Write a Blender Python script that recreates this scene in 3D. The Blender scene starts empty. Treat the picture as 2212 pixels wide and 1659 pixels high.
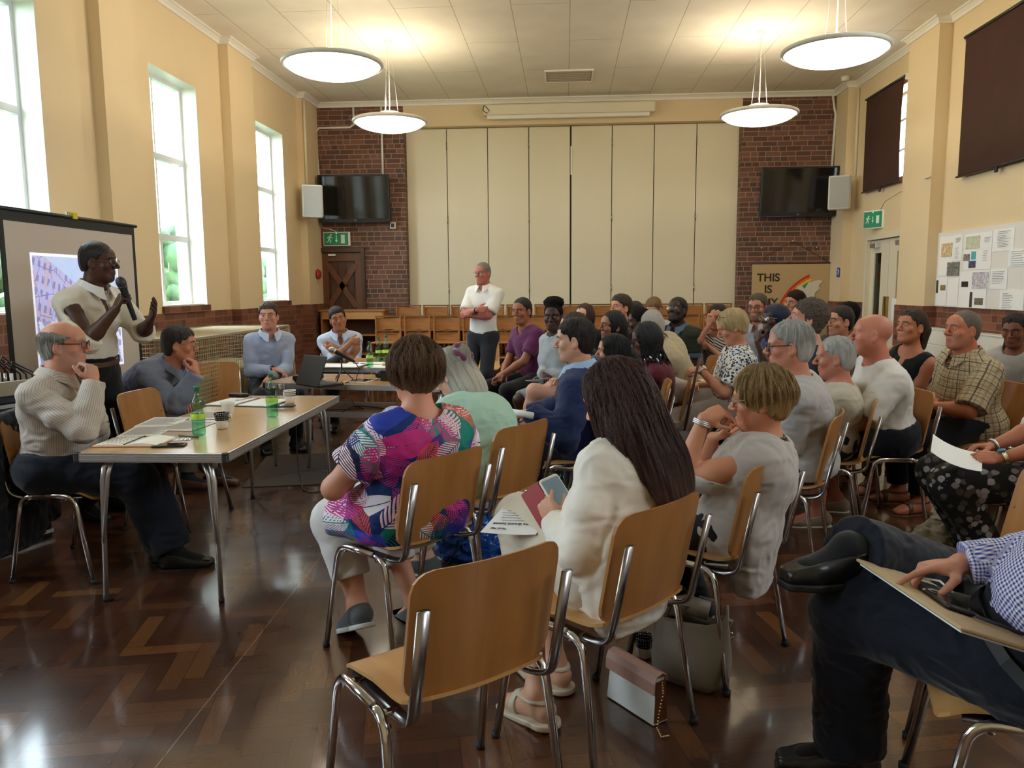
import bpy, math, random
import numpy as np
from mathutils import Vector, Matrix, Quaternion
random.seed(7)
PI = math.pi
SC = bpy.context.scene
COL = SC.collection

# ---------------------------------------------------------------- camera
CAM_H, CAM_P, CAM_Y, CAM_R, CAM_F = 1.438, 0.1237, 0.0684, 0.0075, 1682.6
def make_camera():
    cam = bpy.data.cameras.new('camera'); o = bpy.data.objects.new('camera', cam); COL.objects.link(o)
    s, c = math.sin(CAM_Y), math.cos(CAM_Y); sp, cp = math.sin(CAM_P), math.cos(CAM_P)
    sr, cr = math.sin(CAM_R), math.cos(CAM_R)
    R = Vector((c, s, 0)); F = Vector((-s*cp, c*cp, -sp)); U = Vector((-s*sp, c*sp, cp))
    X = R*cr - U*sr; Y = R*sr + U*cr; Z = -F
    o.matrix_world = Matrix(((X.x, Y.x, Z.x, 0), (X.y, Y.y, Z.y, 0), (X.z, Y.z, Z.z, CAM_H), (0, 0, 0, 1)))
    cam.sensor_width = 36; cam.lens = CAM_F/2212*36; cam.clip_start = 0.05; cam.clip_end = 200
    SC.camera = o
make_camera()

# ---------------------------------------------------------------- colour management, light sampling
vs = SC.view_settings
vs.view_transform = 'Standard'; vs.look = 'None'; vs.gamma = 1.0; vs.use_curve_mapping = False
SC.display_settings.display_device = 'sRGB'
vs.exposure = 0.62
SC.cycles.use_denoising = True
SC.cycles.max_bounces = 7; SC.cycles.diffuse_bounces = 5; SC.cycles.glossy_bounces = 3
SC.cycles.transmission_bounces = 5; SC.cycles.transparent_max_bounces = 12
SC.cycles.caustics_reflective = False; SC.cycles.caustics_refractive = False
SC.cycles.sample_clamp_indirect = 6.0
SC.cycles.use_fast_gi = False

# ---------------------------------------------------------------- sky: a bright overcast summer afternoon
SKY = 11.0
w = bpy.data.worlds.new('World'); SC.world = w; w.use_nodes = True
wn = w.node_tree; wn.nodes.clear()
bg = wn.nodes.new('ShaderNodeBackground'); wo = wn.nodes.new('ShaderNodeOutputWorld')
bg.inputs[0].default_value = (0.80, 0.90, 1.0, 1); bg.inputs[1].default_value = SKY
wn.links.new(bg.outputs[0], wo.inputs[0])

# daylight portals in the window openings (they only guide the sky's light)
WIN_L = [(-0.25, 0.73), (2.35, 3.33), (4.95, 5.93), (7.55, 8.53), (10.16, 11.14)]
WIN_R = [(10.10, 11.30), (7.40, 8.60), (4.70, 5.90), (2.10, 3.30), (-0.5, .7)]
WZ = (1.27, 3.61)
WZR = (2.78, 3.90)
def portal(x, y0, y1, z0, z1, sgn):
    l = bpy.data.lights.new('window_daylight', 'AREA'); l.shape = 'RECTANGLE'; l.size = z1-z0; l.size_y = y1-y0
    l.cycles.is_portal = True; l.energy = 1
    o = bpy.data.objects.new('window_daylight', l); COL.objects.link(o)
    o.location = (x, (y0+y1)/2, (z0+z1)/2); o.rotation_euler = (0, -PI/2*sgn, 0)
for a, b in WIN_L: portal(-4.24, a, b, WZ[0], WZ[1], 1)
for a, b in WIN_R: portal(4.44, a, b, WZR[0], WZR[1], -1)
# ---------------------------------------------------------------- material language
class V:
    def __init__(s, nt, sock): s.nt = nt; s.k = sock
    def _m(s, op, *a, clamp=False):
        n = s.nt.nodes.new('ShaderNodeMath'); n.operation = op; n.use_clamp = clamp
        for i, x in enumerate((s,)+a):
            if isinstance(x, V): s.nt.links.new(x.k, n.inputs[i])
            else: n.inputs[i].default_value = x
        return V(s.nt, n.outputs[0])
    def __add__(s, o): return s._m('ADD', o)
    def __sub__(s, o): return s._m('SUBTRACT', o)
    def __mul__(s, o): return s._m('MULTIPLY', o)
    def __truediv__(s, o): return s._m('DIVIDE', o)
    def __radd__(s, o): return s._m('ADD', o)
    def __rmul__(s, o): return s._m('MULTIPLY', o)
    def __rsub__(s, o): return s._m('MULTIPLY', -1)._m('ADD', o)
    def __neg__(s): return s._m('MULTIPLY', -1)
    def gt(s, o): return s._m('GREATER_THAN', o)
    def lt(s, o): return s._m('LESS_THAN', o)
    def mod(s, o): return s._m('FLOORED_MODULO', o)
    def floor(s): return s._m('FLOOR')
    def fract(s): return s._m('FRACT')
    def abs(s): return s._m('ABSOLUTE')
    def sin(s): return s._m('SINE')
    def cos(s): return s._m('COSINE')
    def sqrt(s): return s._m('SQRT')
    def pow(s, o): return s._m('POWER', o)
    def min(s, o): return s._m('MINIMUM', o)
    def max(s, o): return s._m('MAXIMUM', o)
    def clamp(s): return s._m('ADD', 0.0, clamp=True)
    def atan2(s, o): return s._m('ARCTAN2', o)
    def smooth(s, a, b):
        n = s.nt.nodes.new('ShaderNodeMapRange'); n.interpolation_type = 'SMOOTHSTEP'
        s.nt.links.new(s.k, n.inputs[0]); n.inputs[1].default_value = a; n.inputs[2].default_value = b
        return V(s.nt, n.outputs[0])
    def lin(s, a, b, c=0., d=1.):
        n = s.nt.nodes.new('ShaderNodeMapRange')
        s.nt.links.new(s.k, n.inputs[0])
        for i, x in enumerate((a, b, c, d)): n.inputs[i+1].default_value = x
        return V(s.nt, n.outputs[0])
    def ramp(s, *stops, mode='LINEAR'):
        n = s.nt.nodes.new('ShaderNodeValToRGB'); n.color_ramp.interpolation = mode
        e = n.color_ramp.elements
        while len(e) > 1: e.remove(e[-1])
        e[0].position = stops[0][0]; e[0].color = (*stops[0][1], 1)
        for p, c in stops[1:]:
            q = e.new(p); q.color = (*c, 1)
        s.nt.links.new(s.k, n.inputs[0]); return V(s.nt, n.outputs[0])
    def xyz(s):
        n = s.nt.nodes.new('ShaderNodeSeparateXYZ'); s.nt.links.new(s.k, n.inputs[0])
        return [V(s.nt, o) for o in n.outputs]
class Mat:
    def __init__(s, name):
        s.m = bpy.data.materials.new(name); s.m.use_nodes = True; s.t = s.m.node_tree
        s.b = s.t.nodes['Principled BSDF']
    def new(s, t): return s.t.nodes.new(t)
    def lk(s, sock, v):
        if isinstance(v, V): s.t.links.new(v.k, sock)
        elif isinstance(v, (tuple, list)) and len(v) == 3 and sock.type == 'RGBA': sock.default_value = (*v, 1)
        else: sock.default_value = v
    def obj(s): return V(s.t, s.new('ShaderNodeTexCoord').outputs['Object'])
    def gen(s): return V(s.t, s.new('ShaderNodeTexCoord').outputs['Generated'])
    def pos(s): return V(s.t, s.new('ShaderNodeNewGeometry').outputs['Position'])
    def nrm(s): return V(s.t, s.new('ShaderNodeTexCoord').outputs['Normal'])
    def rnd(s): return V(s.t, s.new('ShaderNodeObjectInfo').outputs['Random'])
    def attr(s, name):
        n = s.new('ShaderNodeAttribute'); n.attribute_name = name; return V(s.t, n.outputs['Color'])
    def vec(s, x, y, z=0.):
        n = s.new('ShaderNodeCombineXYZ')
        for i, v in enumerate((x, y, z)): s.lk(n.inputs[i], v)
        return V(s.t, n.outputs[0])
    def scale(s, v, sc, rot=(0, 0, 0), loc=(0, 0, 0)):
        n = s.new('ShaderNodeMapping'); s.t.links.new(v.k, n.inputs[0])
        n.inputs['Scale'].default_value = sc; n.inputs['Rotation'].default_value = rot; n.inputs['Location'].default_value = loc
        return V(s.t, n.outputs[0])
    def noise(s, v, scale, detail=2., rough=.5, dist=0., col=False):
        n = s.new('ShaderNodeTexNoise'); s.t.links.new(v.k, n.inputs['Vector'])
        n.inputs['Scale'].default_value = scale; n.inputs['Detail'].default_value = detail
        n.inputs['Roughness'].default_value = rough; n.inputs['Distortion'].default_value = dist
        return V(s.t, n.outputs[1 if col else 0])
    def white(s, v):
        n = s.new('ShaderNodeTexWhiteNoise'); s.t.links.new(v.k, n.inputs['Vector'])
        return V(s.t, n.outputs[0]), V(s.t, n.outputs[1])
    def voro(s, v, scale, feature='F1', rnd=1., dim='3D'):
        n = s.new('ShaderNodeTexVoronoi'); n.voronoi_dimensions = dim; n.feature = feature
        s.t.links.new(v.k, n.inputs['Vector'])
        n.inputs['Scale'].default_value = scale; n.inputs['Randomness'].default_value = rnd
        return V(s.t, n.outputs['Distance']), V(s.t, n.outputs['Color']) if feature != 'DISTANCE_TO_EDGE' else None, V(s.t, n.outputs['Position']) if feature != 'DISTANCE_TO_EDGE' else None
    def vop(s, op, a, b):
        n = s.new('ShaderNodeVectorMath'); n.operation = op; s.t.links.new(a.k, n.inputs[0])
        if isinstance(b, V): s.t.links.new(b.k, n.inputs[1])
        else: n.inputs[1].default_value = b
        return V(s.t, n.outputs[0])
    def mix(s, f, a, b, mode='MIX'):
        n = s.new('ShaderNodeMix'); n.data_type = 'RGBA'; n.blend_type = mode
        s.lk(n.inputs['Factor'], f) if not isinstance(f, V) else s.t.links.new(f.k, n.inputs['Factor'])
        s.lk(n.inputs[6], a); s.lk(n.inputs[7], b); return V(s.t, n.outputs[2])
    def bump(s, h, strength=.5, dist=.01):
        n = s.new('ShaderNodeBump'); s.t.links.new(h.k, n.inputs['Height'])
        n.inputs['Strength'].default_value = strength; n.inputs['Distance'].default_value = dist
        s.t.links.new(n.outputs[0], s.b.inputs['Normal']); return s
    def set(s, **kw):
        names = dict(c='Base Color', r='Roughness', metal='Metallic', spec='Specular IOR Level', coat='Coat Weight', cr='Coat Roughness',
                     sheen='Sheen Weight', shr='Sheen Roughness', tr='Transmission Weight', ior='IOR', alpha='Alpha', sss='Subsurface Weight', e='Emission Color', es='Emission Strength')
        for k, v in kw.items(): s.lk(s.b.inputs[names[k]], v)
        return s
def plain(name, c, r=.5, **kw):
    return Mat(name).set(c=c, r=r, **kw).m
def hexc(h):
    v = [int(h[i:i+2], 16)/255 for i in (0, 2, 4)]
    return tuple(x/12.92 if x <= .04045 else ((x+.055)/1.055)**2.4 for x in v)

# ---------------------------------------------------------------- mesh builder: collects shapes into ONE mesh object
class MB:
    def __init__(s): s.v = []; s.f = []; s.sm = []; s.mi = []; s.cur = 0
    def add(s, vs, fs, smooth=False):
        o = len(s.v); s.v += [tuple(map(float, p)) for p in vs]
        s.f += [tuple(i+o for i in f) for f in fs]; s.sm += [smooth]*len(fs); s.mi += [s.cur]*len(fs); return s
    def box(s, x0, x1, y0, y1, z0, z1, M=None):
        p = [(x, y, z) for x in (x0, x1) for y in (y0, y1) for z in (z0, z1)]
        if M is not None: p = [M @ Vector(q) for q in p]
        return s.add(p, [(0, 1, 3, 2), (4, 6, 7, 5), (0, 4, 5, 1), (2, 3, 7, 6), (0, 2, 6, 4), (1, 5, 7, 3)])
    def rbox(s, x0, x1, y0, y1, z0, z1, r=.01, M=None, n=3):
        """box with rounded vertical edges and a small top/bottom chamfer"""
        r = min(r, (x1-x0)/2.01, (y1-y0)/2.01); c = min(r*.4, (z1-z0)/3)
        def ring(z, ins):
            out = []
            for cx, cy, a0 in ((x1-r, y1-r, 0), (x0+r, y1-r, 90), (x0+r, y0+r, 180), (x1-r, y0+r, 270)):
                for k in range(n+1):
                    a = math.radians(a0+90*k/n); rr = max(r-ins, .0001)
                    out.append((cx+rr*math.cos(a), cy+rr*math.sin(a), z))
            return out
        rings = [ring(z0, c), ring(z0+c, 0), ring(z1-c, 0), ring(z1, c)]
        return s.loft(rings, M=M, caps=True)
    def loft(s, rings, closed=True, caps=True, M=None, smooth=False):
        n = len(rings[0]); vs = [p for r in rings for p in r]; fs = []
        for i in range(len(rings)-1):
            for j in range(n if closed else n-1):
                a, b = i*n+j, i*n+(j+1) % n; fs.append((a, b, b+n, a+n))
        if caps: fs.append(tuple(range(n))[::-1]); fs.append(tuple(range((len(rings)-1)*n, len(rings)*n)))
        if M is not None: vs = [M @ Vector(q) for q in vs]
        return s.add(vs, fs, smooth)
    def tube(s, pts, r, n=10, caps=True, flat=1., up=None, smooth=True, closed=False):
        """tube along points; flat<1 squashes the section along the frame normal"""
        P = [Vector(p) for p in pts]; m = len(P); rad = r if isinstance(r, (list, tuple)) else [r]*m
        rings = []; prev = None
        for i in range(m):
            if closed: t = (P[(i+1) % m]-P[i-1])
            else: t = (P[min(i+1, m-1)]-P[max(i-1, 0)])
            t.normalize()
            if up is not None: a = Vector(up)
            elif prev is None: a = Vector((0, 0, 1)) if abs(t.z) < .9 else Vector((1, 0, 0))
            else: a = prev
            a = (a - t*a.dot(t)); 
            if a.length < 1e-6: a = t.orthogonal()
            a.normalize(); b = t.cross(a); prev = a
            rings.append([P[i]+(a*math.cos(2*PI*k/n)*flat+b*math.sin(2*PI*k/n))*rad[i] for k in range(n)])
        if closed: rings.append(rings[0]); caps = False
        return s.loft(rings, caps=caps, smooth=smooth)
    def lathe(s, prof, c=(0, 0, 0), n=24, smooth=True, M=None, caps=True):
        rings = [[(c[0]+r*math.cos(2*PI*k/n), c[1]+r*math.sin(2*PI*k/n), c[2]+z) for k in range(n)] for r, z in prof]
        return s.loft(rings, caps=caps, smooth=smooth, M=M)
    def ball(s, c, r, n=12, M=None, sc=(1, 1, 1)):
        pr = [(max(math.sin(PI*i/n), .001), -math.cos(PI*i/n)) for i in range(n+1)]
        rings = [[(c[0]+r*sc[0]*q*math.cos(2*PI*k/(2*n)), c[1]+r*sc[1]*q*math.sin(2*PI*k/(2*n)), c[2]+r*sc[2]*z) for k in range(2*n)] for q, z in pr]
        return s.loft(rings, smooth=True, M=M)
    def prism(s, poly, z0, z1, M=None):
        n = len(poly); vs = [(x, y, z0) for x, y in poly]+[(x, y, z1) for x, y in poly]
        fs = [tuple(range(n))[::-1], tuple(range(n, 2*n))]+[(i, (i+1) % n, (i+1) % n+n, i+n) for i in range(n)]
        if M is not None: vs = [M @ Vector(q) for q in vs]
        return s.add(vs, fs)
    def build(s, name, mat=None, parent=None, loc=None, kind=None):
        me = bpy.data.meshes.new(name); me.from_pydata(s.v, [], s.f); me.update()
        me.polygons.foreach_set('use_smooth', s.sm)
        mats = mat if isinstance(mat, (list, tuple)) else [mat]
        for m in mats:
            if m: me.materials.append(m)
        if len(mats) > 1: me.polygons.foreach_set('material_index', s.mi)
        o = bpy.data.objects.new(name, me); COL.objects.link(o)
        if parent is not None: o.parent = parent
        if loc is not None: o.location = loc
        if kind: o['kind'] = kind
        return o
def tag(o, label, cat, group=None, kind=None):
    if label: o['label'] = label
    if cat: o['category'] = cat
    if group: o['group'] = group
    if kind: o['kind'] = kind
    return o
def thing(name, label, cat, loc=(0, 0, 0), rz=0., group=None):
    o = bpy.data.objects.new(name, None); o.empty_display_size = .1; COL.objects.link(o)
    o.location = loc; o.rotation_euler = (0, 0, rz); return tag(o, label, cat, group)
def dup(root, loc, rz, label, group=None):
    def cp(o, par):
        c = o.copy(); COL.objects.link(c); c.parent = par
        for ch in [x for x in o.children]: cp(ch, c)
        return c
    r = cp(root, None); r.location = loc; r.rotation_euler = (0, 0, rz); r['label'] = label
    if group: r['group'] = group
    return r
def struct(mb, name, mat):
    return mb.build(name, mat, kind='structure')
def text_mesh(name, body, size, mat, M, parent, align='CENTER', ext=.0006, bold=0.):
    cu = bpy.data.curves.new(name, 'FONT'); cu.body = body; cu.size = size; cu.align_x = align; cu.align_y = 'CENTER'
    cu.extrude = ext; cu.offset = bold
    o = bpy.data.objects.new(name, cu); COL.objects.link(o)
    bpy.context.view_layer.update()
    me = bpy.data.meshes.new_from_object(o.evaluated_get(bpy.context.evaluated_depsgraph_get()))
    bpy.data.objects.remove(o); me.name = name
    me.transform(M); me.materials.clear(); me.materials.append(mat)
    n = bpy.data.objects.new(name, me); COL.objects.link(n); n.parent = parent; return n
def T(x=0, y=0, z=0, rx=0, ry=0, rz=0):
    return Matrix.Translation((x, y, z)) @ Matrix.Rotation(rz, 4, 'Z') @ Matrix.Rotation(ry, 4, 'Y') @ Matrix.Rotation(rx, 4, 'X')
# ---------------------------------------------------------------- materials of the room
def m_plaster(name, col, bump=.15):
    m = Mat(name); p = m.pos(); n = m.noise(p, 1.2, 3); f = m.noise(p, 60, 3)
    m.set(c=m.mix(n.lin(.3, .7), tuple(x*.95 for x in col), col), r=.62); m.bump(f, bump, .004); return m.m
WALL = m_plaster('cream_wall_paint', hexc('e2cda6'))
CEIL = None
def m_ceiling():
    m = Mat('ceiling_boards'); x, y, z = m.pos().xyz()
    u = (x + .56 + 12.2)/.61; i = u.floor(); fu = u.fract()
    v = (y + 1.35)/2.44 + (i.mod(2.)*.5); fv = v.fract()
    strong = i.mod(2.).lin(0, 1, 1, .45)
    gu = (fu.min(1-fu)*.61).lt(.0045)*m.vec(0, 0, 0).xyz()[0].lin(-1, 1, 1, 1)
    gv = (fv.min(1-fv)*2.44).lt(.004)
    g = (gu*strong).max(gv*.8)
    n = m.noise(m.pos(), 2.5, 3); fib = m.noise(m.scale(m.pos(), (90, 8, 1)), 3, 2)
    base = m.mix(n.lin(.3, .7), hexc('e0d8c8'), hexc('e9e2d4'))
    m.set(c=m.mix(g, base, hexc('9a8f7e')), r=.8); m.bump(fib - g*1.5, .25, .004); return m.m
CEIL = m_ceiling()
def m_brick(name, axis, cols=('75503f', '624437', '805a49', '58423a'), mortar='9c8372'):
    """red brick in stretcher bond; axis = the horizontal world axis along the wall"""
    m = Mat(name); x, y, z = m.pos().xyz(); h = x if axis == 'x' else y
    H, W, J = .075, .225, .010
    row = (z/H).floor(); u = h/W + row.mod(2.)*.5 + (row.mod(5.)*.13); cu = u.floor(); fu = u.fract(); fv = (z/H).fract()
    r, c = m.white(m.vec(cu, row, 3.))
    half = r.gt(.62)*((fu*2.).fract()*W*.5).lt(J)
    jo = ((fu*W).lt(J)).max((fv*H).lt(J)).max(half)
    r2, _ = m.white(m.vec((u*2.).floor(), row, 9.))
    sel = r.gt(.62)*(r2-r)+r
    bc = sel.ramp(*[(k/4, hexc(cc)) for k, cc in enumerate(cols)], mode='CONSTANT')
    n = m.noise(m.pos(), 40, 4, .7)
    bc = m.mix(n.lin(.3, .8, 0, .35), bc, hexc('3c2420'))
    m.set(c=m.mix(jo, bc, hexc(mortar)), r=.75); m.bump((1-jo)*1. + n*.3, .5, .006); return m.m
BRICK_X = m_brick('brick_facing', 'x'); BRICK_Y = m_brick('brick_side', 'y')
DADO_X = m_brick('brown_brick_facing', 'x', ('7c4a34', '6e402e', '88553e', '603828'), '84604e')
DADO_Y = m_brick('brown_brick_side', 'y', ('7c4a34', '6e402e', '88553e', '603828'), '84604e')
def m_floor():
    m = Mat('parquet_floor'); p = m.scale(m.pos(), (1, 1, 1), rot=(0, 0, math.radians(-12)))
    x, y, z = p.xyz(); W = .076
    gx = x/W + 400; gy = y/W + 400; i = gx.floor(); j = gy.floor(); fx = gx.fract(); fy = gy.fract()
    k = (i-j).mod(8.); hz = k.lt(4.)
    # horizontal block id = (i-k, j); vertical block id = (i, j-(7-k))
    ida = hz*(i-k) + (1-hz)*i; idb = hz*j + (1-hz)*(j-7+k)
    r, c = m.white(m.vec(ida, idb, hz)); r2, _ = m.white(m.vec(idb, ida, 5.))
    ln = hz*(k+fx) + (1-hz)*((7-k)+fy); ac = hz*fy + (1-hz)*fx
    e = (ln.min(4-ln)).min(ac.min(1-ac))
    gap = e.lt(.025)
    grain = m.noise(m.vec(ln*.8 + r*40., ac*7. + r2*30., r*20), 1.6, 5, .65, .6)
    col = r.ramp((0, hexc('3d2012')), (.3, hexc('56301a')), (.55, hexc('4a2918')), (.75, hexc('6a3f22')), (.92, hexc('744626')), (1, hexc('85542a')))
    col = m.mix(grain.lin(.3, .75, 0, .6), col, hexc('2e180e'))
    big = m.noise(m.pos(), .9, 3); col = m.mix(big.lin(.35, .7, 0, .35), col, hexc('3a2417'))
    wx, wy, wz_ = m.pos().xyz(); ck = ((wx+1.238)+(wy-2.122)*.042+(m.noise(m.pos(), 3., 2)-.5)*.006).abs().lt(.0016)
    col = m.mix(ck*.8, col, hexc('a08a6c'))
    sc = m.noise(m.pos(), 35, 4, .7); sm = m.noise(m.pos(), 3.5, 3)
    m.set(c=m.mix(gap*.7, col, hexc('120a06')), r=(sm.lin(.35, .65, .22, .36) + grain*.08), spec=.5, coat=.85, cr=.11)
    h = grain*.25 + sc*.30 + sm*1.2 + (r-.5)*ln*.9 + (r2-.5)*ac*.8 - gap*.8
    m.bump(h, .34, .0035); return m.m
FLOOR = m_floor()
def m_wood(name, a, b, axis='z', scale=1., rough=.35, contrast=1., coat=0.):
    m = Mat(name); p = m.obj(); s = {'x': (1.2, 22, 22), 'y': (22, 1.2, 22), 'z': (22, 22, 1.2)}[axis]
    q = m.scale(p, tuple(k*scale for k in s)); n = m.noise(q, 1., 5, .6, .4); n2 = m.noise(p, 3, 2)
    f = (n.lin(.3, .7)*contrast*.8 + n2*.25).clamp()
    m.set(c=m.mix(f, hexc(a), hexc(b)), r=rough, coat=coat, cr=.2); m.bump(n, .05, .002); return m.m
PLY = m_wood('shaded_beech_plywood', 'ba844c', 'a06a36', 'z', .5, .34, 1., .15)  # backrest veneer; shade on the chair backs is put into its colour
PLY_LIGHT = m_wood('pale_beech_plywood', 'd2a468', 'bd8a50', 'y', .5, .30, 1., .25)
OAK = m_wood('chapel_chair_wood', 'b07a40', '8f5c2c', 'x', 1., .5)
DOORWOOD = m_wood('dark_door_wood', '5a3624', '3e2418', 'z', 1., .45)
DOORWOOD2 = m_wood('door_brace_wood', '7a4c2e', '5e3922', 'z', 1., .45)
TABLETOP = m_wood('table_top_laminate', 'c79c68', 'b98c58', 'y', .4, .22, .6, .3)
LOWTOP = m_wood('low_table_top', 'ab7848', '96663a', 'x', .4, .35, .6)
CHROME = plain('chrome', (.72, .72, .74), .13, metal=1.)
CHROME_DK = plain('worn_chrome', (.36, .35, .36), .24, metal=1.)
ALU = plain('brushed_aluminium', (.72, .73, .75), .32, metal=.9)
BLACK = plain('black_plastic', (.012, .012, .013), .38)
RUBBER = plain('black_rubber', (.02, .02, .02), .7)
WHITE = plain('white_gloss_paint', hexc('e9e6dc'), .35)
WFRAME = plain('white_window_frame', hexc('d9dcdc'), .3)
CREAMP = plain('cream_gloss_paint', hexc('e0d8c0'), .4)
PANEL = None
def m_panel():
    m = Mat('partition_panel'); n = m.noise(m.scale(m.pos(), (1, 1, .25)), 1.3, 2)
    m.set(c=m.mix(n, hexc('ddd3b6'), hexc('e6dec6')), r=.5); m.bump(m.noise(m.pos(), 120, 2), .06, .002); return m.m
PANEL = m_panel()
BROWNBLIND = None
def m_blind():
    m = Mat('brown_blind_fabric'); x, y, z = m.pos().xyz(); wv = (z*1400.).sin()*.5+(y*1400.).sin()*.5
    m.set(c=m.mix(m.noise(m.pos(), 4, 2), hexc('3a2118'), hexc('472a1e')), r=.85)
    t = m.new('ShaderNodeBsdfTranslucent'); t.inputs[0].default_value = (.16, .04, .02, 1)
    mx = m.new('ShaderNodeMixShader'); mx.inputs[0].default_value = .12
    m.t.links.new(m.b.outputs[0], mx.inputs[1]); m.t.links.new(t.outputs[0], mx.inputs[2])
    m.t.links.new(mx.outputs[0], m.t.nodes['Material Output'].inputs[0]); return m.m
BROWNBLIND = m_blind()
def m_glass(name, tint=(.93, .97, .97), refl=.08):
    m = bpy.data.materials.new(name); m.use_nodes = True; t = m.node_tree; t.nodes.remove(t.nodes['Principled BSDF'])
    a = t.nodes.new('ShaderNodeBsdfTransparent'); a.inputs[0].default_value = (*tint, 1)
    g = t.nodes.new('ShaderNodeBsdfGlossy'); g.inputs['Roughness'].default_value = .03
    mx = t.nodes.new('ShaderNodeMixShader'); f = t.nodes.new('ShaderNodeLayerWeight'); f.inputs[0].default_value = .5
    p = t.nodes.new('ShaderNodeMath'); p.operation = 'POWER'; p.inputs[1].default_value = 5; t.links.new(f.outputs['Facing'], p.inputs[0])
    q = t.nodes.new('ShaderNodeMath'); q.operation = 'MULTIPLY_ADD'; q.inputs[1].default_value = .55; q.inputs[2].default_value = refl*.5; t.links.new(p.outputs[0], q.inputs[0])
    t.links.new(q.outputs[0], mx.inputs[0])
    t.links.new(a.outputs[0], mx.inputs[1]); t.links.new(g.outputs[0], mx.inputs[2])
    t.links.new(mx.outputs[0], t.nodes['Material Output'].inputs[0]); return m
GLASS = m_glass('window_glass')
SCREENOFF = plain('tv_glass', (.006, .006, .008), .07, spec=.6)
PAPER = plain('white_paper', hexc('eeeeec'), .7)
GREEN = plain('exit_green', hexc('0b8a5a'), .35)
SIGNW = plain('sign_white', hexc('dff3e8'), .4)
# ================================================================ THE ROOM
XL, XR, YB, YF, ZC = -4.0, 4.2, 12.58, -2.6, 4.32
YP = 12.42          # face of the brick piers; the folding partition is set back at YB
struct(MB().box(XL-.35, XR+.35, YF, YB+.35, -.2, 0), 'floor', FLOOR)
struct(MB().box(XL-.35, XR+.35, YF, YB+.35, ZC, ZC+.15), 'ceiling', CEIL)
def long_wall(x_in, x_out, wins, z0, z1, holes=()):
    b = MB(); a, c = min(x_in, x_out), max(x_in, x_out); y = YF
    for w0, w1 in sorted(wins):
        b.box(a, c, y, w0, 0, ZC); b.box(a, c, w0, w1, 0, z0); b.box(a, c, w0, w1, z1, ZC); y = w1
    b.box(a, c, y, YB+.3, 0, ZC); return b
PIL_L = [(1.35, 2.05), (3.95, 4.65), (6.60, 7.15), (9.16, 9.86), (11.76, 12.58)]
b = long_wall(XL, XL-.32, WIN_L, *WZ)
for p0, p1 in PIL_L: b.box(XL, XL+.11, p0, p1, 1.2, ZC)
struct(b, 'wall_left', WALL)
# right wall has the double door below its far window
DY0, DY1, DZ = 10.02, 11.24, 2.06
b = MB(); y = YF
for w0, w1 in sorted(WIN_R):
    b.box(XR, XR+.32, y, w0, 0, ZC)
    if w0 == 10.10:
        b.box(XR, XR+.32, w0, DY1+.06, DZ, WZR[0]); b.box(XR, XR+.32, DY1+.06, w1, 0, WZR[0])
    else: b.box(XR, XR+.32, w0, w1, 0, WZR[0])
    b.box(XR, XR+.32, w0, w1, WZR[1], ZC); y = w1
b.box(XR, XR+.32, y, YB+.3, 0, ZC)
PIL_R = [(11.92, 12.58), (9.17, 9.92), (6.5, 7.2), (3.9, 4.6)]
for p0, p1 in PIL_R: b.box(XR-.14, XR, p0, p1, 1.19 if p0 < 11 else 0, ZC)
struct(b, 'wall_right', WALL)
struct(MB().box(XL-.3, XR+.3, YF-.2, YF, 0, ZC), 'wall_front', WALL)
# back wall: two brick piers, the beam above the partition, the partition itself
BXL, BXR = -2.52, 2.68
struct(MB().box(XL, BXL, YP, YB+.2, DZ+.02, ZC).box(-3.19, BXL, YP, YB+.2, 0, DZ+.02).box(XL, -3.96, YP, YB+.2, 0, DZ+.02).box(-3.96, -3.19, YP+.14, YB+.2, 0, DZ+.02)
       .box(BXR, XR, YP, YB+.2, 0, ZC), 'wall_back', BRICK_X)
struct(MB().box(BXL-.001, BXL+.004, YP+.002, YB, 0, 3.93).box(BXR-.004, BXR+.001, YP+.002, YB, 0, 3.93), 'trim_7', BRICK_Y)
struct(MB().box(BXL, BXR, YP, YB+.2, 3.93, ZC), 'trim_1', WALL)
struct(MB().box(BXL-.2, BXR+.2, YB+.12, YB+.3, 0, 4.0), 'wall_stage', plain('dark_stage', (.03, .025, .02), .8))
# folding partition: each leaf is a door panel of its own
N = 8; lw = (BXR-BXL)/N
pt = thing('folding_partition', 'tall cream folding partition between the two brick piers at the back', 'partition', ((BXL+BXR)/2, YB, 0))
for i in range(N):
    x0 = BXL+i*lw-(BXL+BXR)/2; g = .006
    gr = .014 if i == 4 else 0
    MB().rbox(x0+g+gr, x0+lw-g, 0, .05, .02, 3.92, .004).build('panel', PANEL, pt)
for i in range(1, N):
    x = BXL+i*lw-(BXL+BXR)/2
    if i in (1, 3, 5, 7):
        for z in (.5, 1.35, 2.45, 3.6):
            MB().tube([(x, -.006, z), (x, -.006, z+.12)], .008, 6).build('hinge', CHROME_DK, pt)
MB().box(-.012+.01, .012+.014, .03, .09, .02, 3.92).build('gap_seal', BLACK, pt)
MB().rbox(.003, .03, -.012, .0, 3.18, 3.62, .003).build('bolt_plate', WHITE, pt)
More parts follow.
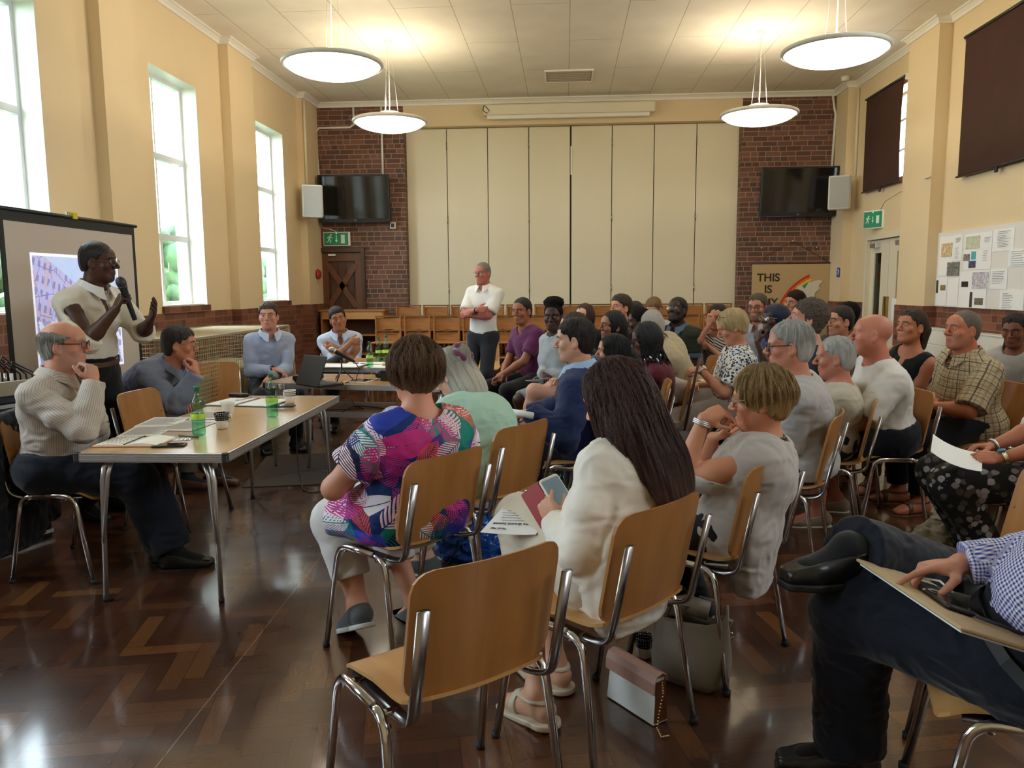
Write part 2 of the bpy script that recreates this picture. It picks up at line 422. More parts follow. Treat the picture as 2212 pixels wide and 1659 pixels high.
# brick dado along both long walls
b = MB().box(XL, XL+.012, YF, YB, 0, 1.2)
for p0, p1 in PIL_L: b.box(XL, XL+.125, p0-.012, p1+.012 if p1 < 12 else p1, 0, 1.2)
struct(b, 'trim_2', DADO_Y)
b = MB().box(XR-.012, XR, YF, DY0-.08, 0, 1.19).box(XR-.012, XR, DY1+.08, YB, 0, 1.19)
for p0, p1 in PIL_R[1:]: b.box(XR-.155, XR, p0-.012, p1+.012, 0, 1.19)
b.box(XR-.155, XR, 11.91, YB, 0, 1.19)
struct(b, 'trim_3', DADO_Y)
b = MB()
for p0, p1 in WIN_L: b.box(XL-.20, XL+.03, p0-.02, p1+.02, 1.2, WZ[0])
struct(b, 'trim_8', DADO_Y)
# cornice, following walls and pilasters
def cornice(path, name):
    b = MB(); prof = [(0, 0), (0, -.075), (.02, -.075), (.028, -.05), (.055, -.022), (.075, -.02), (.075, 0)]
    rings = []
    for i, (x, y) in enumerate(path):
        p = Vector((x, y)); d0 = (p-Vector(path[i-1])).normalized() if i else None
        d1 = (Vector(path[i+1])-p).normalized() if i < len(path)-1 else None
        n0 = Vector((d0.y, -d0.x)) if d0 else None; n1 = Vector((d1.y, -d1.x)) if d1 else None
        if n0 is None: m = n1
        elif n1 is None: m = n0
        else: m = (n0+n1); m = m/max(m.dot(n0), .2)
        rings.append([(x+m.x*a, y+m.y*a, ZC+h-.0005) for a, h in prof])
    struct(b.loft(rings), name, WHITE)
pth = [(XL, YF)]
for p0, p1 in PIL_L[:-1]: pth += [(XL, p0), (XL+.11, p0), (XL+.11, p1), (XL, p1)]
pth += [(XL, 11.76), (XL+.11, 11.76), (XL+.11, YP)]
cornice(pth, 'trim_4')
cornice([(XL+.11, YP), (XR-.14, YP)], 'trim_5')
pth = [(XR-.14, YP), (XR-.14, 11.92), (XR, 11.92)]
for p0, p1 in PIL_R[1:]: pth += [(XR, p1), (XR-.14, p1), (XR-.14, p0), (XR, p0)]
pth += [(XR, YF)]
cornice(pth, 'trim_6')
# windows of the left wall: white frames with three rows of panes
def window(n, y0, y1, z0, z1, x, open_pane=False):
    r = thing('window_%d' % n, None, None, (x, (y0+y1)/2, z0)); r['kind'] = 'structure'
    w, h = (y1-y0)/2, z1-z0; f = .045
    fr = MB()
    rows = [0, h*.305, h*.655, h]; ym = -.12
    fr.box(-.03, .03, -w, w, 0, f).box(-.03, .03, -w, w, h-f, h).box(-.03, .03, -w, -w+f, f, h-f).box(-.03, .03, w-f, w, f, h-f)
    for z in rows[1:3]: fr.box(-.028, .034, -w+f, w-f, z-.03, z+.03)
    fr.box(-.026, .032, ym-.025, ym+.025, f, rows[1]-.03)
    for a, c in ((rows[1]+.03, rows[2]-.03), (rows[2]+.03, h-f)): fr.box(-.022, .026, ym-.014, ym+.014, a, c)
    fr.build('window_frame', WFRAME, r)
    for k in range(3):
        a, c = rows[k]+.03, rows[k+1]-.03
        if k == 0 and open_pane:
            M = T(.0, -w+f, 0, rz=math.radians(14))
            s = MB(); ww = ym+w-f
            s.box(-.015, .015, 0, ww, a, a+.05, M).box(-.015, .015, 0, ww, c-.05, c, M).box(-.015, .015, 0, .04, a, c, M).box(-.015, .015, ww-.04, ww, a, c, M)
            sh = s.build('opening_sash', WFRAME, r); MB().box(-.002, .002, .03, ww-.03, a+.04, c-.04, M).build('pane', GLASS, sh)
        else: MB().box(-.002, .002, -w+.03, ym-.01, a, c).build('pane', GLASS, r)
        MB().box(-.002, .002, ym+.01, w-.03, a, c).build('pane', GLASS, r)
    MB().box(.03, .17, -w, w, -.0, .012).build('window_sill', WHITE, r)
    MB().tube([(.035, -.05, rows[1]*.5), (.06, -.05, rows[1]*.5), (.06, -.05, rows[1]*.5+.09)], .007, 6).build('window_handle', WHITE, r)
for i, (a, c) in enumerate(WIN_L): window(i+1, a, c, WZ[0], WZ[1], -4.20, i == 3)
# window reveals are painted white
b = MB()
for y0, y1 in WIN_L:
    b.box(-4.17, XL-.0, y1-.006, y1+.001, WZ[0], WZ[1]).box(-4.17, XL-.0, y0-.001, y0+.006, WZ[0], WZ[1]).box(-4.17, XL-.0, y0, y1, WZ[1]-.006, WZ[1]+.001)
struct(b, 'trim_9', WHITE)
for i, (a, c) in enumerate(WIN_R[:3]):
    r = thing('window_%d' % (i+6), None, None, (XR+.22, (a+c)/2, WZR[0])); r['kind'] = 'structure'
    w, h = (c-a)/2, WZR[1]-WZR[0]; f = .04; fr = MB()
    fr.box(-.03, .03, -w, w, 0, f).box(-.03, .03, -w, w, h-f, h).box(-.03, .03, -w, -w+f, f, h-f).box(-.03, .03, w-f, w, f, h-f)
    for z in (h*.36, h*.70): fr.box(-.025, .025, -w+f, w-f, z-.015, z+.015)
    for yy in (-w*.33, w*.33): fr.box(-.025, .025, yy-.012, yy+.012, f, h-f)
    fr.build('window_frame', WFRAME, r); MB().box(-.002, .002, -w+.02, w-.02, .02, h-.02).build('pane', GLASS, r)
# brown roller blinds
def blind(y0, y1, zt, zb, label):
    r = thing('roller_blind', label, 'blind', (XR-.06, (y0+y1)/2, zb), group=None); w = (y1-y0)/2; h = zt-zb
    b = MB(); rings = []; n = 14
    for i in range(n+1):
        z = h*i/n; s = .02*math.sin(PI*i/n)
        rings.append([(-.001-s*.6, -w+s, z), (.001-s*.6, -w+s, z), (.001-s*.3, w-s*.8, z), (-.001-s*.3, w-s*.8, z)])
    b.loft(rings); b.build('blind_cloth', BROWNBLIND, r)
    MB().tube([(0, -w-.02, h+.01), (0, w+.02, h+.01)], .018, 8).build('roller', BLACK, r)
    MB().tube([(0, -w-.03, -.012), (0, w+.03, -.012)], .012, 8).build('bottom_bar', BLACK, r)
    MB().rbox(-.01, .01, -.02, .02, -.07, -.02, .006).build('pull_tab', BLACK, r)
    for s in (-1, 1): MB().box(.0, .06, s*(w+.03)-.005, s*(w+.03)+.005, h-.03, h+.04).build('bracket', WHITE, r)
blind(10.22, 11.42, 3.95, 2.72, 'brown roller blind pulled down above the double door, daylight at its edge')
blind(7.25, 8.74, 3.96, 2.57, 'large brown roller blind above the white notice board')
# double door in the right wall
d = thing('door_1', None, None, (XR, (DY0+DY1)/2, 0)); d['kind'] = 'structure'
W = (DY1-DY0)/2
MB().box(-.03, .14, -W-.07, -W, 0, DZ+.05).box(-.03, .14, W, W+.07, 0, DZ+.05).box(-.03, .14, -W, W, DZ-.02, DZ+.05).build('door_frame', CREAMP, d)
for s in (-1, 1):
    lf = MB(); a, c = (s*W, s*.004) if s < 0 else (s*.004, s*W); gx0, gx1 = (a+.13, c-.25) if s < 0 else (a+.25, c-.13)
    lf.box(.03, .07, a, gx0, .01, DZ-.03).box(.03, .07, gx1, c, .01, DZ-.03).box(.03, .07, gx0, gx1, .01, .75).box(.03, .07, gx0, gx1, DZ-.2, DZ-.03)
    leaf = lf.build('door_leaf', CREAMP, d)
    MB().box(.045, .052, gx0, gx1, .75, DZ-.2).build('pane', m_glass('door_glass', (.55, .62, .62)), leaf)
    MB().rbox(-.0, .03, s*.04-.02 if s > 0 else -.06, s*.04+.02 if s > 0 else -.02, .93, 1.28, .004).build('push_plate', plain('brass', (.45, .32, .12), .3, metal=1.), leaf)
    MB().rbox(-.03, .03, s*(W-.30), s*(W-.30)+.2*(-s)*-1 if s < 0 else s*(W-.30)+.2, DZ-.13, DZ-.07, .004).build('door_closer', ALU, leaf) if s > 0 else MB().rbox(-.03, .03, -W+.1, -W+.3, DZ-.13, DZ-.07, .004).build('door_closer', ALU, leaf)
MB().box(-.012, -.01, -.46, -.26, .98, 1.26).build('notice', PAPER, d)
MB().box(XR+.34, XR+.36, DY0-.5, DY1+.5, 0, 2.2).build('wall_corridor', plain('corridor_wall', hexc('cfd0c4'), .6), kind='structure')
# brown plank door in the left brick pier
d = thing('door_2', None, None, (-3.575, YP, 0)); d['kind'] = 'structure'
MB().box(-.385, -.325, -.05, .13, 0, 2.08).box(.325, .385, -.05, .13, 0, 2.08).box(-.325, .325, -.05, .13, 2.01, 2.08).build('door_frame', DOORWOOD, d)
lf = MB()
for k in range(5): lf.rbox(-.32+k*.128, -.32+(k+1)*.128-.003, .02, .05, .01, 2.0, .003)
leaf = lf.build('door_leaf', DOORWOOD, d)
br = MB().box(-.32, .32, -.005, .02, 1.87, 2.0).box(-.32, .32, -.005, .02, .98, 1.1).box(-.32, .32, -.005, .02, .02, .2)
br.box(-.32, -.22, -.004, .021, .02, 2.0).box(.22, .32, -.004, .021, .02, 2.0)
for s in (-1, 1): br.box(-.41, .41, -.012, .018, -.045, .045, T(0, .0, 1.48, ry=s*math.radians(56)))
br.build('brace', DOORWOOD2, leaf)
BRASS = plain('brass_fittings', (.6, .45, .2), .25, metal=1.)
MB().rbox(-.285, -.24, -.022, -.012, .98, 1.14, .004).build('handle_plate', BRASS, leaf)
MB().tube([(-.26, -.02, 1.1), (-.26, -.06, 1.1), (-.15, -.06, 1.1)], .009, 8).build('door_handle', BRASS, leaf)
MB().rbox(-.2, -.08, -.06, -.02, 1.955, 1.985, .003).build('door_closer', WHITE, leaf)
# outside: lawn and trees behind the windows, so the panes show greenery low down
LEAF = Mat('foliage'); ln = LEAF.noise(LEAF.pos(), 3.0, 5, .7); LEAF.set(c=LEAF.mix(ln.lin(.35, .65), hexc('16301a'), hexc('46703a')), r=.7); LEAF = LEAF.m
struct(MB().box(-40, XL-.36, -20, 40, -.4, -.05), 'ground', plain('lawn', hexc('45603a'), .9))
def bush(x, y, z, r, label, seed, sc=(1, 1, 1.1)):
    rnd = random.Random(seed); mb = MB()
    for _ in range(110):
        a, bb = rnd.uniform(0, 2*PI), rnd.uniform(-.9, 1); q = math.sqrt(max(0, 1-bb*bb)); k = rnd.uniform(.75, 1.0)
        p = (r*k*q*math.cos(a)*sc[0], r*k*q*math.sin(a)*sc[1], r*k*bb*sc[2])
        mb.ball(p, r*rnd.uniform(.12, .26), 4)
    t = thing('shrub', label, 'shrub', (x, y, 0))
    mb.build('foliage', LEAF, t, loc=(0, 0, z)); MB().tube([(0, 0, -.1), (.03, 0, z)], .07, 8).build('stem', DOORWOOD, t)
bush(-6.9, 13.2, 1.2, 1.15, 'leafy green shrub outside the tall window with the open pane', 1)
bush(-6.0, 15.6, .9, .95, 'lower garden shrub seen through the farthest tall window', 2)
bush(-6.6, 7.6, 1.0, 1.0, 'garden shrub outside the nearest tall window behind the projector screen', 3)
# ---------------------------------------------------------------- hanging lamps: shallow white dishes
LAMPW = Mat('lamp_diffuser'); LAMPW.set(c=(.9, .88, .82), r=.4, e=(1.0, .90, .70), es=5.0); LAMPW = LAMPW.m
LAMPM = plain('lamp_rim', hexc('cfccc4'), .35)
def lamp(x, y, z, label):
    r = thing('pendant_lamp', label, 'lamp', (x, y, z), group='round pendant lamps')
    R = .425; prof = [(.001, -.125)]
    for k in range(1, 13):
        a = k/12; prof.append((R*.965*math.sin(a*PI/2), -.125+.125*(.65*(1-math.cos(a*PI/2))+.35*a)))
    MB().lathe(prof[:], n=48, caps=False).build('diffuser', LAMPW, r)
    pts = [(R*math.cos(2*PI*k/64), R*math.sin(2*PI*k/64), .004) for k in range(64)]
    rim = MB().tube(pts, .021, 8, closed=True)
    rim.lathe([(R, .012), (R*.75, .035), (.30, .045), (.30, .042), (R*.74, .030), (R*.99, .004)], n=48, caps=False)
    rim.build('rim', LAMPM, r)
    MB().lathe([(.05, .02), (.115, .03), (.12, .09), (.11, .11), (.001, .112)], n=32, caps=False).build('gallery', WHITE, r)
    MB().tube([(0, 0, .1), (.004, 0, .5), (0, 0, ZC-z-.03)], .005, 6).build('cable', WHITE, r)
    for k in range(3):
        a = k*2*PI/3+.3; MB().tube([(.1*math.cos(a), .1*math.sin(a), .1), (.03*math.cos(a), .03*math.sin(a), ZC-z-.05)], .0016, 4).build('suspension_wire', ALU, r)
    MB().lathe([(.001, 0), (.03, .004), (.05, .02), (.055, .05)], (0, 0, ZC-z-.05), 20, caps=False).build('ceiling_rose', WHITE, r)
    l = bpy.data.lights.new('lamp_bulb', 'POINT'); l.energy = 27; l.color = (1, .84, .60); l.shadow_soft_size = .06
    o = bpy.data.objects.new('lamp_bulb', l); COL.objects.link(o); o.parent = r; o.location = (0, 0, .16)
lamp(-2.08, 9.46, 3.40, 'smaller-looking far left pendant lamp hanging in front of the television')
lamp(2.24, 9.52, 3.40, 'far right pendant lamp hanging in front of the right brick pier')
lamp(-2.05, 7.05, 3.40, 'near left pendant lamp with its ceiling rose out of the frame')
lamp(2.28, 7.05, 3.40, 'near right pendant lamp beside the brown roller blinds, largest of the four')
# things fixed to the ceiling
r = tag(MB().box(.0, .62, 0, .55, -.012, 0).build('ceiling_vent', plain('vent_dust', hexc('9c8f7c'), .8), loc=(-.26, 10.9, ZC)), 'square dusty vent panel set in the ceiling', 'vent')
fr = MB()
for a in ((-.02, .64, -.02, 0), (-.02, .64, .55, .57), (-.02, 0, 0, .55), (.62, .64, 0, .55)): fr.box(*a, -.02, 0)
fr.build('frame', WHITE, r)
for k in range(6): MB().box(.01, .61, .04+k*.09, .08+k*.09, -.018, -.012).build('slat', plain('vent_slat', hexc('b3a792'), .8), r)
tag(MB().lathe([(.05, 0), (.055, .03), (.06, .06)], n=20).build('smoke_detector', WHITE, loc=(3.9, 11.6, ZC-.06)), 'round white smoke detector on the ceiling near the right pier', 'detector')
# projection screen case above the partition
r = thing('screen_case', 'long cream projector screen case fixed above the partition', 'screen case', (.05, YP-.13, 4.06))
MB().rbox(-1.30, 1.30, -.08, .06, -.02, .13, .02).build('case', CREAMP, r)
MB().rbox(-1.24, 1.22, -.05, .02, -.075, -.02, .01).build('bottom_bar', WHITE, r)
for s in (-1, 1): MB().box(s*1.2-.03, s*1.2+.03, .0, .13, .11, .15).build('bracket', WHITE, r)
MB().tube([(-1.28, -.085, .12), (-1.3, -.09, .05), (-1.24, -.09, .0), (-1.2, -.085, .04), (-1.26, -.085, .11)], .006, 6).build('cable', BLACK, r)
# televisions on tilted brackets
def tv(x, z, rz, label, marks):
    r = thing('television', label, 'television', (x, YP-.19, z), rz, 'televisions on the brick piers')
    M = T(rx=math.radians(7))
    MB().rbox(-.56, .56, -.035, .03, -.36, .36, .015, M).build('housing', BLACK, r)
    MB().box(-.525, .525, -.040, -.034, -.305, .335, M).build('screen', SCREENOFF, r)
    MB().tube([M @ Vector((-.54, -.03, -.362)), M @ Vector((.54, -.03, -.362))], .010, 6).build('trim_strip', plain('tv_bottom_trim', (.02, .025, .06), .2), r)
    text_mesh('logo', 'LG', .028, plain('tv_mark', (.5, .5, .5), .4), M @ T(0, -.0405, -.333, rx=PI/2), r)
    MB().box(-.2, .2, .03, .165, -.12, .12).build('wall_bracket', BLACK, r)
    return r
tv(-3.28, 2.83, math.radians(2), 'large black television high on the left brick pier, reflecting the windows', 1)
tv(3.50, 2.83, math.radians(-3), 'large black television high on the right brick pier', 1)
# white trunking and conduit
tag(MB().tube([(-3.30, YP-.02, ZC-.08), (-3.30, YP-.02, 3.98), (-3.36, YP-.02, 3.94), (-3.86, YP-.02, 3.94), (-3.92, YP-.02, 3.86), (-3.88, YP-.02, 3.08)], .016, 8).build('conduit', WHITE), 'white conduit bending down to the left television', 'pipe')
tag(MB().tube([(-2.86, YP-.02, ZC-.08), (-2.86, YP-.02, 3.15)], .018, 8).build('conduit', WHITE), 'straight white conduit dropping behind the far left pendant lamp', 'pipe')
tag(MB().tube([(4.0, YP-.02, ZC-.08), (4.03, YP-.02, 4.05), (4.05, YP-.02, 3.98), (4.02, YP-.02, 3.02)], .018, 8).build('conduit', WHITE), 'white conduit running down to the right television', 'pipe')
def sock(x, z, label):
    r = thing('wall_socket', label, 'socket', (x, YP, z)); MB().rbox(-.045, .045, -.04, 0, -.05, .05, .01).build('back_box', WHITE, r)
    MB().rbox(-.025, .025, -.075, -.04, -.03, .03, .01).build('plug', BLACK, r)
sock(-3.87, 3.03, 'white socket with black plug left of the left television')
sock(-2.72, 2.42, 'white socket with black plug under the right corner of the left television')
sock(4.02, 2.95, 'socket with plug at the upper right of the right television')
# loudspeakers
def speaker(x, y, z, rz, label):
    r = thing('wall_speaker', label, 'speaker', (x, y, z), rz, 'white wall speakers')
    MB().rbox(-.15, .15, -.14, .05, -.235, .235, .03).build('cabinet', plain('speaker_case', hexc('dcdad2'), .45), r)
    g = Mat('speaker_mesh'); d = g.voro(g.scale(g.obj(), (120, 120, 120)), 1., rnd=.1)[0]; g.set(c=g.mix(d.lt(.3), hexc('a9aba8'), hexc('77797a')), r=.5)
    MB().rbox(-.132, .132, -.147, -.139, -.215, .215, .02).build('grille', g.m, r)
    MB().box(-.04, .04, .05, .12, .16, .2).build('wall_bracket', WHITE, r)
speaker(-3.76, 11.62, 2.72, math.radians(22), 'white wall speaker left of the left television')
speaker(3.93, 11.72, 2.74, math.radians(-20), 'white wall speaker right of the right television')
tag(MB().tube([(XL+.13, 11.745, ZC-.1), (XL+.13, 11.745, 2.98)], .02, 8).build('conduit', CREAMP), 'cream conduit down the corner pilaster above the left speaker', 'pipe')
tag(MB().tube([(XR-.02, 11.86, ZC-.1), (XR-.02, 11.86, 2.98)], .02, 8).build('conduit', CREAMP), 'cream conduit down the corner above the right speaker', 'pipe')
# exit signs with running figure, arrow and door
def exit_sign(M, label, w=.40, h=.20):
    r = thing('exit_sign', label, 'sign'); r.matrix_world = M
    MB().rbox(-w/2-.02, w/2+.02, -.05, .0, -h/2-.012, h/2+.012, .02).build('housing', WHITE, r)
    MB().rbox(-w/2, w/2-.01, -.056, -.049, -h/2+.005, h/2-.005, .008).build('face', GREEN, r)
    y0, y1 = -.0585, -.055; s = w/.40; P = MB()
    def bar(a, c, t):
        a = Vector(a)*s; c = Vector(c)*s; d = (c-a); n = Vector((-d.y, d.x)).normalized()*t*s
        P.prism([(a.x-n.x, a.y-n.y), (c.x-n.x, c.y-n.y), (c.x+n.x, c.y+n.y), (a.x+n.x, a.y+n.y)], 0, .0035, T(0, y1, 0, rx=PI/2))
    P.prism([(s*(-.088+.014*math.cos(k*PI/5)), s*(.062+.014*math.sin(k*PI/5))) for k in range(10)], 0, .0035, T(0, y1, 0, rx=PI/2))
    bar((-.100, .045), (-.118, -.005), .011); bar((-.105, .04), (-.075, .012), .005); bar((-.075, .012), (-.058, .022), .005)
    bar((-.104, .042), (-.135, .03), .005); bar((-.135, .03), (-.142, .008), .005); bar((-.118, -.002), (-.088, -.028), .007); bar((-.088, -.028), (-.098, -.062), .006)
    bar((-.118, -.002), (-.128, -.04), .007); bar((-.128, -.04), (-.162, -.05), .006)
    bar((0, .055), (0, -.02), .006); P.prism([(-.024*s, -.015*s), (.024*s, -.015*s), (0, -.055*s)], 0, .0035, T(0, y1, 0, rx=PI/2))
    P.build('running_figure', SIGNW, r)
    MB().box(.075*s, .135*s, y0, y1, -.07*s, .065*s).build('door_symbol', SIGNW, r)
    MB().ball((.0, -.057, h/2-.016), .006, 6).build('charge_light', Mat('green_light').set(c=(0, .5, .1), r=.3, e=(.05, 1, .3), es=3.).m, r)
exit_sign(T(-3.63, YP, 2.22), 'green exit sign with running figure above the brown door')
exit_sign(T(XR-.04, 10.95, 2.30, rz=math.radians(-62)), 'green exit sign above the cream double door', .30, .22)
tag(MB().tube([(-3.90, YP-.006, 2.5), (-3.86, YP-.006, 2.4), (-3.75, YP-.006, 2.38), (-3.64, YP-.006, 2.34)], .006, 6).build('sign_cable', WHITE), 'thin white cable looping to the exit sign over the brown door', 'cable')
tag(MB().tube([(XR-.006, 10.0, 2.62), (XR-.006, 10.4, 2.58), (XR-.006, 10.78, 2.52), (XR-.01, 10.9, 2.42)], .005, 6).build('sign_cable', CREAMP), 'thin cream cable running to the exit sign over the double door', 'cable')
r = thing('alarm_bell', 'small round red fire alarm bell on the corner pilaster', 'bell', (XL+.125, 12.12, 1.66))
MB().lathe([(.001, .05), (.05, .045), (.075, .02), (.08, 0)], n=20, M=T(ry=PI/2)).build('dome', plain('alarm_red', hexc('a8362a'), .35), r)
MB().lathe([(.03, -.012), (.03, .0)], n=12, M=T(ry=PI/2)).build('mounting', BLACK, r)
r = tag(MB().rbox(-.06, .06, -.006, 0, -.07, .07, .01).build('blue_sign', plain('loop_blue', hexc('1c4fa0'), .4), loc=(4.055, 12.0, 1.62)), 'small blue hearing loop sign beside the right pier', 'sign')
r.rotation_euler = (0, 0, -PI/2)
MB().tube([(-.03, -.008, .03), (0, -.008, .045), (.03, -.008, .02), (.015, -.008, -.01), (.005, -.008, -.035)], .007, 6).build('ear_symbol', SIGNW, r)
for i, (y, z) in enumerate([(8.9, 2.42), (8.1, 2.18)]):
    pass
# cream hook on the pilaster
tag(MB().tube([(XR-.14, 9.3, 2.62), (XR-.17, 9.25, 2.62), (XR-.17, 9.14, 2.62)], .008, 6).build('cleat', WHITE), 'small cream hook on the pilaster left of the notice board', 'hook')
# banner on the right pier: hessian with the words and a rainbow
r = thing('banner', 'hessian wall banner reading THIS IS with a rainbow and a white dove', 'banner', (3.47, YP-.03, .55))
hs = Mat('hessian'); x, y, z = hs.obj().xyz(); nn = hs.noise(hs.scale(hs.obj(), (300, 1, 30)), 1, 2); hs.set(c=hs.mix(nn, hexc('b59a6e'), hexc('c7ae82')), r=.9)
MB().box(-.585, .585, -.004, .004, 0, 1.22).build('cloth', hs.m, r)
MB().tube([(-.60, 0, 1.22), (.60, 0, 1.22)], .012, 8).build('top_rod', DOORWOOD, r)
MB().tube([(-.59, 0, 1.22), (.02, .01, 1.56), (.59, 0, 1.22)], .004, 5).build('cord', DOORWOOD, r)
for px in (-.45, .02, .38): MB().ball((px, .01, 1.56 if px == .02 else 1.46), .010, 5).build('nail', CREAMP, r)
TXT = plain('banner_letters', hexc('3c2a22'), .8)
for s_, px, pz in (('THIS', -.335, 1.0), ('IS', -.335, .82), ('MY', -.30, .62)): text_mesh('lettering', s_, .17, TXT, T(px, -.006, pz, rx=PI/2), r, bold=.004)
for k, cc in enumerate(('c8352c', 'e07a26', 'e8c63a', '3f9a4a', '3a72c0', '2c2f7a')):
    R0 = .84-.033*k; pts = []; C0 = (.62, .28)
    a0, a1 = math.radians(114), math.radians(182)
    outer = [(C0[0]+R0*math.cos(a0+(a1-a0)*i/20), C0[1]+R0*math.sin(a0+(a1-a0)*i/20)) for i in range(21)]
    inner = [(C0[0]+(R0-.034)*math.cos(a0+(a1-a0)*i/20), C0[1]+(R0-.034)*math.sin(a0+(a1-a0)*i/20)) for i in range(21)][::-1]
    MB().prism([p for p in outer+inner], 0, .003, T(0, -.005-.0006*k, 0, rx=PI/2)).build('rainbow_band', plain('band_'+cc, hexc(cc), .8), r)
dove = [(-.02, .93), (.02, .955), (.055, .95), (.10, .90), (.16, 1.0), (.30, 1.03), (.37, 1.02), (.31, .95), (.33, .90), (.26, .84), (.25, .78), (.36, .70), (.42, .60), (.28, .60), (.20, .66), (.12, .68), (.06, .74), (.03, .82), (.02, .88)]
MB().prism([(a_+.115, b_-.07) for a_, b_ in dove], 0, .003, T(0, -.011, 0, rx=PI/2)).build('dove', plain('dove_white', hexc('d9d2c0'), .8), r)
# notice board covered in white papers
nb = thing('notice_board', 'white notice board covered in printed maps and papers on the right wall', 'notice board', (XR, 7.9, 1.19))
MB().box(-.025, 0, -2.4, 1.27, 0, .81).build('board', plain('board_white', hexc('e3dfda'), .6), nb)
rnd = random.Random(3)
def px2b(u, v):
    """crop position on the board -> local y (to the right = nearer), z"""
    return 1.25 - (u-320)/1270*1.75*1.02, .80 - (v-240)/1150*.80
def paper(u0, v0, u1, v1, mat, name='paper', d=.002):
    y1, z1 = px2b(u0, v0); y0, z0 = px2b(u1, v1)
    return MB().box(-.027-d, -.026, y0, y1, max(z0, .0), min(z1, .805)).build(name, mat, nb)
for k, (u0, v0, u1, v1) in enumerate([(340, 290, 560, 900), (560, 285, 700, 680), (735, 300, 1110, 830), (1120, 290, 1380, 590), (330, 930, 500, 1370), (510, 950, 680, 1370), (700, 850, 1110, 1110), (690, 1110, 1080, 1400), (1120, 830, 1330, 1110), (1330, 590, 1560, 810), (1260, 1120, 1540, 1410)]):
    paper(u0, v0, u1, v1, PAPER, 'paper', .0015+.0004*k)
def mapmat(name, a, b, c, sc=14):
    m = Mat(name); n = m.noise(m.obj(), sc, 4, .6); e = m.voro(m.obj(), sc*1.2, 'DISTANCE_TO_EDGE')[0]
    m.set(c=m.mix(e.lt(.05), m.mix(n.gt(.5), hexc(a), hexc(b)), hexc(c)), r=.6); return m.m
for u0, v0, u1, v1, mt in [(380, 400, 550, 610, mapmat('map_tan', 'cdb48c', 'c4a676', 'e2d3b0')), (490, 700, 675, 910, mapmat('map_grey', '8f8f88', '7b7b75', '55554f')),
        (755, 340, 950, 520, mapmat('map_hills', 'd8d0a8', 'c6cdb0', 'a8c0c4')), (735, 595, 820, 695, mapmat('photo_grey', '7d6f6a', '5d5552', 'a89b95', 30)),
        (845, 565, 905, 680, plain('card_teal', hexc('4fb0b8'), .5)), (815, 700, 910, 800, mapmat('photo_blue', '3f5f98', '5b3a3a', '2c3050', 25)),
        (330, 975, 360, 1180, plain('dark_strip', hexc('3c3634'), .6)), (400, 1050, 480, 1135, mapmat('photo_ochre', 'a58a58', '80683c', '5d4d30', 30)),
        (880, 865, 1100, 1105, mapmat('map_pale', 'd3d0d6', 'cbc0c0', '8c98b4')), (860, 1155, 895, 1380, plain('dark_strip2', hexc('3c3634'), .6)), (930, 1240, 1045, 1340, mapmat('photo_brown', '75695e', '5c5248', '8c8074', 30))]:
    paper(u0, v0, u1, v1, mt, 'picture', .007)
INK = plain('print_ink', hexc('3a3a40'), .8)
def lines(u0, u1, v0, v1, n, name='printed_lines'):
    b = MB(); rr = random.Random(int(u0+v0))
    for k in range(n):
        v = v0+(v1-v0)*k/max(n-1, 1); e = u1-(u1-u0)*rr.uniform(0, .45)
        y1, z = px2b(u0+rr.uniform(0, 10), v); y0, _ = px2b(e, v)
        b.box(-.0345, -.034, y0, y1, z-.0018, z+.0010)
    b.build(name, INK, nb)
lines(600, 690, 340, 400, 5); lines(600, 665, 490, 640, 7); lines(1010, 1100, 380, 440, 4); lines(1000, 1070, 570, 700, 5)
lines(1180, 1350, 325, 350, 2); lines(1180, 1345, 380, 530, 8); lines(1360, 1550, 610, 790, 7); lines(1140, 1310, 870, 1030, 8); lines(1290, 1420, 1170, 1380, 10)
y1, z1 = px2b(730, 1000); y0, z0 = px2b(825, 1080)
MB().rbox(-.035, -.033, y0, y1, z0, z1, .001).build('cap_print', BLACK, nb)
# ribbed white radiator on the right wall
r = thing('radiator', 'long white ribbed radiator under the notice board', 'radiator', (XR-.09, 7.6, .12))
b = MB().rbox(-.04, .06, -2.2, 2.1, 0, .82, .02)
for k in range(5): b.rbox(-.052, -.038, -2.18, 2.08, .04+k*.155, .04+k*.155+.14, .004)
b.build('panel', WHITE, r); MB().box(-.06, .06, -2.2, 2.1, .82, .835).build('top_grille', WHITE, r)
MB().tube([(-.02, 2.1, .06), (-.02, 2.16, .06), (-.02, 2.16, -.12)], .01, 6).build('pipe', CHROME, r)
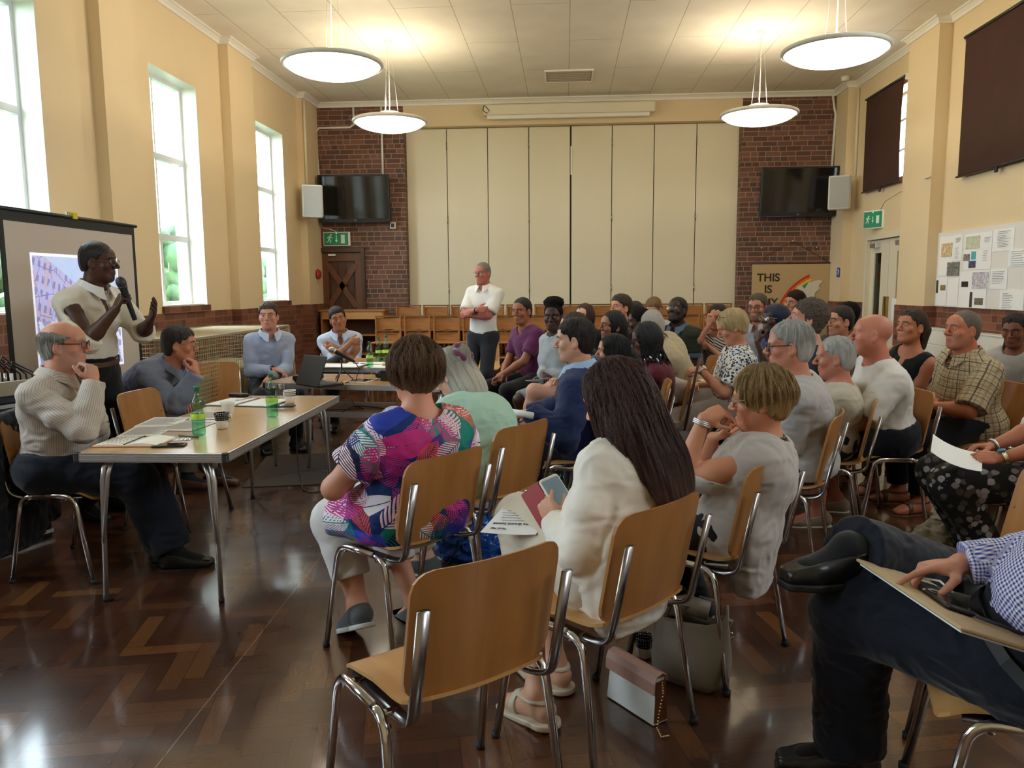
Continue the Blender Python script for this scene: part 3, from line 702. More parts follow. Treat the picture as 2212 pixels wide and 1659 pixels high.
# ================================================================ PLYWOOD STACKING CHAIR
def curved_sheet(f, nu, nv, t, corner, W, H):
    """sheet of thickness t: f(a, b) -> (point, normal), rounded corners"""
    mb = MB()
    # superellipse-like rounded rectangle boundary via ring inset grid
    def rr(a, b):  # map the square to a rounded rectangle
        x, y = a*W, b*H; r = corner
        ax, ay = abs(x)-(W-r), abs(y)-(H-r)
        if ax > 0 and ay > 0:
            L = max(ax, ay); d = math.hypot(ax, ay)
            k = L/d; x = math.copysign(W-r+ax*k, x); y = math.copysign(H-r+ay*k, y)
        return x, y
    top, bot = [], []
    for i in range(nu+1):
        for j in range(nv+1):
            x, y = rr(-1+2*i/nu, -1+2*j/nv); p, n = f(x, y)
            top.append(p+n*t/2); bot.append(p-n*t/2)
    N = (nu+1)*(nv+1); fs = []; idx = lambda i, j: i*(nv+1)+j
    for i in range(nu):
        for j in range(nv):
            fs.append((idx(i, j), idx(i+1, j), idx(i+1, j+1), idx(i, j+1)))
            fs.append(tuple(N+k for k in (idx(i, j+1), idx(i+1, j+1), idx(i+1, j), idx(i, j))))
    mb.add(top+bot, fs, True)
    ed = [idx(i, 0) for i in range(nu)]+[idx(nu, j) for j in range(nv)]+[idx(i, nv) for i in range(nu, 0, -1)]+[idx(0, j) for j in range(nv, 0, -1)]
    vs = [top[k] for k in ed]+[bot[k] for k in ed]; m = len(ed)
    mb.add(vs, [(k, k+m, (k+1) % m+m, (k+1) % m) for k in range(m)], False)
    return mb
EDGE = m_wood('plywood_edge', 'cf9a5c', 'a87a48', 'z', 2., .5)
def make_chair(label):
    r = thing('plywood_chair', label, 'chair')
    def seat(x, y):
        z = .448 + .016*(x/.2)**2*(1 if y < 0 else max(0, 1-y/.12)) + (-.045*((y-.12)/.08)**2 if y > .12 else 0) + (.03*((-y-.10)/.1)**2 if y < -.10 else 0)
        return Vector((x, y+.015, z)), Vector((0, 0, 1))
    curved_sheet(seat, 16, 16, .011, .05, .205, .20).build('seat', PLY_LIGHT, r)
    def back(x, h):
        z = .645+h; y = -.226+(.812-z)*.20 - .030*(1-(x/.213)**2) + .012
        return Vector((x, y, z)), Vector((0, -1, .2)).normalized()
    curved_sheet(back, 16, 12, .011, .055, .213, .168).build('backrest', PLY, r)
    for s in (-1, 1):
        def path(c):   # round the corners of a polyline
            out = [Vector(c[0])]
            for i in range(1, len(c)-1):
                a, b, d = Vector(c[i-1]), Vector(c[i]), Vector(c[i+1]); rr = min(.06, (a-b).length*.45, (d-b).length*.45)
                p, q = b+(a-b).normalized()*rr, b+(d-b).normalized()*rr
                for k in range(6): t = k/5; out.append(p*(1-t)**2+b*2*t*(1-t)+q*t*t)
            return out+[Vector(c[-1])]
        X = .2565*s; XT = .238*s
        P = path([(X, .226, .012), (XT, .150, .438), (XT, -.115, .438), (X, -.182, .012)])
        h = len(P)//2
        MB().tube(P[:h+1], .0135, 10, flat=.78).build('leg', CHROME, r)
        MB().tube(P[h:], .0135, 10, flat=.78).build('leg', CHROME, r)
        for y in (.226, -.182): MB().lathe([(.014, 0), (.0145, .02)], (X, y+(.003 if y > 0 else -.001), 0), 12).build('rubber_foot', RUBBER, r)
        q = path([(.205*s, -.252, .735), (.205*s, -.190, .44), (.192*s, -.12, .418), (.180*s, .16, .420)])
        MB().tube(q, .0175, 12, flat=.5, up=(0, 1, .2)).build('back_post', CHROME_DK, r)
        for z in (.66, ): MB().lathe([(.001, -.002), (.008, -.002), (.008, .002)], n=10, M=T(.205*s, -.252+.013, z, rx=PI/2)).build('bolt', ALU, r)
        MB().lathe([(.001, 0), (.004, .0), (.0055, .002)], n=10, M=T(.19*s, -.182, .66, rx=PI/2)).build('screw', BRASS, r)
        for y in (.11, -.075): MB().tube([(.180*s, y, .419), (.243*s, y, .425)], .010, 8).build('cross_bar', CHROME, r)
        MB().ball((.226*s, -.10, .400), .011, 6).build('spacer', RUBBER, r)
    return r
def place(root, x, y, deg, label, group=None, first=[True]):
    return dup(root, (x, y, 0), math.radians(deg), label, group)
CH = make_chair('empty plywood chair in the foreground, nearest to the camera')
CH.location = (-.313, 1.937, 0); CH.rotation_euler = (0, 0, math.radians(40.05)); CH['group'] = 'plywood stacking chairs'
CHAIRS = [
 (-.628, 3.021, 54.9, 'plywood chair under the woman in the tropical print top'),
 (.120, 2.385, 49.0, 'plywood chair under the long-haired woman in the ivory blouse'),
 (.582, 2.956, 52.5, 'plywood chair under the blonde woman in the grey cardigan'),
 (-.376, 3.677, 57.4, 'plywood chair under the woman in the mint green top'),
 (1.885, 4.77, 98, 'plywood chair seen side-on under the bald man in a white t-shirt'),
 (1.15, 1.93, 72, 'plywood chair under the man in the gingham shirt, lower right corner'),
 (1.36, 2.62, 80, 'empty plywood chair beyond the folder on the gingham-shirted man'),
 (-2.56, 3.80, -88, 'plywood chair with a dark jacket over its back, at the left edge'),
 (-2.45, 4.64, -94, 'empty plywood chair at the long table between two seated men'),
 (-3.12, 5.30, -88, 'plywood chair under the man leaning forward with hand to mouth'),
 (-2.97, 6.33, -160, 'empty plywood chair beside the wire cage, left of the middle table'),
 (-2.72, 7.04, -158, 'plywood chair under the man with a dark watch'),
 (-2.36, 8.12, -160, 'plywood chair under the man with folded arms by the bookcase'),
 (-1.05, 9.95, -172, 'plywood chair standing directly behind the man in the white short-sleeved shirt'),
 (1.14, 3.98, 66, 'plywood chair under the white-haired man with dark glasses'),
 (1.50, 4.50, 74, 'plywood chair under the silver-haired person in a stone t-shirt'),
 (.13, 4.46, 70, 'plywood chair under the man in the navy suit jacket'),
 (2.62, 5.12, 98, 'plywood chair under the man in the checked shirt'),
 (3.33, 6.02, 124, 'plywood chair under the woman in a grey t-shirt at the right edge'),
 (2.26, 3.60, 84, 'plywood chair under the person in floral trousers at the right edge'),
 (-.28, 7.46, 128, 'plywood chair under the young man in the purple t-shirt'),
 (.02, 6.77, 132, 'plywood chair under the woman in the grey sweater'),
 (.16, 6.02, 112, 'plywood chair under the bare-legged woman'),
 (.27, 7.75, 135, 'plywood chair under the brown-haired woman behind the navy jacket'),
 (.48, 6.30, 112, 'plywood chair under the young woman with a headband'),
 (.66, 7.68, 118, 'plywood chair under the man with swept brown hair'),
 (.46, 5.22, 86, 'plywood chair under the girl with straight black hair'),
 (.68, 5.72, 84, 'plywood chair under the woman with braids'),
 (1.02, 6.42, 70, 'plywood chair under the person in the beige gilet'),
 (1.16, 7.70, 140, 'plywood chair under the man in the denim shirt'),
 (1.22, 5.72, 88, 'plywood chair under the blonde woman with the cane'),
 (1.13, 6.95, 100, 'empty plywood chair with its curved back showing beside the floral blouse'),
 (1.52, 7.77, 150, 'plywood chair under the woman in the striped top'),
 (1.92, 7.50, 146, 'plywood chair under the bearded man near the banner'),
 (1.74, 6.41, 108, 'plywood chair under the woman in the headscarf'),
 (1.72, 5.24, 84, 'plywood chair under the man with bushy grey-brown hair'),
 (2.42, 5.74, 116, 'plywood chair under the woman in the black vest top'),
 (2.10, 6.75, 104, 'plywood chair under the dark-haired man beyond the bald man'),
]
for x, y, d_, l_ in CHAIRS: place(CH, x, y, d_, l_, 'plywood stacking chairs')

# ================================================================ STACKED CHAPEL CHAIRS ALONG THE BACK
CREAMC = plain('seat_vinyl', hexc('d8cfc0'), .5)
def make_chapel(label):
    r = thing('chapel_chair', label, 'chair')
    for s in (-1, 1):
        MB().rbox(s*.185-.014, s*.185+.014, -.20, -.165, 0, .80, .008, T(rx=math.radians(-2))).build('leg', OAK, r)
        MB().rbox(s*.185-.014, s*.185+.014, .16, .19, 0, .43, .008).build('leg', OAK, r)
        MB().rbox(s*.185-.012, s*.185+.012, -.18, .18, .36, .41, .006).build('side_rail', OAK, r)
    MB().rbox(-.19, .19, -.19, .20, .42, .445, .02).build('seat', OAK, r)
    def back(x, h):
        return Vector((x, -.175-.02*(1-(x/.19)**2)+.01, .70+h-.03*(x/.175)**2*(1 if h < 0 else 0))), Vector((0, -1, 0))
    curved_sheet(back, 10, 6, .010, .02, .175, .085).build('backrest', OAK, r)
    MB().rbox(-.205, .205, -.215, -.150, .795, .815, .01).build('top_rail', m_top, r)
    MB().box(-.17, .17, -.21, -.16, .54, .56).build('lower_rail', OAK, r)
    return r
m_top = m_wood('top_rail_wood', '8e6234', '70481f', 'x', 1., .45)
cc = make_chapel('pale wooden chapel chair standing in the rows in front of the partition, behind the audience'); cc['group'] = 'wooden chapel chairs stacked in rows along the partition'
cc.location = (-2.62+.0, 11.28, 0); cc.rotation_euler = (0, 0, PI)
ORD = ['leftmost', 'second from the left', 'third from the left', 'fourth from the left', 'fifth from the left', 'sixth from the left', 'sixth from the right', 'fifth from the right', 'fourth from the right', 'third from the right', 'second from the right', 'rightmost']
TIER = ['bottom of the front stacks', 'top of the front stacks', 'bottom of the rear stacks', 'middle of the rear stacks', 'top of the rear stacks']
def clab(i, t): return 'wooden chapel chair, %s at the %s' % (ORD[i], TIER[t])
cc['label'] = clab(0, 0)
for i in range(12):
    for k in range(2):
        if i == 0 and k == 0: continue
        dup(cc, (-2.62+i*.437, 11.28+k*.01, k*.215), PI, clab(i, k), 'wooden chapel chairs, '+TIER[k])
    for k in range(3):
        dup(cc, (-2.46+i*.437, 11.98+k*.01, k*.178), PI, clab(i, 2+k), 'wooden chapel chairs, '+TIER[2+k])
cc['group'] = 'wooden chapel chairs, bottom of the front stacks'
for i, x in enumerate((-1.93, 1.55)):
    pass

# ================================================================ FOLDING TABLES
def table(name, label, c, rz, L, W, H, top=TABLETOP, group='folding tables', legs=True):
    """L along local y"""
    r = thing(name, label, 'table', (c[0], c[1], 0), rz, group)
    MB().rbox(-W/2+.012, W/2-.012, -L/2+.012, L/2-.012, H-.022, H, .004).build('table_top', top, r)
    fr = MB()
    for a in ((-W/2, W/2, -L/2, -L/2+.012), (-W/2, W/2, L/2-.012, L/2), (-W/2, -W/2+.012, -L/2+.012, L/2-.012), (W/2-.012, W/2, -L/2+.012, L/2-.012)):
        fr.box(*a, H-.042, H-.001)
        for z in (.012, .021, .030):
            e = .0015; fr.box(a[0]-e, a[1]+e, a[2]-e, a[3]+e, H-z-.003, H-z)
    fr.build('edge_frame', ALU, r)
    for sx in (-1, 1):
        for sy in (-1, 1):
            MB().rbox(sx*(W/2-.012)-.0145, sx*(W/2-.012)+.0145, sy*(L/2-.012)-.0145, sy*(L/2-.012)+.0145, H-.044, H+.001, .008).build('corner_cap', RUBBER, r)
            x0, y0 = sx*(W/2-.13), sy*(L/2-.10)
            X, Y = sx*(W/2-.09), sy*(L/2-.06)
            MB().tube([(x0, y0, H-.05), (X-sx*.012, Y, H-.075), (X, Y, H-.14), (X+sx*.012, Y+sy*.02, .01)], .012, 8).tube([(X-sx*.05, Y, H-.05), (X-sx*.026, Y, H-.12), (X+sx*.006, Y+sy*.018, .28)], .010, 8).build('leg', ALU, r)
            MB().lathe([(.013, 0), (.015, .018)], (X+sx*.012, Y+sy*.02, 0), 10).build('rubber_foot', RUBBER, r)
        MB().tube([(-(W/2-.13), sx*(L/2-.10), H-.05), ((W/2-.13), sx*(L/2-.10), H-.05)], .011, 8).build('cross_bar', ALU, r)
    return r
table('folding_table', 'long folding table nearest the camera, with bottles, cups and papers', (-1.875, 4.25), math.radians(1), 1.88, .705, .71)
table('folding_table', 'folding table in the middle with the laptop, tablet and microphone stand', (-1.60, 6.22), math.radians(90-9), 1.50, .70, .70)
table('folding_table', 'far folding table with papers and green bottles before the man with folded arms', (-1.75, 7.46), math.radians(90-5), 1.40, .72, .70)
table('folding_table', 'low brown table with loose black cables under the middle table', (-1.50, 6.15), math.radians(90-6), 1.15, .55, .48, LOWTOP)

# ================================================================ WIRE CAGE BY THE LEFT WALL
WIRE = plain('cage_wire', hexc('a89a78'), .45, metal=.3)
r = thing('wire_cage', 'big greenish wire mesh storage cage against the left brick dado', 'cage', (-3.42, 7.15, 0))
X, Y, Z = .42, 1.15, 1.04
b = MB()
for sx in (-1, 1):
    for sy in (-1, 1): b.box(sx*X-.012, sx*X+.012, sy*Y-.012, sy*Y+.012, .0, Z)
for z in (.06, Z):
    for s in (-1, 1): b.box(-X, X, s*Y-.010, s*Y+.010, z-.01, z+.01).box(s*X-.010, s*X+.010, -Y, Y, z-.01, z+.01)
b.build('frame', WIRE, r)
def mesh_panel(o, u, v, nu, nv, name):
    b = MB(); o = Vector(o); u = Vector(u); v = Vector(v); t = .0022
    for k in range(nu+1): p = o+u*k/nu; b.tube([p, p+v], t, 4, caps=False, smooth=False)
    for k in range(nv+1): p = o+v*k/nv; b.tube([p, p+u], t, 4, caps=False, smooth=False)
    b.build(name, WIRE, r)
mesh_panel((X, -Y, .06), (0, 2*Y, 0), (0, 0, Z-.06), 60, 28, 'side_mesh'); mesh_panel((-X, -Y, .06), (0, 2*Y, 0), (0, 0, Z-.06), 60, 28, 'side_mesh')
mesh_panel((-X, -Y, .06), (2*X, 0, 0), (0, 0, Z-.06), 22, 28, 'end_mesh'); mesh_panel((-X, Y, .06), (2*X, 0, 0), (0, 0, Z-.06), 22, 28, 'end_mesh')
mesh_panel((-X, -Y, Z), (0, 2*Y, 0), (2*X, 0, 0), 60, 22, 'lid_mesh')
MB().rbox(-.36, .36, -1.05, 1.05, .06, .70, .03).build('stored_mats', plain('cage_contents', hexc('8d8560'), .9), r)
# bookcase behind the man with folded arms
r = thing('bookcase', 'wooden open bookcase standing in front of the brown door', 'bookcase', (-3.3, 12.1, 0))
b = MB().rbox(-.50, -.47, -.16, .16, 0, 1.08, .004).build('side_panel', OAK, r)
MB().rbox(.47, .50, -.16, .16, 0, 1.08, .004).build('side_panel', OAK, r)
MB().rbox(-.52, .52, -.18, .17, 1.08, 1.11, .004).build('top', OAK, r)
MB().rbox(-.47, .47, -.165, -.14, .96, 1.08, .004).build('front_rail', m_wood('pale_rail', 'c8935a', 'b07c46', 'x', 1., .5), r)
for z in (.06, .40, .70): MB().box(-.47, .47, -.15, .15, z, z+.022).build('shelf', OAK, r)
MB().box(-.47, .47, .15, .16, 0, 1.08).build('back_panel', DOORWOOD, r)
# ================================================================ PEOPLE: each body is grown as one smooth surface
f32 = np.float32
def A3(v): return np.array(v, dtype=np.float64)
def nrmv(v): v = A3(v); return v/max(np.linalg.norm(v), 1e-9)
def cam_pt(u, v, y):
    """the point of the room seen at pixel (u, v) of the 2212x1659 frame at distance y down the hall"""
    s, c = math.sin(CAM_Y), math.cos(CAM_Y); sp, cp = math.sin(CAM_P), math.cos(CAM_P); sr, cr = math.sin(CAM_R), math.cos(CAM_R)
    du, dv = (u-1106)/CAM_F, -(v-829.5)/CAM_F
    a, b = du*cr+dv*sr, -du*sr+dv*cr; fw, z = cp+b*sp, -sp+b*cp
    d = np.array([a*c-fw*s, a*s+fw*c, z]); return np.array([0, 0, CAM_H])+d*y/d[1]
_rs = np.random.RandomState(11); _tab = _rs.rand(4096).astype(f32)
def vnoise(p):
    i = np.floor(p).astype(np.int64); f = (p-i).astype(f32); f = f*f*(3-2*f)
    def h(a, b, c): return _tab[((a*73856093) ^ (b*19349663) ^ (c*83492791)) & 4095]
    x, y, z = i[:, 0], i[:, 1], i[:, 2]; r = 0
    for dx in (0, 1):
        wx = f[:, 0] if dx else 1-f[:, 0]
        for dy in (0, 1):
            wy = f[:, 1] if dy else 1-f[:, 1]
            for dz in (0, 1):
                wz = f[:, 2] if dz else 1-f[:, 2]; r = r+wx*wy*wz*h(x+dx, y+dy, z+dz)
    return r*2-1
def smin(a, b, k):
    if k <= 0: return np.minimum(a, b)
    h = np.maximum(k-np.abs(a-b), 0)/k; return np.minimum(a, b)-h*h*k*.25
def smax(a, b, k): return -smin(-a, -b, k)
def rc(a, b, ra, rb, k=.03):
    a, b = A3(a), A3(b); c = (a+b)/2; R = np.linalg.norm(a-b)/2+max(ra, rb)
    def fn(p):
        pa = p-a.astype(f32); ba = (b-a).astype(f32); L = max(float(ba@ba), 1e-9)
        h = np.clip((pa@ba)/L, 0, 1); return np.linalg.norm(pa-h[:, None]*ba, axis=1)-(ra+(rb-ra)*h)
    return (c, R, fn, k)
def ell(c, r, ax=None, k=.03):
    c, r = A3(c), A3(r); M = (np.eye(3) if ax is None else np.array(ax)).astype(f32)  # rows = axes
    def fn(p):
        q = (p-c.astype(f32))@M.T; r_ = r.astype(f32)
        k0 = np.linalg.norm(q/r_, axis=1); k1 = np.linalg.norm(q/(r_*r_), axis=1)+1e-9
        return np.where(k0 < .05, -min(r), k0*(k0-1)/k1)
    return (c, max(r), fn, k)
def union(prims, lo=None, hi=None, pad=.05):
    if lo is not None:
        pr = []
        for q in prims:
            d = np.maximum(np.maximum(lo-q[0], q[0]-hi), 0)
            if np.linalg.norm(d) < q[1]+pad: pr.append(q)
        prims = pr
    def fn(p):
        d = np.full(len(p), 1., f32)
        for q in prims: d = smin(d, q[2](p), q[3])
        return d
    return fn, len(prims)
def nets(fn, lo, hi, h, refine=1, B=6):
    lo = A3(lo); hi = A3(hi); nb = np.maximum(np.ceil((hi-lo)/(h*B)).astype(int), 1); n = nb*B+1
    cs = [lo[i]+(np.arange(nb[i])+.5)*B*h for i in range(3)]
    g = np.stack(np.meshgrid(*cs, indexing='ij'), -1).reshape(-1, 3).astype(f32)
    dc = fn(g); act = np.abs(dc) < B*h*.87*1.25+.012
    base = np.repeat(np.repeat(np.repeat(np.where(dc > 0, 1., -1.).astype(f32).reshape(nb), B, 0), B, 1), B, 2)
    val = np.ones(n, f32); val[:-1, :-1, :-1] = base; val[-1] = val[-2]; val[:, -1] = val[:, -2]; val[:, :, -1] = val[:, :, -2]
    ai = np.argwhere(act.reshape(nb)); 
    if len(ai) == 0: return np.zeros((0, 3)), np.zeros((0, 4), int)
    o = np.stack(np.meshgrid(*[np.arange(B+1)]*3, indexing='ij'), -1).reshape(-1, 3)
    nodes = (ai[:, None, :]*B+o[None]).reshape(-1, 3)
    flat = np.unique(np.ravel_multi_index(nodes.T, n)); idx = np.stack(np.unravel_index(flat, n), -1)
    v = np.empty(len(flat), f32)
    for s in range(0, len(flat), 200000): v[s:s+200000] = fn((lo+idx[s:s+200000]*h).astype(f32))
    vf = val.reshape(-1); vf[flat] = v
    ok = (idx < (n-1)).all(1); cell = idx[ok]; cf = flat[ok]
    st = (n[1]*n[2], n[2], 1)
    offs = [(a, b, c) for a in (0, 1) for b in (0, 1) for c in (0, 1)]
    cv = np.stack([vf[cf+a*st[0]+b*st[1]+c*st[2]] for a, b, c in offs], 1)
    neg = cv < 0; mix = neg.any(1) & ~neg.all(1); cell, cf, cv, neg = cell[mix], cf[mix], cv[mix], neg[mix]
    acc = np.zeros((len(cf), 3)); cnt = np.zeros(len(cf))
    for i, oa in enumerate(offs):
        for j, ob in enumerate(offs):
            if j > i and sum(abs(oa[k]-ob[k]) for k in range(3)) == 1:
                m = neg[:, i] != neg[:, j]; t = cv[m, i]/(cv[m, i]-cv[m, j])
                acc[m] += A3(oa)+(A3(ob)-A3(oa))*t[:, None]; cnt[m] += 1
    V = lo+(cell+acc/cnt[:, None])*h
    vid = np.full(int(np.prod(n)), -1, np.int32); vid[cf] = np.arange(len(cf))
    F = []
    for ax in range(3):
        b, c = (ax+1) % 3, (ax+2) % 3
        m = (idx[:, ax] < n[ax]-1) & (idx[:, b] > 0) & (idx[:, c] > 0); f0 = flat[m]
        a0 = vf[f0]; a1 = vf[f0+st[ax]]; x = (a0 < 0) != (a1 < 0); f1 = f0[x]; s = a0[x] < 0
        q = np.stack([vid[f1-st[b]-st[c]], vid[f1-st[c]], vid[f1], vid[f1-st[b]]], 1)
        good = (q >= 0).all(1); q, s = q[good], s[good]; q[~s] = q[~s][:, ::-1]; F.append(q)
    F = np.concatenate(F) if F else np.zeros((0, 4), int)
    for _ in range(refine):
        e = h*.35; T4 = np.array([(1, 1, 1), (1, -1, -1), (-1, 1, -1), (-1, -1, 1)], f32); gr = 0; d0 = 0
        for t in T4:
            dd = fn((V+t*e).astype(f32)); gr = gr+dd[:, None]*t; d0 = d0+dd/4
        gr = gr/(4*e); L = np.maximum((gr**2).sum(1), .05)
        V = V-np.clip(d0/L, -h*.6, h*.6)[:, None]*gr
    return V, F
def mk_mesh(name, V, F, mat, parent, col=None, M=None, smooth=True):
    me = bpy.data.meshes.new(name); me.vertices.add(len(V)); me.vertices.foreach_set('co', np.asarray(V, f32).ravel())
    F = np.asarray(F, np.int32); k = F.shape[1]
    me.loops.add(F.size); me.loops.foreach_set('vertex_index', F.ravel()); me.polygons.add(len(F))
    me.polygons.foreach_set('loop_start', np.arange(0, F.size, k, dtype=np.int32)); me.polygons.foreach_set('loop_total', np.full(len(F), k, np.int32))
    me.update(calc_edges=True); me.polygons.foreach_set('use_smooth', [smooth]*len(F))
    if col is not None:
        a = me.color_attributes.new('tint', 'FLOAT_COLOR', 'POINT'); a.data.foreach_set('color', np.concatenate([col, np.ones((len(col), 1))], 1).astype(f32).ravel())
    me.materials.append(mat); o = bpy.data.objects.new(name, me); COL.objects.link(o)
    if parent is not None: o.parent = parent
    if M is not None: o.matrix_local = M
    return o
SKINM = Mat('skin'); SKINM.set(c=SKINM.attr('tint'), r=SKINM.noise(SKINM.obj(), 90, 2).lin(.3, .7, .42, .58), spec=.42)
SKINM.bump(SKINM.noise(SKINM.obj(), 260, 2), .10, .002); SKINM = SKINM.m
def m_hair(name, a, b, fine=1., r=.42):
    m = Mat(name); x, y, z = m.obj().xyz(); L = (x*x+(y+.02)*(y+.02)+.0004).sqrt()
    q = m.vec(x/L*26*fine+x*60, (y+.02)/L*26*fine+y*60, z*7); n = m.noise(q, 1., 4, .75, .3)
    n2 = m.noise(q, 3.2, 2, .6)
    m.set(c=m.mix(n.lin(.3, .7), hexc(a), hexc(b)), r=r, spec=.35); m.bump(n+n2*.6, .9, .006); return m.m
def m_curl(name, a, b):
    m = Mat(name); n = m.noise(m.obj(), 170, 3, .7); m.set(c=m.mix(n, hexc(a), hexc(b)), r=.8, spec=.15); m.bump(n, 1., .008); return m.m
EYEM = Mat('eye'); _x, _y, _z = EYEM.obj().xyz(); _d = (_x*_x+_z*_z).sqrt()
EYEM.set(c=EYEM.mix(_d.gt(.0056), EYEM.mix(_d.lt(.0026), hexc('4a3322'), (.005, .005, .005)), hexc('cfc8bf')), r=.15); EYEM = EYEM.m
LENS = m_glass('spectacle_lens', (.96, .97, .97), .1)

def two_bone(S, W, l1, l2, pole):
    S, W = A3(S), A3(W); d = W-S; L = np.linalg.norm(d); u = d/L
    if L > (l1+l2)*.998: W = S+u*(l1+l2)*.998; L = (l1+l2)*.998
    if L < abs(l1-l2)+.02: L = abs(l1-l2)+.02
    a = (l1*l1-l2*l2+L*L)/(2*L); hh = math.sqrt(max(l1*l1-a*a, 0)); pl = A3(pole); pl = pl-u*(pl@u); pl = pl/max(np.linalg.norm(pl), 1e-6)
    return S+u*a+pl*hh, W
def rot_axis(v, ax, ang):
    v, ax = A3(v), nrmv(ax); return v*math.cos(ang)+np.cross(ax, v)*math.sin(ang)+ax*(ax@v)*(1-math.cos(ang))
def hand_prims(W, d, n, side, curl, s=1., thumb=.4, point=False):
    """W wrist, d finger direction, n palm normal (points out of the palm); side +1 right hand, -1 left"""
    d = nrmv(d); n = A3(n); n = nrmv(n-d*(n@d)); t = np.cross(n, d)*side*-1   # towards the thumb
    P = []; pal = W+d*.045*s
    P.append(ell(W+d*.048*s, (.040*s, .048*s, .0155*s), (t, d, n), .012))
    P.append(rc(W+d*.012*s+t*.02*s, W+d*.05*s+t*.030*s+n*.006*s, .014*s, .013*s, .015))
    ln = [(.040, .025, .019), (.044, .028, .020), (.041, .026, .019), (.032, .020, .017)]
    for i in range(4):
        k = (1.5-i); b = W+d*(.088-.004*abs(k-.5))*s+t*k*.0195*s; dirn = nrmv(d+t*k*.06); r = (.0088-.0006*(i == 3))*s
        c = curl[i] if isinstance(curl, (list, tuple)) else curl*(1+.08*i)
        if point and i == 0: c = .12
        ang = 0; ax = np.cross(dirn, n)
        P.append(rc(W+d*.03*s+t*k*.016*s, b, .011*s, .0098*s, .008))
        for j, (L, wa) in enumerate(zip(ln[i], (70, 85, 50))):
            ang += math.radians(wa)*c; dd = rot_axis(dirn, ax, ang); e = b+dd*L*s
            P.append(rc(b, e, r*(1-.07*j), r*(.95-.07*j), .003)); b = e
    b = W+d*.02*s+t*.026*s+n*.004*s; dd = nrmv(d*.62+t*.75+n*(.15+thumb*.9)); e = b+dd*.04*s
    P.append(rc(b, e, .0125*s, .011*s, .012)); d2 = nrmv(dd*.8+d*.5-t*.25*thumb*2+n*thumb*.4)
    e2 = e+d2*.03*s; P.append(rc(e, e2, .0108*s, .0095*s, .004)); e3 = e2+nrmv(d2+d*.2)*.023*s; P.append(rc(e2, e3, .0095*s, .008*s, .003))
    return P
def head_prims(H, R, F, U, s, face, jaw=1., nose=1., fat=0.):
    """head centre H, right/forward/up axes"""
    def q(x, y, z): return H+(R*x+F*y+U*z)*s
    ax = (R, F, U); P = []
    P.append(ell(q(0, -.018, .030), A3((.0745, .094, .086))*s, ax, .02))
    P.append(ell(q(0, .020, -.040), A3(((.060+.008*fat)*jaw, .066, .082))*s, ax, .035))
    P.append(ell(q(0, .058, .040), A3((.056, .030, .044))*s, ax, .03))
    P.append(rc(q(-.013, .060, -.099), q(.013, .060, -.099), .0185*s*jaw, .0185*s*jaw, .025))
    for g in (-1, 1):
        P.append(rc(q(g*.045*jaw, -.010, -.052), q(g*.017, .050, -.096), .020*s, .018*s, .03))
        P.append(ell(q(g*.042, .056, -.024), A3((.024+.004*fat, .022, .022))*s, ax, .02))
        P.append(rc(q(g*.012, .087, .026), q(g*.047, .070, .026), .0085*s, .0075*s, .014))
    n_ = nose
    P.append(rc(q(0, .084, .016), q(0, .110*1, -.024), .0075*s, .0095*s*n_, .010))
    P.append(ell(q(0, .1085+.003*(n_-1), -.029), A3((.0115*n_, .0115, .0095))*s, ax, .008))
    for g in (-1, 1): P.append(ell(q(g*.0125*n_, .097, -.032), A3((.0085*n_, .011, .0075))*s, ax, .006))
    P.append(rc(q(-.014, .0820, -.0585), q(.014, .0820, -.0585), .0052*s, .0052*s, .007))
    P.append(rc(q(-.011, .0815, -.0695), q(.011, .0815, -.0695), .0060*s, .0060*s, .007))
    P.append(ell(q(0, .074, -.062), A3((.028, .013, .022))*s, ax, .014))
    carve = []
    for g in (-1, 1): carve.append((ell(q(g*.0315, .098, .005), A3((.0185, .0135, .0120))*s, ax), .012))
    carve.append((rc(q(-.016, .0935, -.0642), q(.016, .0935, -.0642), .0032*s, .0032*s), .004))
    for g in (-1, 1): carve.append((ell(q(g*.0315, .0905, .0030), A3((.0118, .0085, .0046))*s, ax), .002))
    lids = [ell(q(g*.0310, .0745, .0045), A3((.0150, .0142, .0135))*s, ax, .004) for g in (-1, 1)]
    ears = []
    for g in (-1, 1):
        a2 = (nrmv(R*g*.9+F*.35), nrmv(F*.95-R*g*.35-U*.12), nrmv(U+F*(-.18)))
        ears.append(ell(q(g*.0775, -.012, -.008), A3((.0085, .0185, .0320))*s, a2, .006))
        ears.append(ell(q(g*.0765, -.006, -.034), A3((.008, .010, .012))*s, a2, .006))
        carve.append((ell(q(g*.0875, -.006, -.004), A3((.0085, .0105, .0185))*s, a2), .005))
    return P, carve, ears, lids

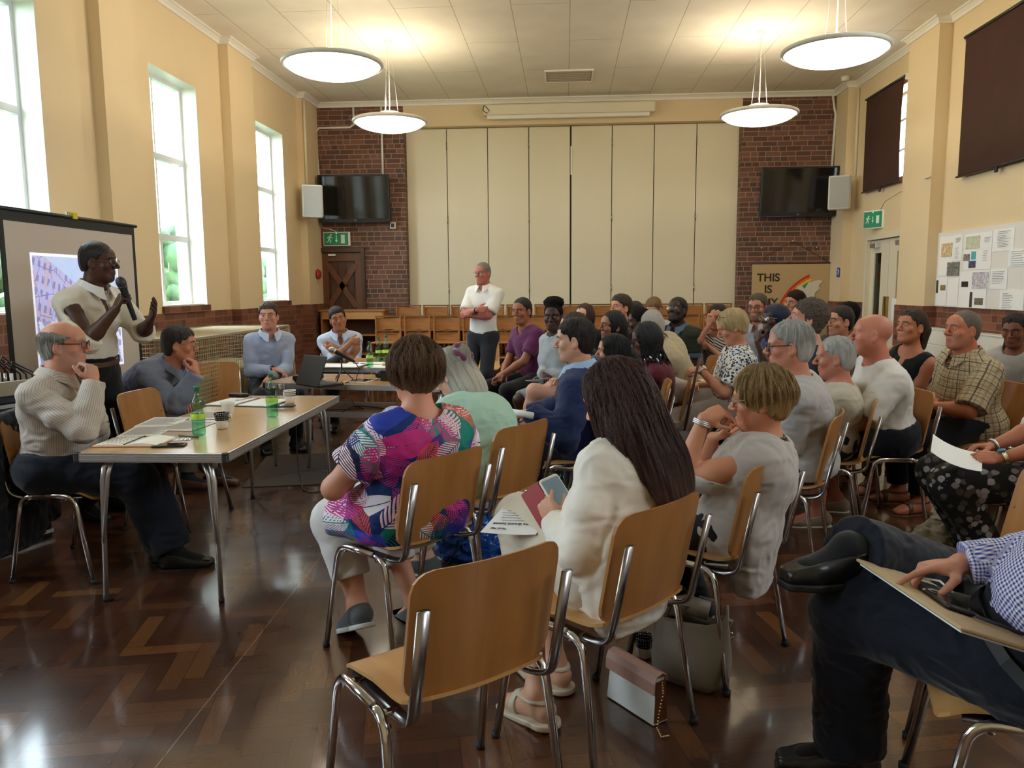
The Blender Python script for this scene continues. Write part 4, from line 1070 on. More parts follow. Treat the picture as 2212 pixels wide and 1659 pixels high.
def person(name_label, x, y, th, head, hy=0., hp=0., hr=0., s=1., hs=1., sex='m', skin='c98f70', hairc=('3b2a1e', '5a4028'), hair='short',
           arms=None, legs=None, top=None, bottom=None, shoes=None, extras=(), fat=0., pz=.565, stand=False, sw=None, slouch=.0, lipc=None, brow=None,
           beard=None, glasses=None, bust=0., lod=1., collar=None, jaw=1., nose=1., headw=None, skip_legs=False, hairp={}, neck=None, tl=1., hipw=1.):
    """head = (u, v, y) of the head centre; hy = heading of the face in the hall (degrees), th = heading of the body"""
    root = thing('person', name_label, 'person', (x, y, 0), math.radians(th))
    ct, st = math.cos(math.radians(th)), math.sin(math.radians(th))
    def W2L(w): dx, dy = w[0]-x, w[1]-y; return A3((ct*dx+st*dy, -st*dx+ct*dy, w[2]))
    H = W2L(cam_pt(*head)) if headw is None else W2L(A3(headw))
    dist = float(np.linalg.norm(A3((x, y, 1.)))); vb = max(.0075, dist*.0019)*lod; vh = max(.0036, dist*.00075)*lod; vhand = max(.0036, dist*.0008)*lod
    f = sex == 'f'
    # head axes (in body frame)
    a = math.radians(hy-th); F = A3((-math.sin(a), math.cos(a), 0)); R = A3((math.cos(a), math.sin(a), 0)); U = A3((0, 0, 1))
    p_ = math.radians(hp); F, U = F*math.cos(p_)+U*math.sin(p_), U*math.cos(p_)-F*math.sin(p_)
    r_ = math.radians(hr); R, U = R*math.cos(r_)+U*math.sin(r_), U*math.cos(r_)-R*math.sin(r_)
    P0 = A3((0, 0, pz)); 
    td = nrmv(H-P0); nd = nrmv(nrmv(td*.55+A3((0, 0, .45)))*.7+U*.3)
    N = H-nd*.150*s*(neck or 1.)-F*.030*hs+A3((0, 0, -.01))       # base of the neck (C7 / collar)
    up = nrmv(N-P0); LT = np.linalg.norm(N-P0)
    RB = A3((1, 0, 0)); FB = nrmv(np.cross(up, RB)); RB = nrmv(np.cross(FB, up)); 
    mid = P0+up*LT*.52-FB*(.02+slouch)
    upc = nrmv(N-mid); FC = nrmv(FB-upc*(FB@upc)); upp = nrmv(mid-P0); FP = nrmv(FB-upp*(FB@upp))
    sw = sw or (.146 if f else .166)*s+.022*fat; hw = (1.04 if f else .98)*s*hipw
    prim_t = []
    prim_t.append(ell(P0+A3((0, -.01, -.01)), ((.165+.03*fat)*hw, (.125+.02*fat)*s, .118*s), (RB, FP, upp), .05))
    prim_t.append(ell(P0+upp*.14*s*tl+FP*(.02+.035*fat), ((.138+.035*fat)*s, (.105+.05*fat)*s, .14*s), (RB, FP, upp), .06))
    prim_t.append(ell(mid+upc*.02+FC*.012*(1+fat), ((.142+.025*fat)*s*(.94 if f else 1), (.108+.03*fat)*s, .15*s), (RB, FC, upc), .06))
    prim_t.append(ell(N-upc*.150*s+FC*.006, ((.150+.01*fat)*s*(.9 if f else 1), (.105+.015*fat)*s, .125*s), (RB, FC, upc), .06))
    if bust:
        for g in (-1, 1): prim_t.append(ell(N-upc*.235*s+FC*.085*s+RB*g*.068, (.062*bust, .055*bust, .062*bust), (RB, FC, upc), .04))
    NH = H-F*.022*hs-U*.055*hs
    S = {}
    prim_n = [rc(N-upc*.02, NH, (.058 if f else .066)*s*(1+.12*fat), (.050 if f else .058)*s*(1+.1*fat), .035)]
    for g in (-1, 1):
        Sh = N-upc*.078*s+RB*g*sw-FC*.006; S[g] = Sh
        prim_t.append(rc(N-upc*.02*s+RB*g*.02, Sh, .046*s, .053*s, .05))
        prim_t.append(ell(N-upc*.125*s+RB*g*sw*.62-FC*.01, (.070*s, .085*s, .095*s), (RB, FC, upc), .05))
    body = prim_t+prim_n; hands = {}; armp = {}
    la, lf = .285*s, .255*s
    for g, key in ((-1, 'L'), (1, 'R')):
        sp = (arms or {}).get(key, {}); 
        if sp is None: armp[g] = None; continue
        Wt = sp.get('w', (g*.09, .30, .66)); Wt = W2L(cam_pt(*Wt[1:])) if Wt[0] == 'px' else (W2L(A3(Wt[1:])) if Wt[0] == 'w' else A3(Wt))
        pole = sp.get('pole', (g*(.55+.35*fat), -.55, -1.)); E, Wt = two_bone(S[g], Wt, la, lf, pole)
        fat_ = 1+.2*fat+(sp.get('thick', 0))
        k_ = (.92 if f else 1.)*fat_
        ap = [rc(S[g], S[g]*.45+E*.55, .054*s*k_, .047*s*k_, .04), rc(S[g]*.45+E*.55, E, .047*s*k_, .039*s*k_, .03),
              rc(E, E*.68+Wt*.32, .039*s*k_, .041*s*k_, .02), rc(E*.68+Wt*.32, Wt, .041*s*k_, .0255*s*(.9 if f else 1), .02)]
        fd = nrmv(Wt-E); hd = sp.get('d'); hd = fd if hd is None else nrmv(A3(hd)); hd = nrmv(hd)
        hn = sp.get('n', (0, 0, -1)); hsz = (.90 if f else 1.0)*s*.98
        hp_ = hand_prims(Wt, hd, hn, g, sp.get('curl', .35), hsz, sp.get('thumb', .3), sp.get('point', False))
        armp[g] = (S[g], E, Wt, ap, k_); hands[g] = (hp_, Wt+hd*.07*hsz, Wt, hd)
        body += ap+hp_
    legp = {}
    lt_, lc_ = (.435*s, .415*s) if not stand else (.43*s, .42*s)
    for g, key in ((-1, 'L'), (1, 'R')):
        sp = (legs or {}).get(key, {}); Hp = P0+A3((g*.088*hw, .01, -.015))
        if 'k' in sp: 
            Kn = sp['k']; Kn = W2L(cam_pt(*Kn[1:])) if Kn[0] == 'px' else A3(Kn)
            An = sp['a']; An = W2L(cam_pt(*An[1:])) if An[0] == 'px' else A3(An)
        else:
            An = sp.get('a', (g*.13, .40, .085) if not stand else (g*.11, .02, .085)); An = W2L(cam_pt(*An[1:])) if An[0] == 'px' else A3(An)
            Kn, An = two_bone(Hp, An, lt_, lc_, sp.get('pole', (g*.15, .7, .9) if not stand else (g*.05, 1, 0)))
        fd = nrmv(sp.get('f', (g*.15, 1, 0))); fu = sp.get('fu', (0, 0, 1)); fu = nrmv(A3(fu)-fd*(A3(fu)@fd)); fs = np.cross(fd, fu)
        k_ = (1+.15*fat)*s*sp.get('th', 1.)
        C1 = Kn*.72+An*.28-nrmv(np.cross(np.cross(An-Kn, FB), An-Kn))*0
        back = nrmv(A3((0, -1, 0))-nrmv(An-Kn)*(A3((0, -1, 0))@nrmv(An-Kn))) if abs(nrmv(An-Kn)[1]) < .9 else A3((0, 0, -1))
        lp = [rc(Hp, Kn, .085*k_, .060*k_, .04), rc(Kn, C1+back*.012, .054*k_, .052*k_, .03), rc(C1+back*.012, An, .052*k_, .036*s, .03)]
        hl = An-fd*.035*s-fu*.045*s; bl = An+fd*.115*s-fu*.058*s; to = An+fd*.168*s-fu*.064*s
        fp = [rc(An, hl, .036*s, .034*s, .02), rc(hl, bl+fs*.014*s, .032*s, .026*s, .02), rc(hl, bl-fs*.014*s, .032*s, .026*s, .02), rc(An, bl, .034*s, .026*s, .03),
              rc(bl+fs*.016*s, to+fs*.012*s, .026*s, .018*s, .01), rc(bl-fs*.016*s, to-fs*.016*s, .026*s, .017*s, .01)]
        legp[g] = (Hp, Kn, An, lp, fp, (hl, bl, to, fd, fu, fs), k_)
        if not skip_legs: body += lp+fp
    hp3, carve, ears, lids = head_prims(H, R, F, U, hs, None, jaw, nose, fat)
    headp = hp3; full = body+headp
    def bodyfn(lo, hi):
        b, _ = union(full, lo, hi); cv = [c for c in carve if np.linalg.norm(np.maximum(np.maximum(lo-c[0][0], c[0][0]-hi), 0)) < .1]
        er, ne = union(ears, lo, hi)
        lf_, nl = union(lids, lo, hi); cv = carve if ne or nl else []
        def fn(p):
            d = b(p)
            if cv:
                for c, k in cv[:3]: d = smax(d, -c[2](p), k)
                if nl: d = smin(d, lf_(p), .004)
                for c, k in cv[3:5]: d = smax(d, -c[2](p), k)
                if ne: 
                    e = er(p)
                    for c, k in cv[5:]: e = smax(e, -c[2](p), k)
                    d = smin(d, e, .006)
            return d
        return fn
    # boxes
    vs_, fs_ = [], []; nv = 0; fine = []
    def addm(V, Fq):
        nonlocal nv
        vs_.append(V); fs_.append(Fq+nv); nv += len(V)
    fine.append((H-A3((.13, .13, .155))*hs, H+A3((.13, .13, .14))*hs, vh))
    for g in hands: c = hands[g][1]; fine.append((c-A3((.115,)*3)*s, c+A3((.115,)*3)*s, vhand))
    for k, (lo, hi, h) in enumerate(fine):
        V, Fq = nets(bodyfn(lo, hi), lo, hi, h)
        for lo2, hi2, _ in fine[:k]:   # a box inside an earlier one: keep the earlier
            ins = ((V > lo2+h) & (V < hi2-h)).all(1); Fq = Fq[~ins[Fq].all(1)]
        addm(V, Fq)
    allp = [q[0]-q[1] for q in full]+[q[0]+q[1] for q in full]; lo = np.min(allp, 0)-.02; hi = np.max(allp, 0)+.02
    V, Fq = nets(bodyfn(lo, hi), lo, hi, vb*1.35)
    for lo2, hi2, h2 in fine:
        ins = ((V > lo2+h2*1.5) & (V < hi2-h2*1.5)).all(1); Fq = Fq[~ins[Fq].all(1)]
    addm(V, Fq)
    V = np.concatenate(vs_); Fq = np.concatenate(fs_); used = np.unique(Fq); mp = np.full(len(V), -1); mp[used] = np.arange(len(used)); V = V[used]; Fq = mp[Fq]
    # colours of the skin: lips, brows, stubble and flush belong to the skin itself
    sk = A3(hexc(skin)); col = np.tile(sk, (len(V), 1)); q = ((V-H)@np.stack([R, F, U]).T)/hs
    def blend(c, wgt):
        nonlocal col
        wgt = np.clip(wgt, 0, 1)[:, None]; col = col*(1-wgt)+A3(c)*wgt
    near = (np.abs(q) < .16).all(1)
    n1 = vnoise((V*28).astype(f32)); blend(sk*np.array([1.08, .90, .86]), near*np.clip(.35+.5*n1, 0, .6)*(q[:, 2] < .03))
    lc = A3(hexc(lipc)) if lipc else sk*np.array([.86, .55, .55])
    blend(lc, ((np.abs(q[:, 0]) < .021) & (q[:, 1] > .076) & (np.abs(q[:, 2]+.0640) < .0105-np.abs(q[:, 0])*.28))*.7)
    if brow is not False:
        bc = A3(hexc(brow or hairc[0])); zz = .0275-((np.abs(q[:, 0])-.030)**2)*9
        blend(bc, ((q[:, 1] > .055) & (np.abs(q[:, 0]) > .012) & (np.abs(q[:, 0]) < .052) & (np.abs(q[:, 2]-zz) < .0052))*.85)
    blend(sk*.40, ((np.abs(np.abs(q[:, 0])-.0315) < .014) & (q[:, 1] > .070) & (np.abs(q[:, 2]-.0088+((np.abs(q[:, 0])-.0315)**2)*20) < .0019))*.7)
    if beard:
        bc, amt = A3(hexc(beard[0])), beard[1]
        m = (q[:, 2] < -.035-.02*(np.abs(q[:, 0]) < .012)) & (q[:, 1] > -.015) & (q[:, 2] > -.135) & ~((np.abs(q[:, 0]) < .022) & (np.abs(q[:, 2]+.0645) < .010))
        m |= (np.abs(q[:, 0]) > .058) & (q[:, 2] < .0) & (q[:, 1] > -.005) & (q[:, 1] < .03) & (q[:, 2] > -.1)
        blend(bc, m*near*(amt+.25*vnoise((V*300).astype(f32))))
    bo = mk_mesh('body', V, Fq, SKINM, root, col)
    # head frame for hair, eyes and glasses
    HM = Matrix(((R[0], F[0], U[0], H[0]), (R[1], F[1], U[1], H[1]), (R[2], F[2], U[2], H[2]), (0, 0, 0, 1))) @ Matrix.Scale(hs, 4)
    for g in (-1, 1):
        MB().ball((0, 0, 0), .0125, 10).build('eye', EYEM, root).matrix_local = HM @ Matrix.Translation((g*.0310, .0750, .0045))
    if glasses: make_glasses(root, HM, *glasses)
    if hair: make_hair(root, HM, hair, hairc, vh, hairp, dist)
    ctx = dict(root=root, P0=P0, N=N, up=up, upc=upc, upp=upp, FC=FC, FP=FP, RB=RB, S=S, armp=armp, legp=legp, prim_t=prim_t, prim_n=prim_n, s=s, fat=fat, H=H, HM=HM,
               R=R, F=F, U=U, vb=vb, stand=stand, nd=nrmv(NH-N), hands=hands, W2L=W2L, sw=sw, hw=hw, dist=dist, NH=NH, f=f)
    if top: 
        for t in (top if isinstance(top, list) else [top]): make_top(ctx, **t)
    if bottom: make_bottom(ctx, **bottom)
    if shoes: make_shoes(ctx, **shoes)
    CTX.append(ctx); return ctx

CTX = []
def make_glasses(root, HM, col='black', shape='oval', lensed=True, up=False):
    mat = {'black': plain_c('glasses_black', (.02, .015, .015), .25), 'wire': plain_c('glasses_wire', (.45, .40, .33), .25, 1.), 'brown': plain_c('glasses_brown', (.06, .03, .02), .25)}[col]
    t = .0022 if col != 'wire' else .0011; g_ = MB(); M = T(0, 0, 0) if not up else T(0, -.02, .044, rx=math.radians(35))
    a, b = (.0255, .0195) if shape == 'oval' else (.0265, .0175); e = 2 if shape == 'oval' else 3.2
    for s in (-1, 1):
        pts = []
        for k in range(28):
            t_ = 2*PI*k/28; cx, cz = math.cos(t_), math.sin(t_)
            r = (abs(cx)**e+abs(cz)**e)**(-1/e); pts.append(M @ Vector((s*.034+a*r*cx, .1035-abs(s*.034+a*r*cx)**2*2.2, .001+b*r*cz)))
        g_.tube(pts, t, 6, closed=True)
        g_.tube([M @ Vector(q) for q in ((s*.0595, .0965, .006), (s*.070, .085, .007), (s*.0785, .0, .010), (s*.0805, -.022, .004), (s*.0775, -.035, -.012))], t, 6)
    g_.tube([M @ Vector(q) for q in ((-.009, .1025, .004), (0, .106, .007), (.009, .1025, .004))], t, 6)
    o = g_.build('glasses', mat, root); o.matrix_local = HM
    if lensed:
        for s in (-1, 1):
            P = [(s*.034+a*.93*math.cos(2*PI*k/20), .001+b*.93*math.sin(2*PI*k/20)) for k in range(20)]
            MB().loft([[M @ Vector((px, .103-px*px*2.2+d, pz)) for px, pz in P] for d in (-.0006, .0006)]).build('lens', LENS, o)
_pc = {}
def plain_c(n, c, r, metal=0.):
    if n not in _pc: _pc[n] = plain(n, c, r, metal=metal)
    return _pc[n]
def streak(p, F, G): 
    q = p.copy(); L = np.sqrt(p[:, 0]**2+(p[:, 1]+.02)**2)+.015
    return vnoise(np.stack([p[:, 0]/L*F+p[:, 0]*40, (p[:, 1]+.02)/L*F+p[:, 1]*40, p[:, 2]*G], 1).astype(f32))
def make_hair(root, HM, style, hc, vh, hp, dist):
    key = 'hair_%s_%s_%s' % (hc[0], hc[1], style in ('afro', 'curly', 'puff'))
    if key not in _pc: _pc[key] = m_curl(key, *hc) if style in ('afro', 'curly', 'puff') else m_hair(key, *hc)
    mat = _pc[key]
    cran = [ell((0, -.018, .030), (.0745, .094, .086), None, .02), ell((0, -.035, -.02), (.064, .072, .075), None, .03)]
    cr, _ = union(cran); t = hp.get('t', .012); zf = hp.get('zf', .066); nape = hp.get('nape', -.085); amp = hp.get('amp', .0035); side = hp.get('side', .0); part = hp.get('part', 0.)
    face = ell((0, .108, -.045), (.060, .085, hp.get('fz', .108)), None)[2]
    extra = hp.get('extra', []); ear = hp.get('ear', True)
    ep = [ell((g*.082, -.004, -.012), (.02, .024, .036), None)[2] for g in (-1, 1)]
    def zline(p):
        x, y = np.abs(p[:, 0]), p[:, 1]
        f_ = np.clip((y-.045)/.03, 0, 1); f_ = f_*f_*(3-2*f_)
        sd = np.clip((y-.012)/.018, 0, 1)
        b_ = np.clip((-.02-y)/.03, 0, 1)
        z = (-.012+side)*(1-sd)+.040*sd; z = z*(1-b_)+nape*b_
        return z*(1-f_)+(zf-.35*x*(hp.get('wid', .5)))*f_
    def fn(p):
        top_ = np.clip((p[:, 2]-.02)/.08, 0, 1); frt = np.clip((p[:, 1])/.08, 0, 1)
        d = cr(p)-(t*(.55+.6*top_)+hp.get('front', 0.)*top_*frt)
        if style in ('bald', 'bare'):
            rr = (hp.get('top', .045)-.25*np.clip(p[:, 1]+.03, 0, .2))-p[:, 2]; tp = np.clip(rr/.035+.5, 0, 1); d = d+(1-tp*tp*(3-2*tp))*(t*1.25+.004)
        d = smax(d, zline(p)-p[:, 2], .006)
        if ear:
            for e in ep: d = smax(d, -e(p), .005)
        if style in ('bob', 'long', 'wavy'):
            vol = ell((0, -.022, hp.get('bz', -.005)), (hp.get('bx', .098), hp.get('by', .112), hp.get('bh', .125)), None)[2](p)
            vol = smax(vol, hp.get('cut', -.11)-p[:, 2], .02); vol = smax(vol, -face(p), .012); d = smin(d, vol, .02)
        if style in ('afro', 'curly'):
            v = ell((0, -.022, .045), (hp.get('bx', .095), hp.get('by', .112), hp.get('bh', .10)), None)[2](p)
            v = smax(v, zline(p)-.004-p[:, 2], .01); v = smax(v, -face(p), .01); d = smin(d, v, .01)
        for e in extra: d = smin(d, e[2](p), e[3])
        if style in ('afro', 'curly', 'puff'): d = d-amp*vnoise((p*hp.get('fr', 75)).astype(f32))-amp*.5*vnoise((p*150).astype(f32))
        elif style == 'bald': d = d-amp*streak(p, hp.get('F', 16), 9)*tp
        else: d = d-amp*streak(p, hp.get('F', 16), 9)-amp*.6*streak(p+3, 34, 14)
        return d
    lo = A3((-.14, -.16, -.16)); hi = A3((.14, .13, .17))
    for e in extra: lo = np.minimum(lo, e[0]-e[1]-.02); hi = np.maximum(hi, e[0]+e[1]+.02)
    h = vh*hp.get('res', .95)
    V, Fq = nets(fn, lo, hi, h)
    if len(V): o = mk_mesh('hair', V, Fq, mat, root, M=HM)
    # loose strands lying on the hair break its outline
    ns = hp.get('strands', 0)
    if ns:
        rr = np.random.RandomState(5); u = rr.randn(ns, 3); u /= np.linalg.norm(u, axis=1)[:, None]; u[:, 2] = np.abs(u[:, 2])*.9+.05
        P = A3((0, -.02, .03))+u*.13; seg = hp.get('seg', 12); st = hp.get('step', .011); lift = rr.uniform(.0, hp.get('lift', .004), ns)
        hang = hp.get('hang', .35)
        def grad(p):
            e = .003; return np.stack([(fn((p+np.eye(3)[i]*e).astype(f32))-fn((p-np.eye(3)[i]*e).astype(f32)))/(2*e) for i in range(3)], 1)
        def proj_(p):
            for _ in range(3):
                g = grad(p); g /= np.linalg.norm(g, axis=1)[:, None]+1e-6; p = p-(fn(p.astype(f32))-lift)[:, None]*g
            return p, g
        P, g = proj_(P); tr = [P]; dirn = rr.randn(ns, 3)*.25
        for k in range(seg):
            d = A3((0, 0, -1))*hang+(P-A3((0, -.02, .0)))*A3((6, 6, 0))*(1-hang)+dirn; d = d-g*(d*g).sum(1)[:, None]; d /= np.linalg.norm(d, axis=1)[:, None]+1e-6
            P, g = proj_(P+d*st); tr.append(P)
        tr = np.stack(tr, 1); wd = hp.get('sw', .0011); ok = (tr[:, :, 1] < .085).all(1) | (tr[:, :, 2] > .05).all(1)
        inface = (face(tr.reshape(-1, 3).astype(f32)) < 0).reshape(tr.shape[:2]).any(1) if style not in ('short',) else (tr[:, -1, 2] < zline(tr[:, -1])).ravel()
        tr = tr[~inface]; n_ = len(tr); tan = np.gradient(tr, axis=1); ctr = tr-A3((0, -.02, 0)); bn = np.cross(tan, ctr); bn /= np.linalg.norm(bn, axis=2)[:, :, None]+1e-9
        taper = np.linspace(1, .15, seg+1)[None, :, None]; nn = ctr/np.linalg.norm(ctr, axis=2)[:, :, None]
        a_, b_, c_ = tr+bn*wd*taper, tr-bn*wd*taper, tr+nn*wd*.9*taper
        VV = np.stack([a_, b_, c_], 2).reshape(-1, 3); idx = np.arange(n_*(seg+1)*3).reshape(n_, seg+1, 3); FF = []
        for i, j in ((0, 1), (1, 2), (2, 0)): FF.append(np.stack([idx[:, :-1, i], idx[:, :-1, j], idx[:, 1:, j], idx[:, 1:, i]], -1).reshape(-1, 4))
        if len(VV): mk_mesh('hair_strands', VV, np.concatenate(FF), mat, root, M=HM)['kind'] = 'stuff'

def wrinkle(p, amp, sd=0.):
    q = p*np.array([9, 9, 16], f32)+sd; w1 = vnoise(q); q2 = p*np.array([22, 22, 34], f32)+sd*3+w1[:, None]*1.2
    return amp*(w1*.75+(.45-np.abs(vnoise(q2*.75+5)))*1.35+(.4-np.abs(vnoise(q2*1.5)))*.5)
def make_top(c, mat, sleeve=1.9, t=.014, neck_r=.07, neck_dir=0., name='shirt', hem=.09, collar=None, loose=0., amp=.006, v=0., open_front=False, cuff=True, tail=False, hw=1., sleeveless=False, buttons=False, placket=False, legs_cover=0., strap=0., fl=0.):
    s = c['s']; P0, N, RB, FC, upc, upp, FP = c['P0'], c['N'], c['RB'], c['FC'], c['upc'], c['upp'], c['FP']
    torso = list(c['prim_t'])
    if hem > .05 and not c['stand']:
        for g in (-1, 1): Hp, Kn = c['legp'][g][0], c['legp'][g][1]; lf2 = max(legs_cover, .12); torso.append(rc(Hp, Hp*(1-lf2)+Kn*lf2, (.088 if legs_cover < .3 else .104)*s*c['legp'][g][6]/s, (.078 if legs_cover < .3 else .092)*s, .06))
    if c['stand'] and hem > .1: torso.append(ell(P0-upp*.09, (.188*s, .150*s, .20*s), (RB, FP, upp), .08))
    if tail:
        torso.append(ell(P0+A3((0, -.085+.02*(hem > .2), .06-hem*.5)), (.175*s, .050*s, .10+hem*.72), None, .05))
    ft, _ = union(torso); arms = []
    for g in (-1, 1):
        if c['armp'].get(g) is None: continue
        Sh, E, Wt, ap, k_ = c['armp'][g]
        if sleeve <= 1: end = Sh+(E-Sh)*sleeve; d = nrmv(E-Sh); use = [rc(Sh, end+d*.03, .056*s*k_+fl*0, (.056-.012*sleeve)*s*k_+fl, .03)]
        else:
            fr = sleeve-1; end = E+(Wt-E)*fr; d = nrmv(Wt-E); e2 = end+d*.02
            use = ap[:2]+[rc(E, E*.6+end*.4, .041*s*k_, .041*s*k_, .03), rc(E*.6+end*.4, e2, .041*s*k_, (.041-.011*fr)*s*k_, .03)]
        fa, _ = union(use); arms.append((fa, end.astype(f32), d.astype(f32)))
    neck_r = max(neck_r, (.058 if c['f'] else .066)*(1+.12*c['fat'])+.010) if not collar else neck_r; nax = c['nd']; nb = N+nax*.012
    hole = rc(nb-nax*.01+FC*neck_dir, nb+nax*.25+FC*.02, neck_r*s, (neck_r+.035)*s, .0)[2]
    vv = rc(N+FC*.10*s-upc*.02*s+nax*0, N+FC*(.115)*s-upc*v*s, .036*s, .004*s, 0)[2] if v else None
    hp0 = (P0-upp*hem).astype(f32); up_ = upp.astype(f32); sd = float(abs(c['H'][0])*37+c['dist']*5) % 17
    lk = {}
    def fn(p):
        d = ft(p)
        if loose: d = d-loose*.5
        for fa, e, dd in arms:
            a = np.maximum(fa(p)-loose*.35, (p-e)@dd); d = smin(d, a, .014)
        if sleeveless:
            for g in (-1, 1): d = np.maximum(d, ((p-(c['S'][g]-RB*g*(.035+strap)*s).astype(f32))@(RB*g).astype(f32)) * (((p-(N-upc*.22*s).astype(f32))@upc.astype(f32)) > 0)-.001)
        d = d-t-wrinkle(p, amp, sd)
        d = smax(d, -hole(p), .006)
        if vv is not None: d = smax(d, -vv(p), .004)
        d = np.maximum(d, -((p-hp0)@up_)) if not (legs_cover or tail) else np.maximum(d, -(p[:, 2]-(c['P0'][2]-hem)))
        if open_front: d = smax(d, -(np.maximum(np.abs(p@RB.astype(f32)-float(N@RB))-open_front*(1-.5*((p-N.astype(f32))@upc.astype(f32)+.3)), -((p-N.astype(f32))@FC.astype(f32))+.0)), .004)
        return d
    pts = [N, P0]+[c['S'][g] for g in (-1, 1)]+[a[1].astype(float) for a in arms]+[c['armp'][g][1] for g in (-1, 1) if c['armp'].get(g)]
    lo = np.min(pts, 0)-.26; hi = np.max(pts, 0)+.26; lo[2] = min(lo[2], P0[2]-hem-.05) if not (tail or legs_cover) else P0[2]-hem-.05
    hi[2] = max(N[2]+.16, max(q[2] for q in pts)+.10)
    V, F = nets(fn, lo, hi, c['vb'])
    pv = V.astype(f32); best = ft(pv)-.012; dv_ = V-c['P0']; hgt = dv_@upp; uvw = np.stack([np.arctan2(dv_@RB, -(dv_@FP)+0.0)*.15, hgt, hgt*0], 1)
    for g in (-1, 1):
        if c['armp'].get(g) is None: continue
        Sh, E, Wt, ap, k_ = c['armp'][g]; fa = arms[0 if g < 0 or len(arms) == 1 else 1][0]; da = fa(pv); sel = da < best; best = np.minimum(best, da)
        for A_, B_, off in ((Sh, E, 0.), (E, Wt, np.linalg.norm(E-Sh))):
            ax = nrmv(B_-A_); t_ = (V-A_)@ax; e1 = nrmv(np.cross(ax, RB*.3+FB_(c))); e2 = np.cross(ax, e1); q_ = V-A_
            part_ = sel & ((t_ > 0) if off else (((V-E)@nrmv(Wt-E)) < ((V-E)@nrmv(E-Sh))*-1+.0) | (((V-E)@nrmv(E-Sh)) < 0))
            if off: part_ = sel & (((V-E)@nrmv(nrmv(Wt-E)+nrmv(E-Sh))) > 0)
            uvw[part_] = np.stack([np.arctan2(q_@e1, q_@e2)*.05+3*g, t_+off, t_*0], 1)[part_]
    o = mk_mesh(name, V, F, mat, c['root'], uvw)
    if collar: make_collar(c, collar if not isinstance(collar, bool) else mat, o)
    if cuff and 1.6 < sleeve < 2:
        for g in (-1, 1):
            if c['armp'].get(g) is None: continue
            Sh, E, Wt, ap, k_ = c['armp'][g]; d = nrmv(Wt-E); e = E+(Wt-E)*(sleeve-1); r = (.041-.011*(sleeve-1))*s*k_+t+.003
            MB().tube([Vector(e-d*.045), Vector(e-d*.043), Vector(e+d*.004), Vector(e+d*.004), Vector(e-d*.02)], [r-.004, r, r, r-.006, r-.008], 16).build('cuff', mat, o); settint([q for q in o.children if q.name.startswith('cuff')][-1])
    if buttons:
        for k in range(6):
            q = N+FC*.09*s-upc*(.10+.075*k)*s
            for _ in range(25):
                dv = float(fn(q[None].astype(f32))[0])
                if abs(dv) < .001: break
                q = q-FC*dv*.9 if dv > 0 else q-FC*dv*.9
            MB().ball((0, 0, 0), .005, 5, sc=(1, .5, 1)).build('button', buttons, o, loc=tuple(q+FC*.002))
    return fn, o
def FB_(c): return c['FC']
def settint(o):
    me = o.data; co = np.empty(len(me.vertices)*3, f32); me.vertices.foreach_get('co', co); co = co.reshape(-1, 3)
    a = me.color_attributes.new('tint', 'FLOAT_COLOR', 'POINT'); a.data.foreach_set('color', np.stack([co[:, 0]*.8+co[:, 1]*.6, co[:, 2], co[:, 0]*0, co[:, 0]*0+1], 1).astype(f32).ravel()); return o
def make_collar(c, mat, par):
    s = c['s']; N, nd, RB, FC = c['N'], c['nd'], c['RB'], c['FC']; F_ = nrmv(FC-nd*(FC@nd)); R_ = np.cross(F_, nd); rings = []
    rn = (.066 if c['f'] else .075)*s*(1+.12*c['fat'])
    n = 30; gap = .28
    for k in range(n+1):
        a = gap+(2*PI-2*gap)*k/n; cf, sf = math.cos(a), math.sin(a); fr = max(0, cf)
        dr = F_*cf+R_*sf; base = N+nd*(.012-.026*fr)*s+F_*.008
        ptf = .030*max(0, (cf-.62)/.38)
        P = [base+dr*(rn+.004), base+nd*.034*s+dr*(rn+.003), base+nd*.037*s+dr*(rn+.008), base-nd*(.004+ptf)*s+dr*(rn+.034+ptf*.9), base-nd*(.008+ptf)*s+dr*(rn+.030+ptf*.9), base+nd*.030*s+dr*(rn+.006)]
        rings.append([Vector(p) for p in P])
    MB().loft(rings, closed=True, caps=True, smooth=False).build('collar', mat, par); settint(par.children[-1])
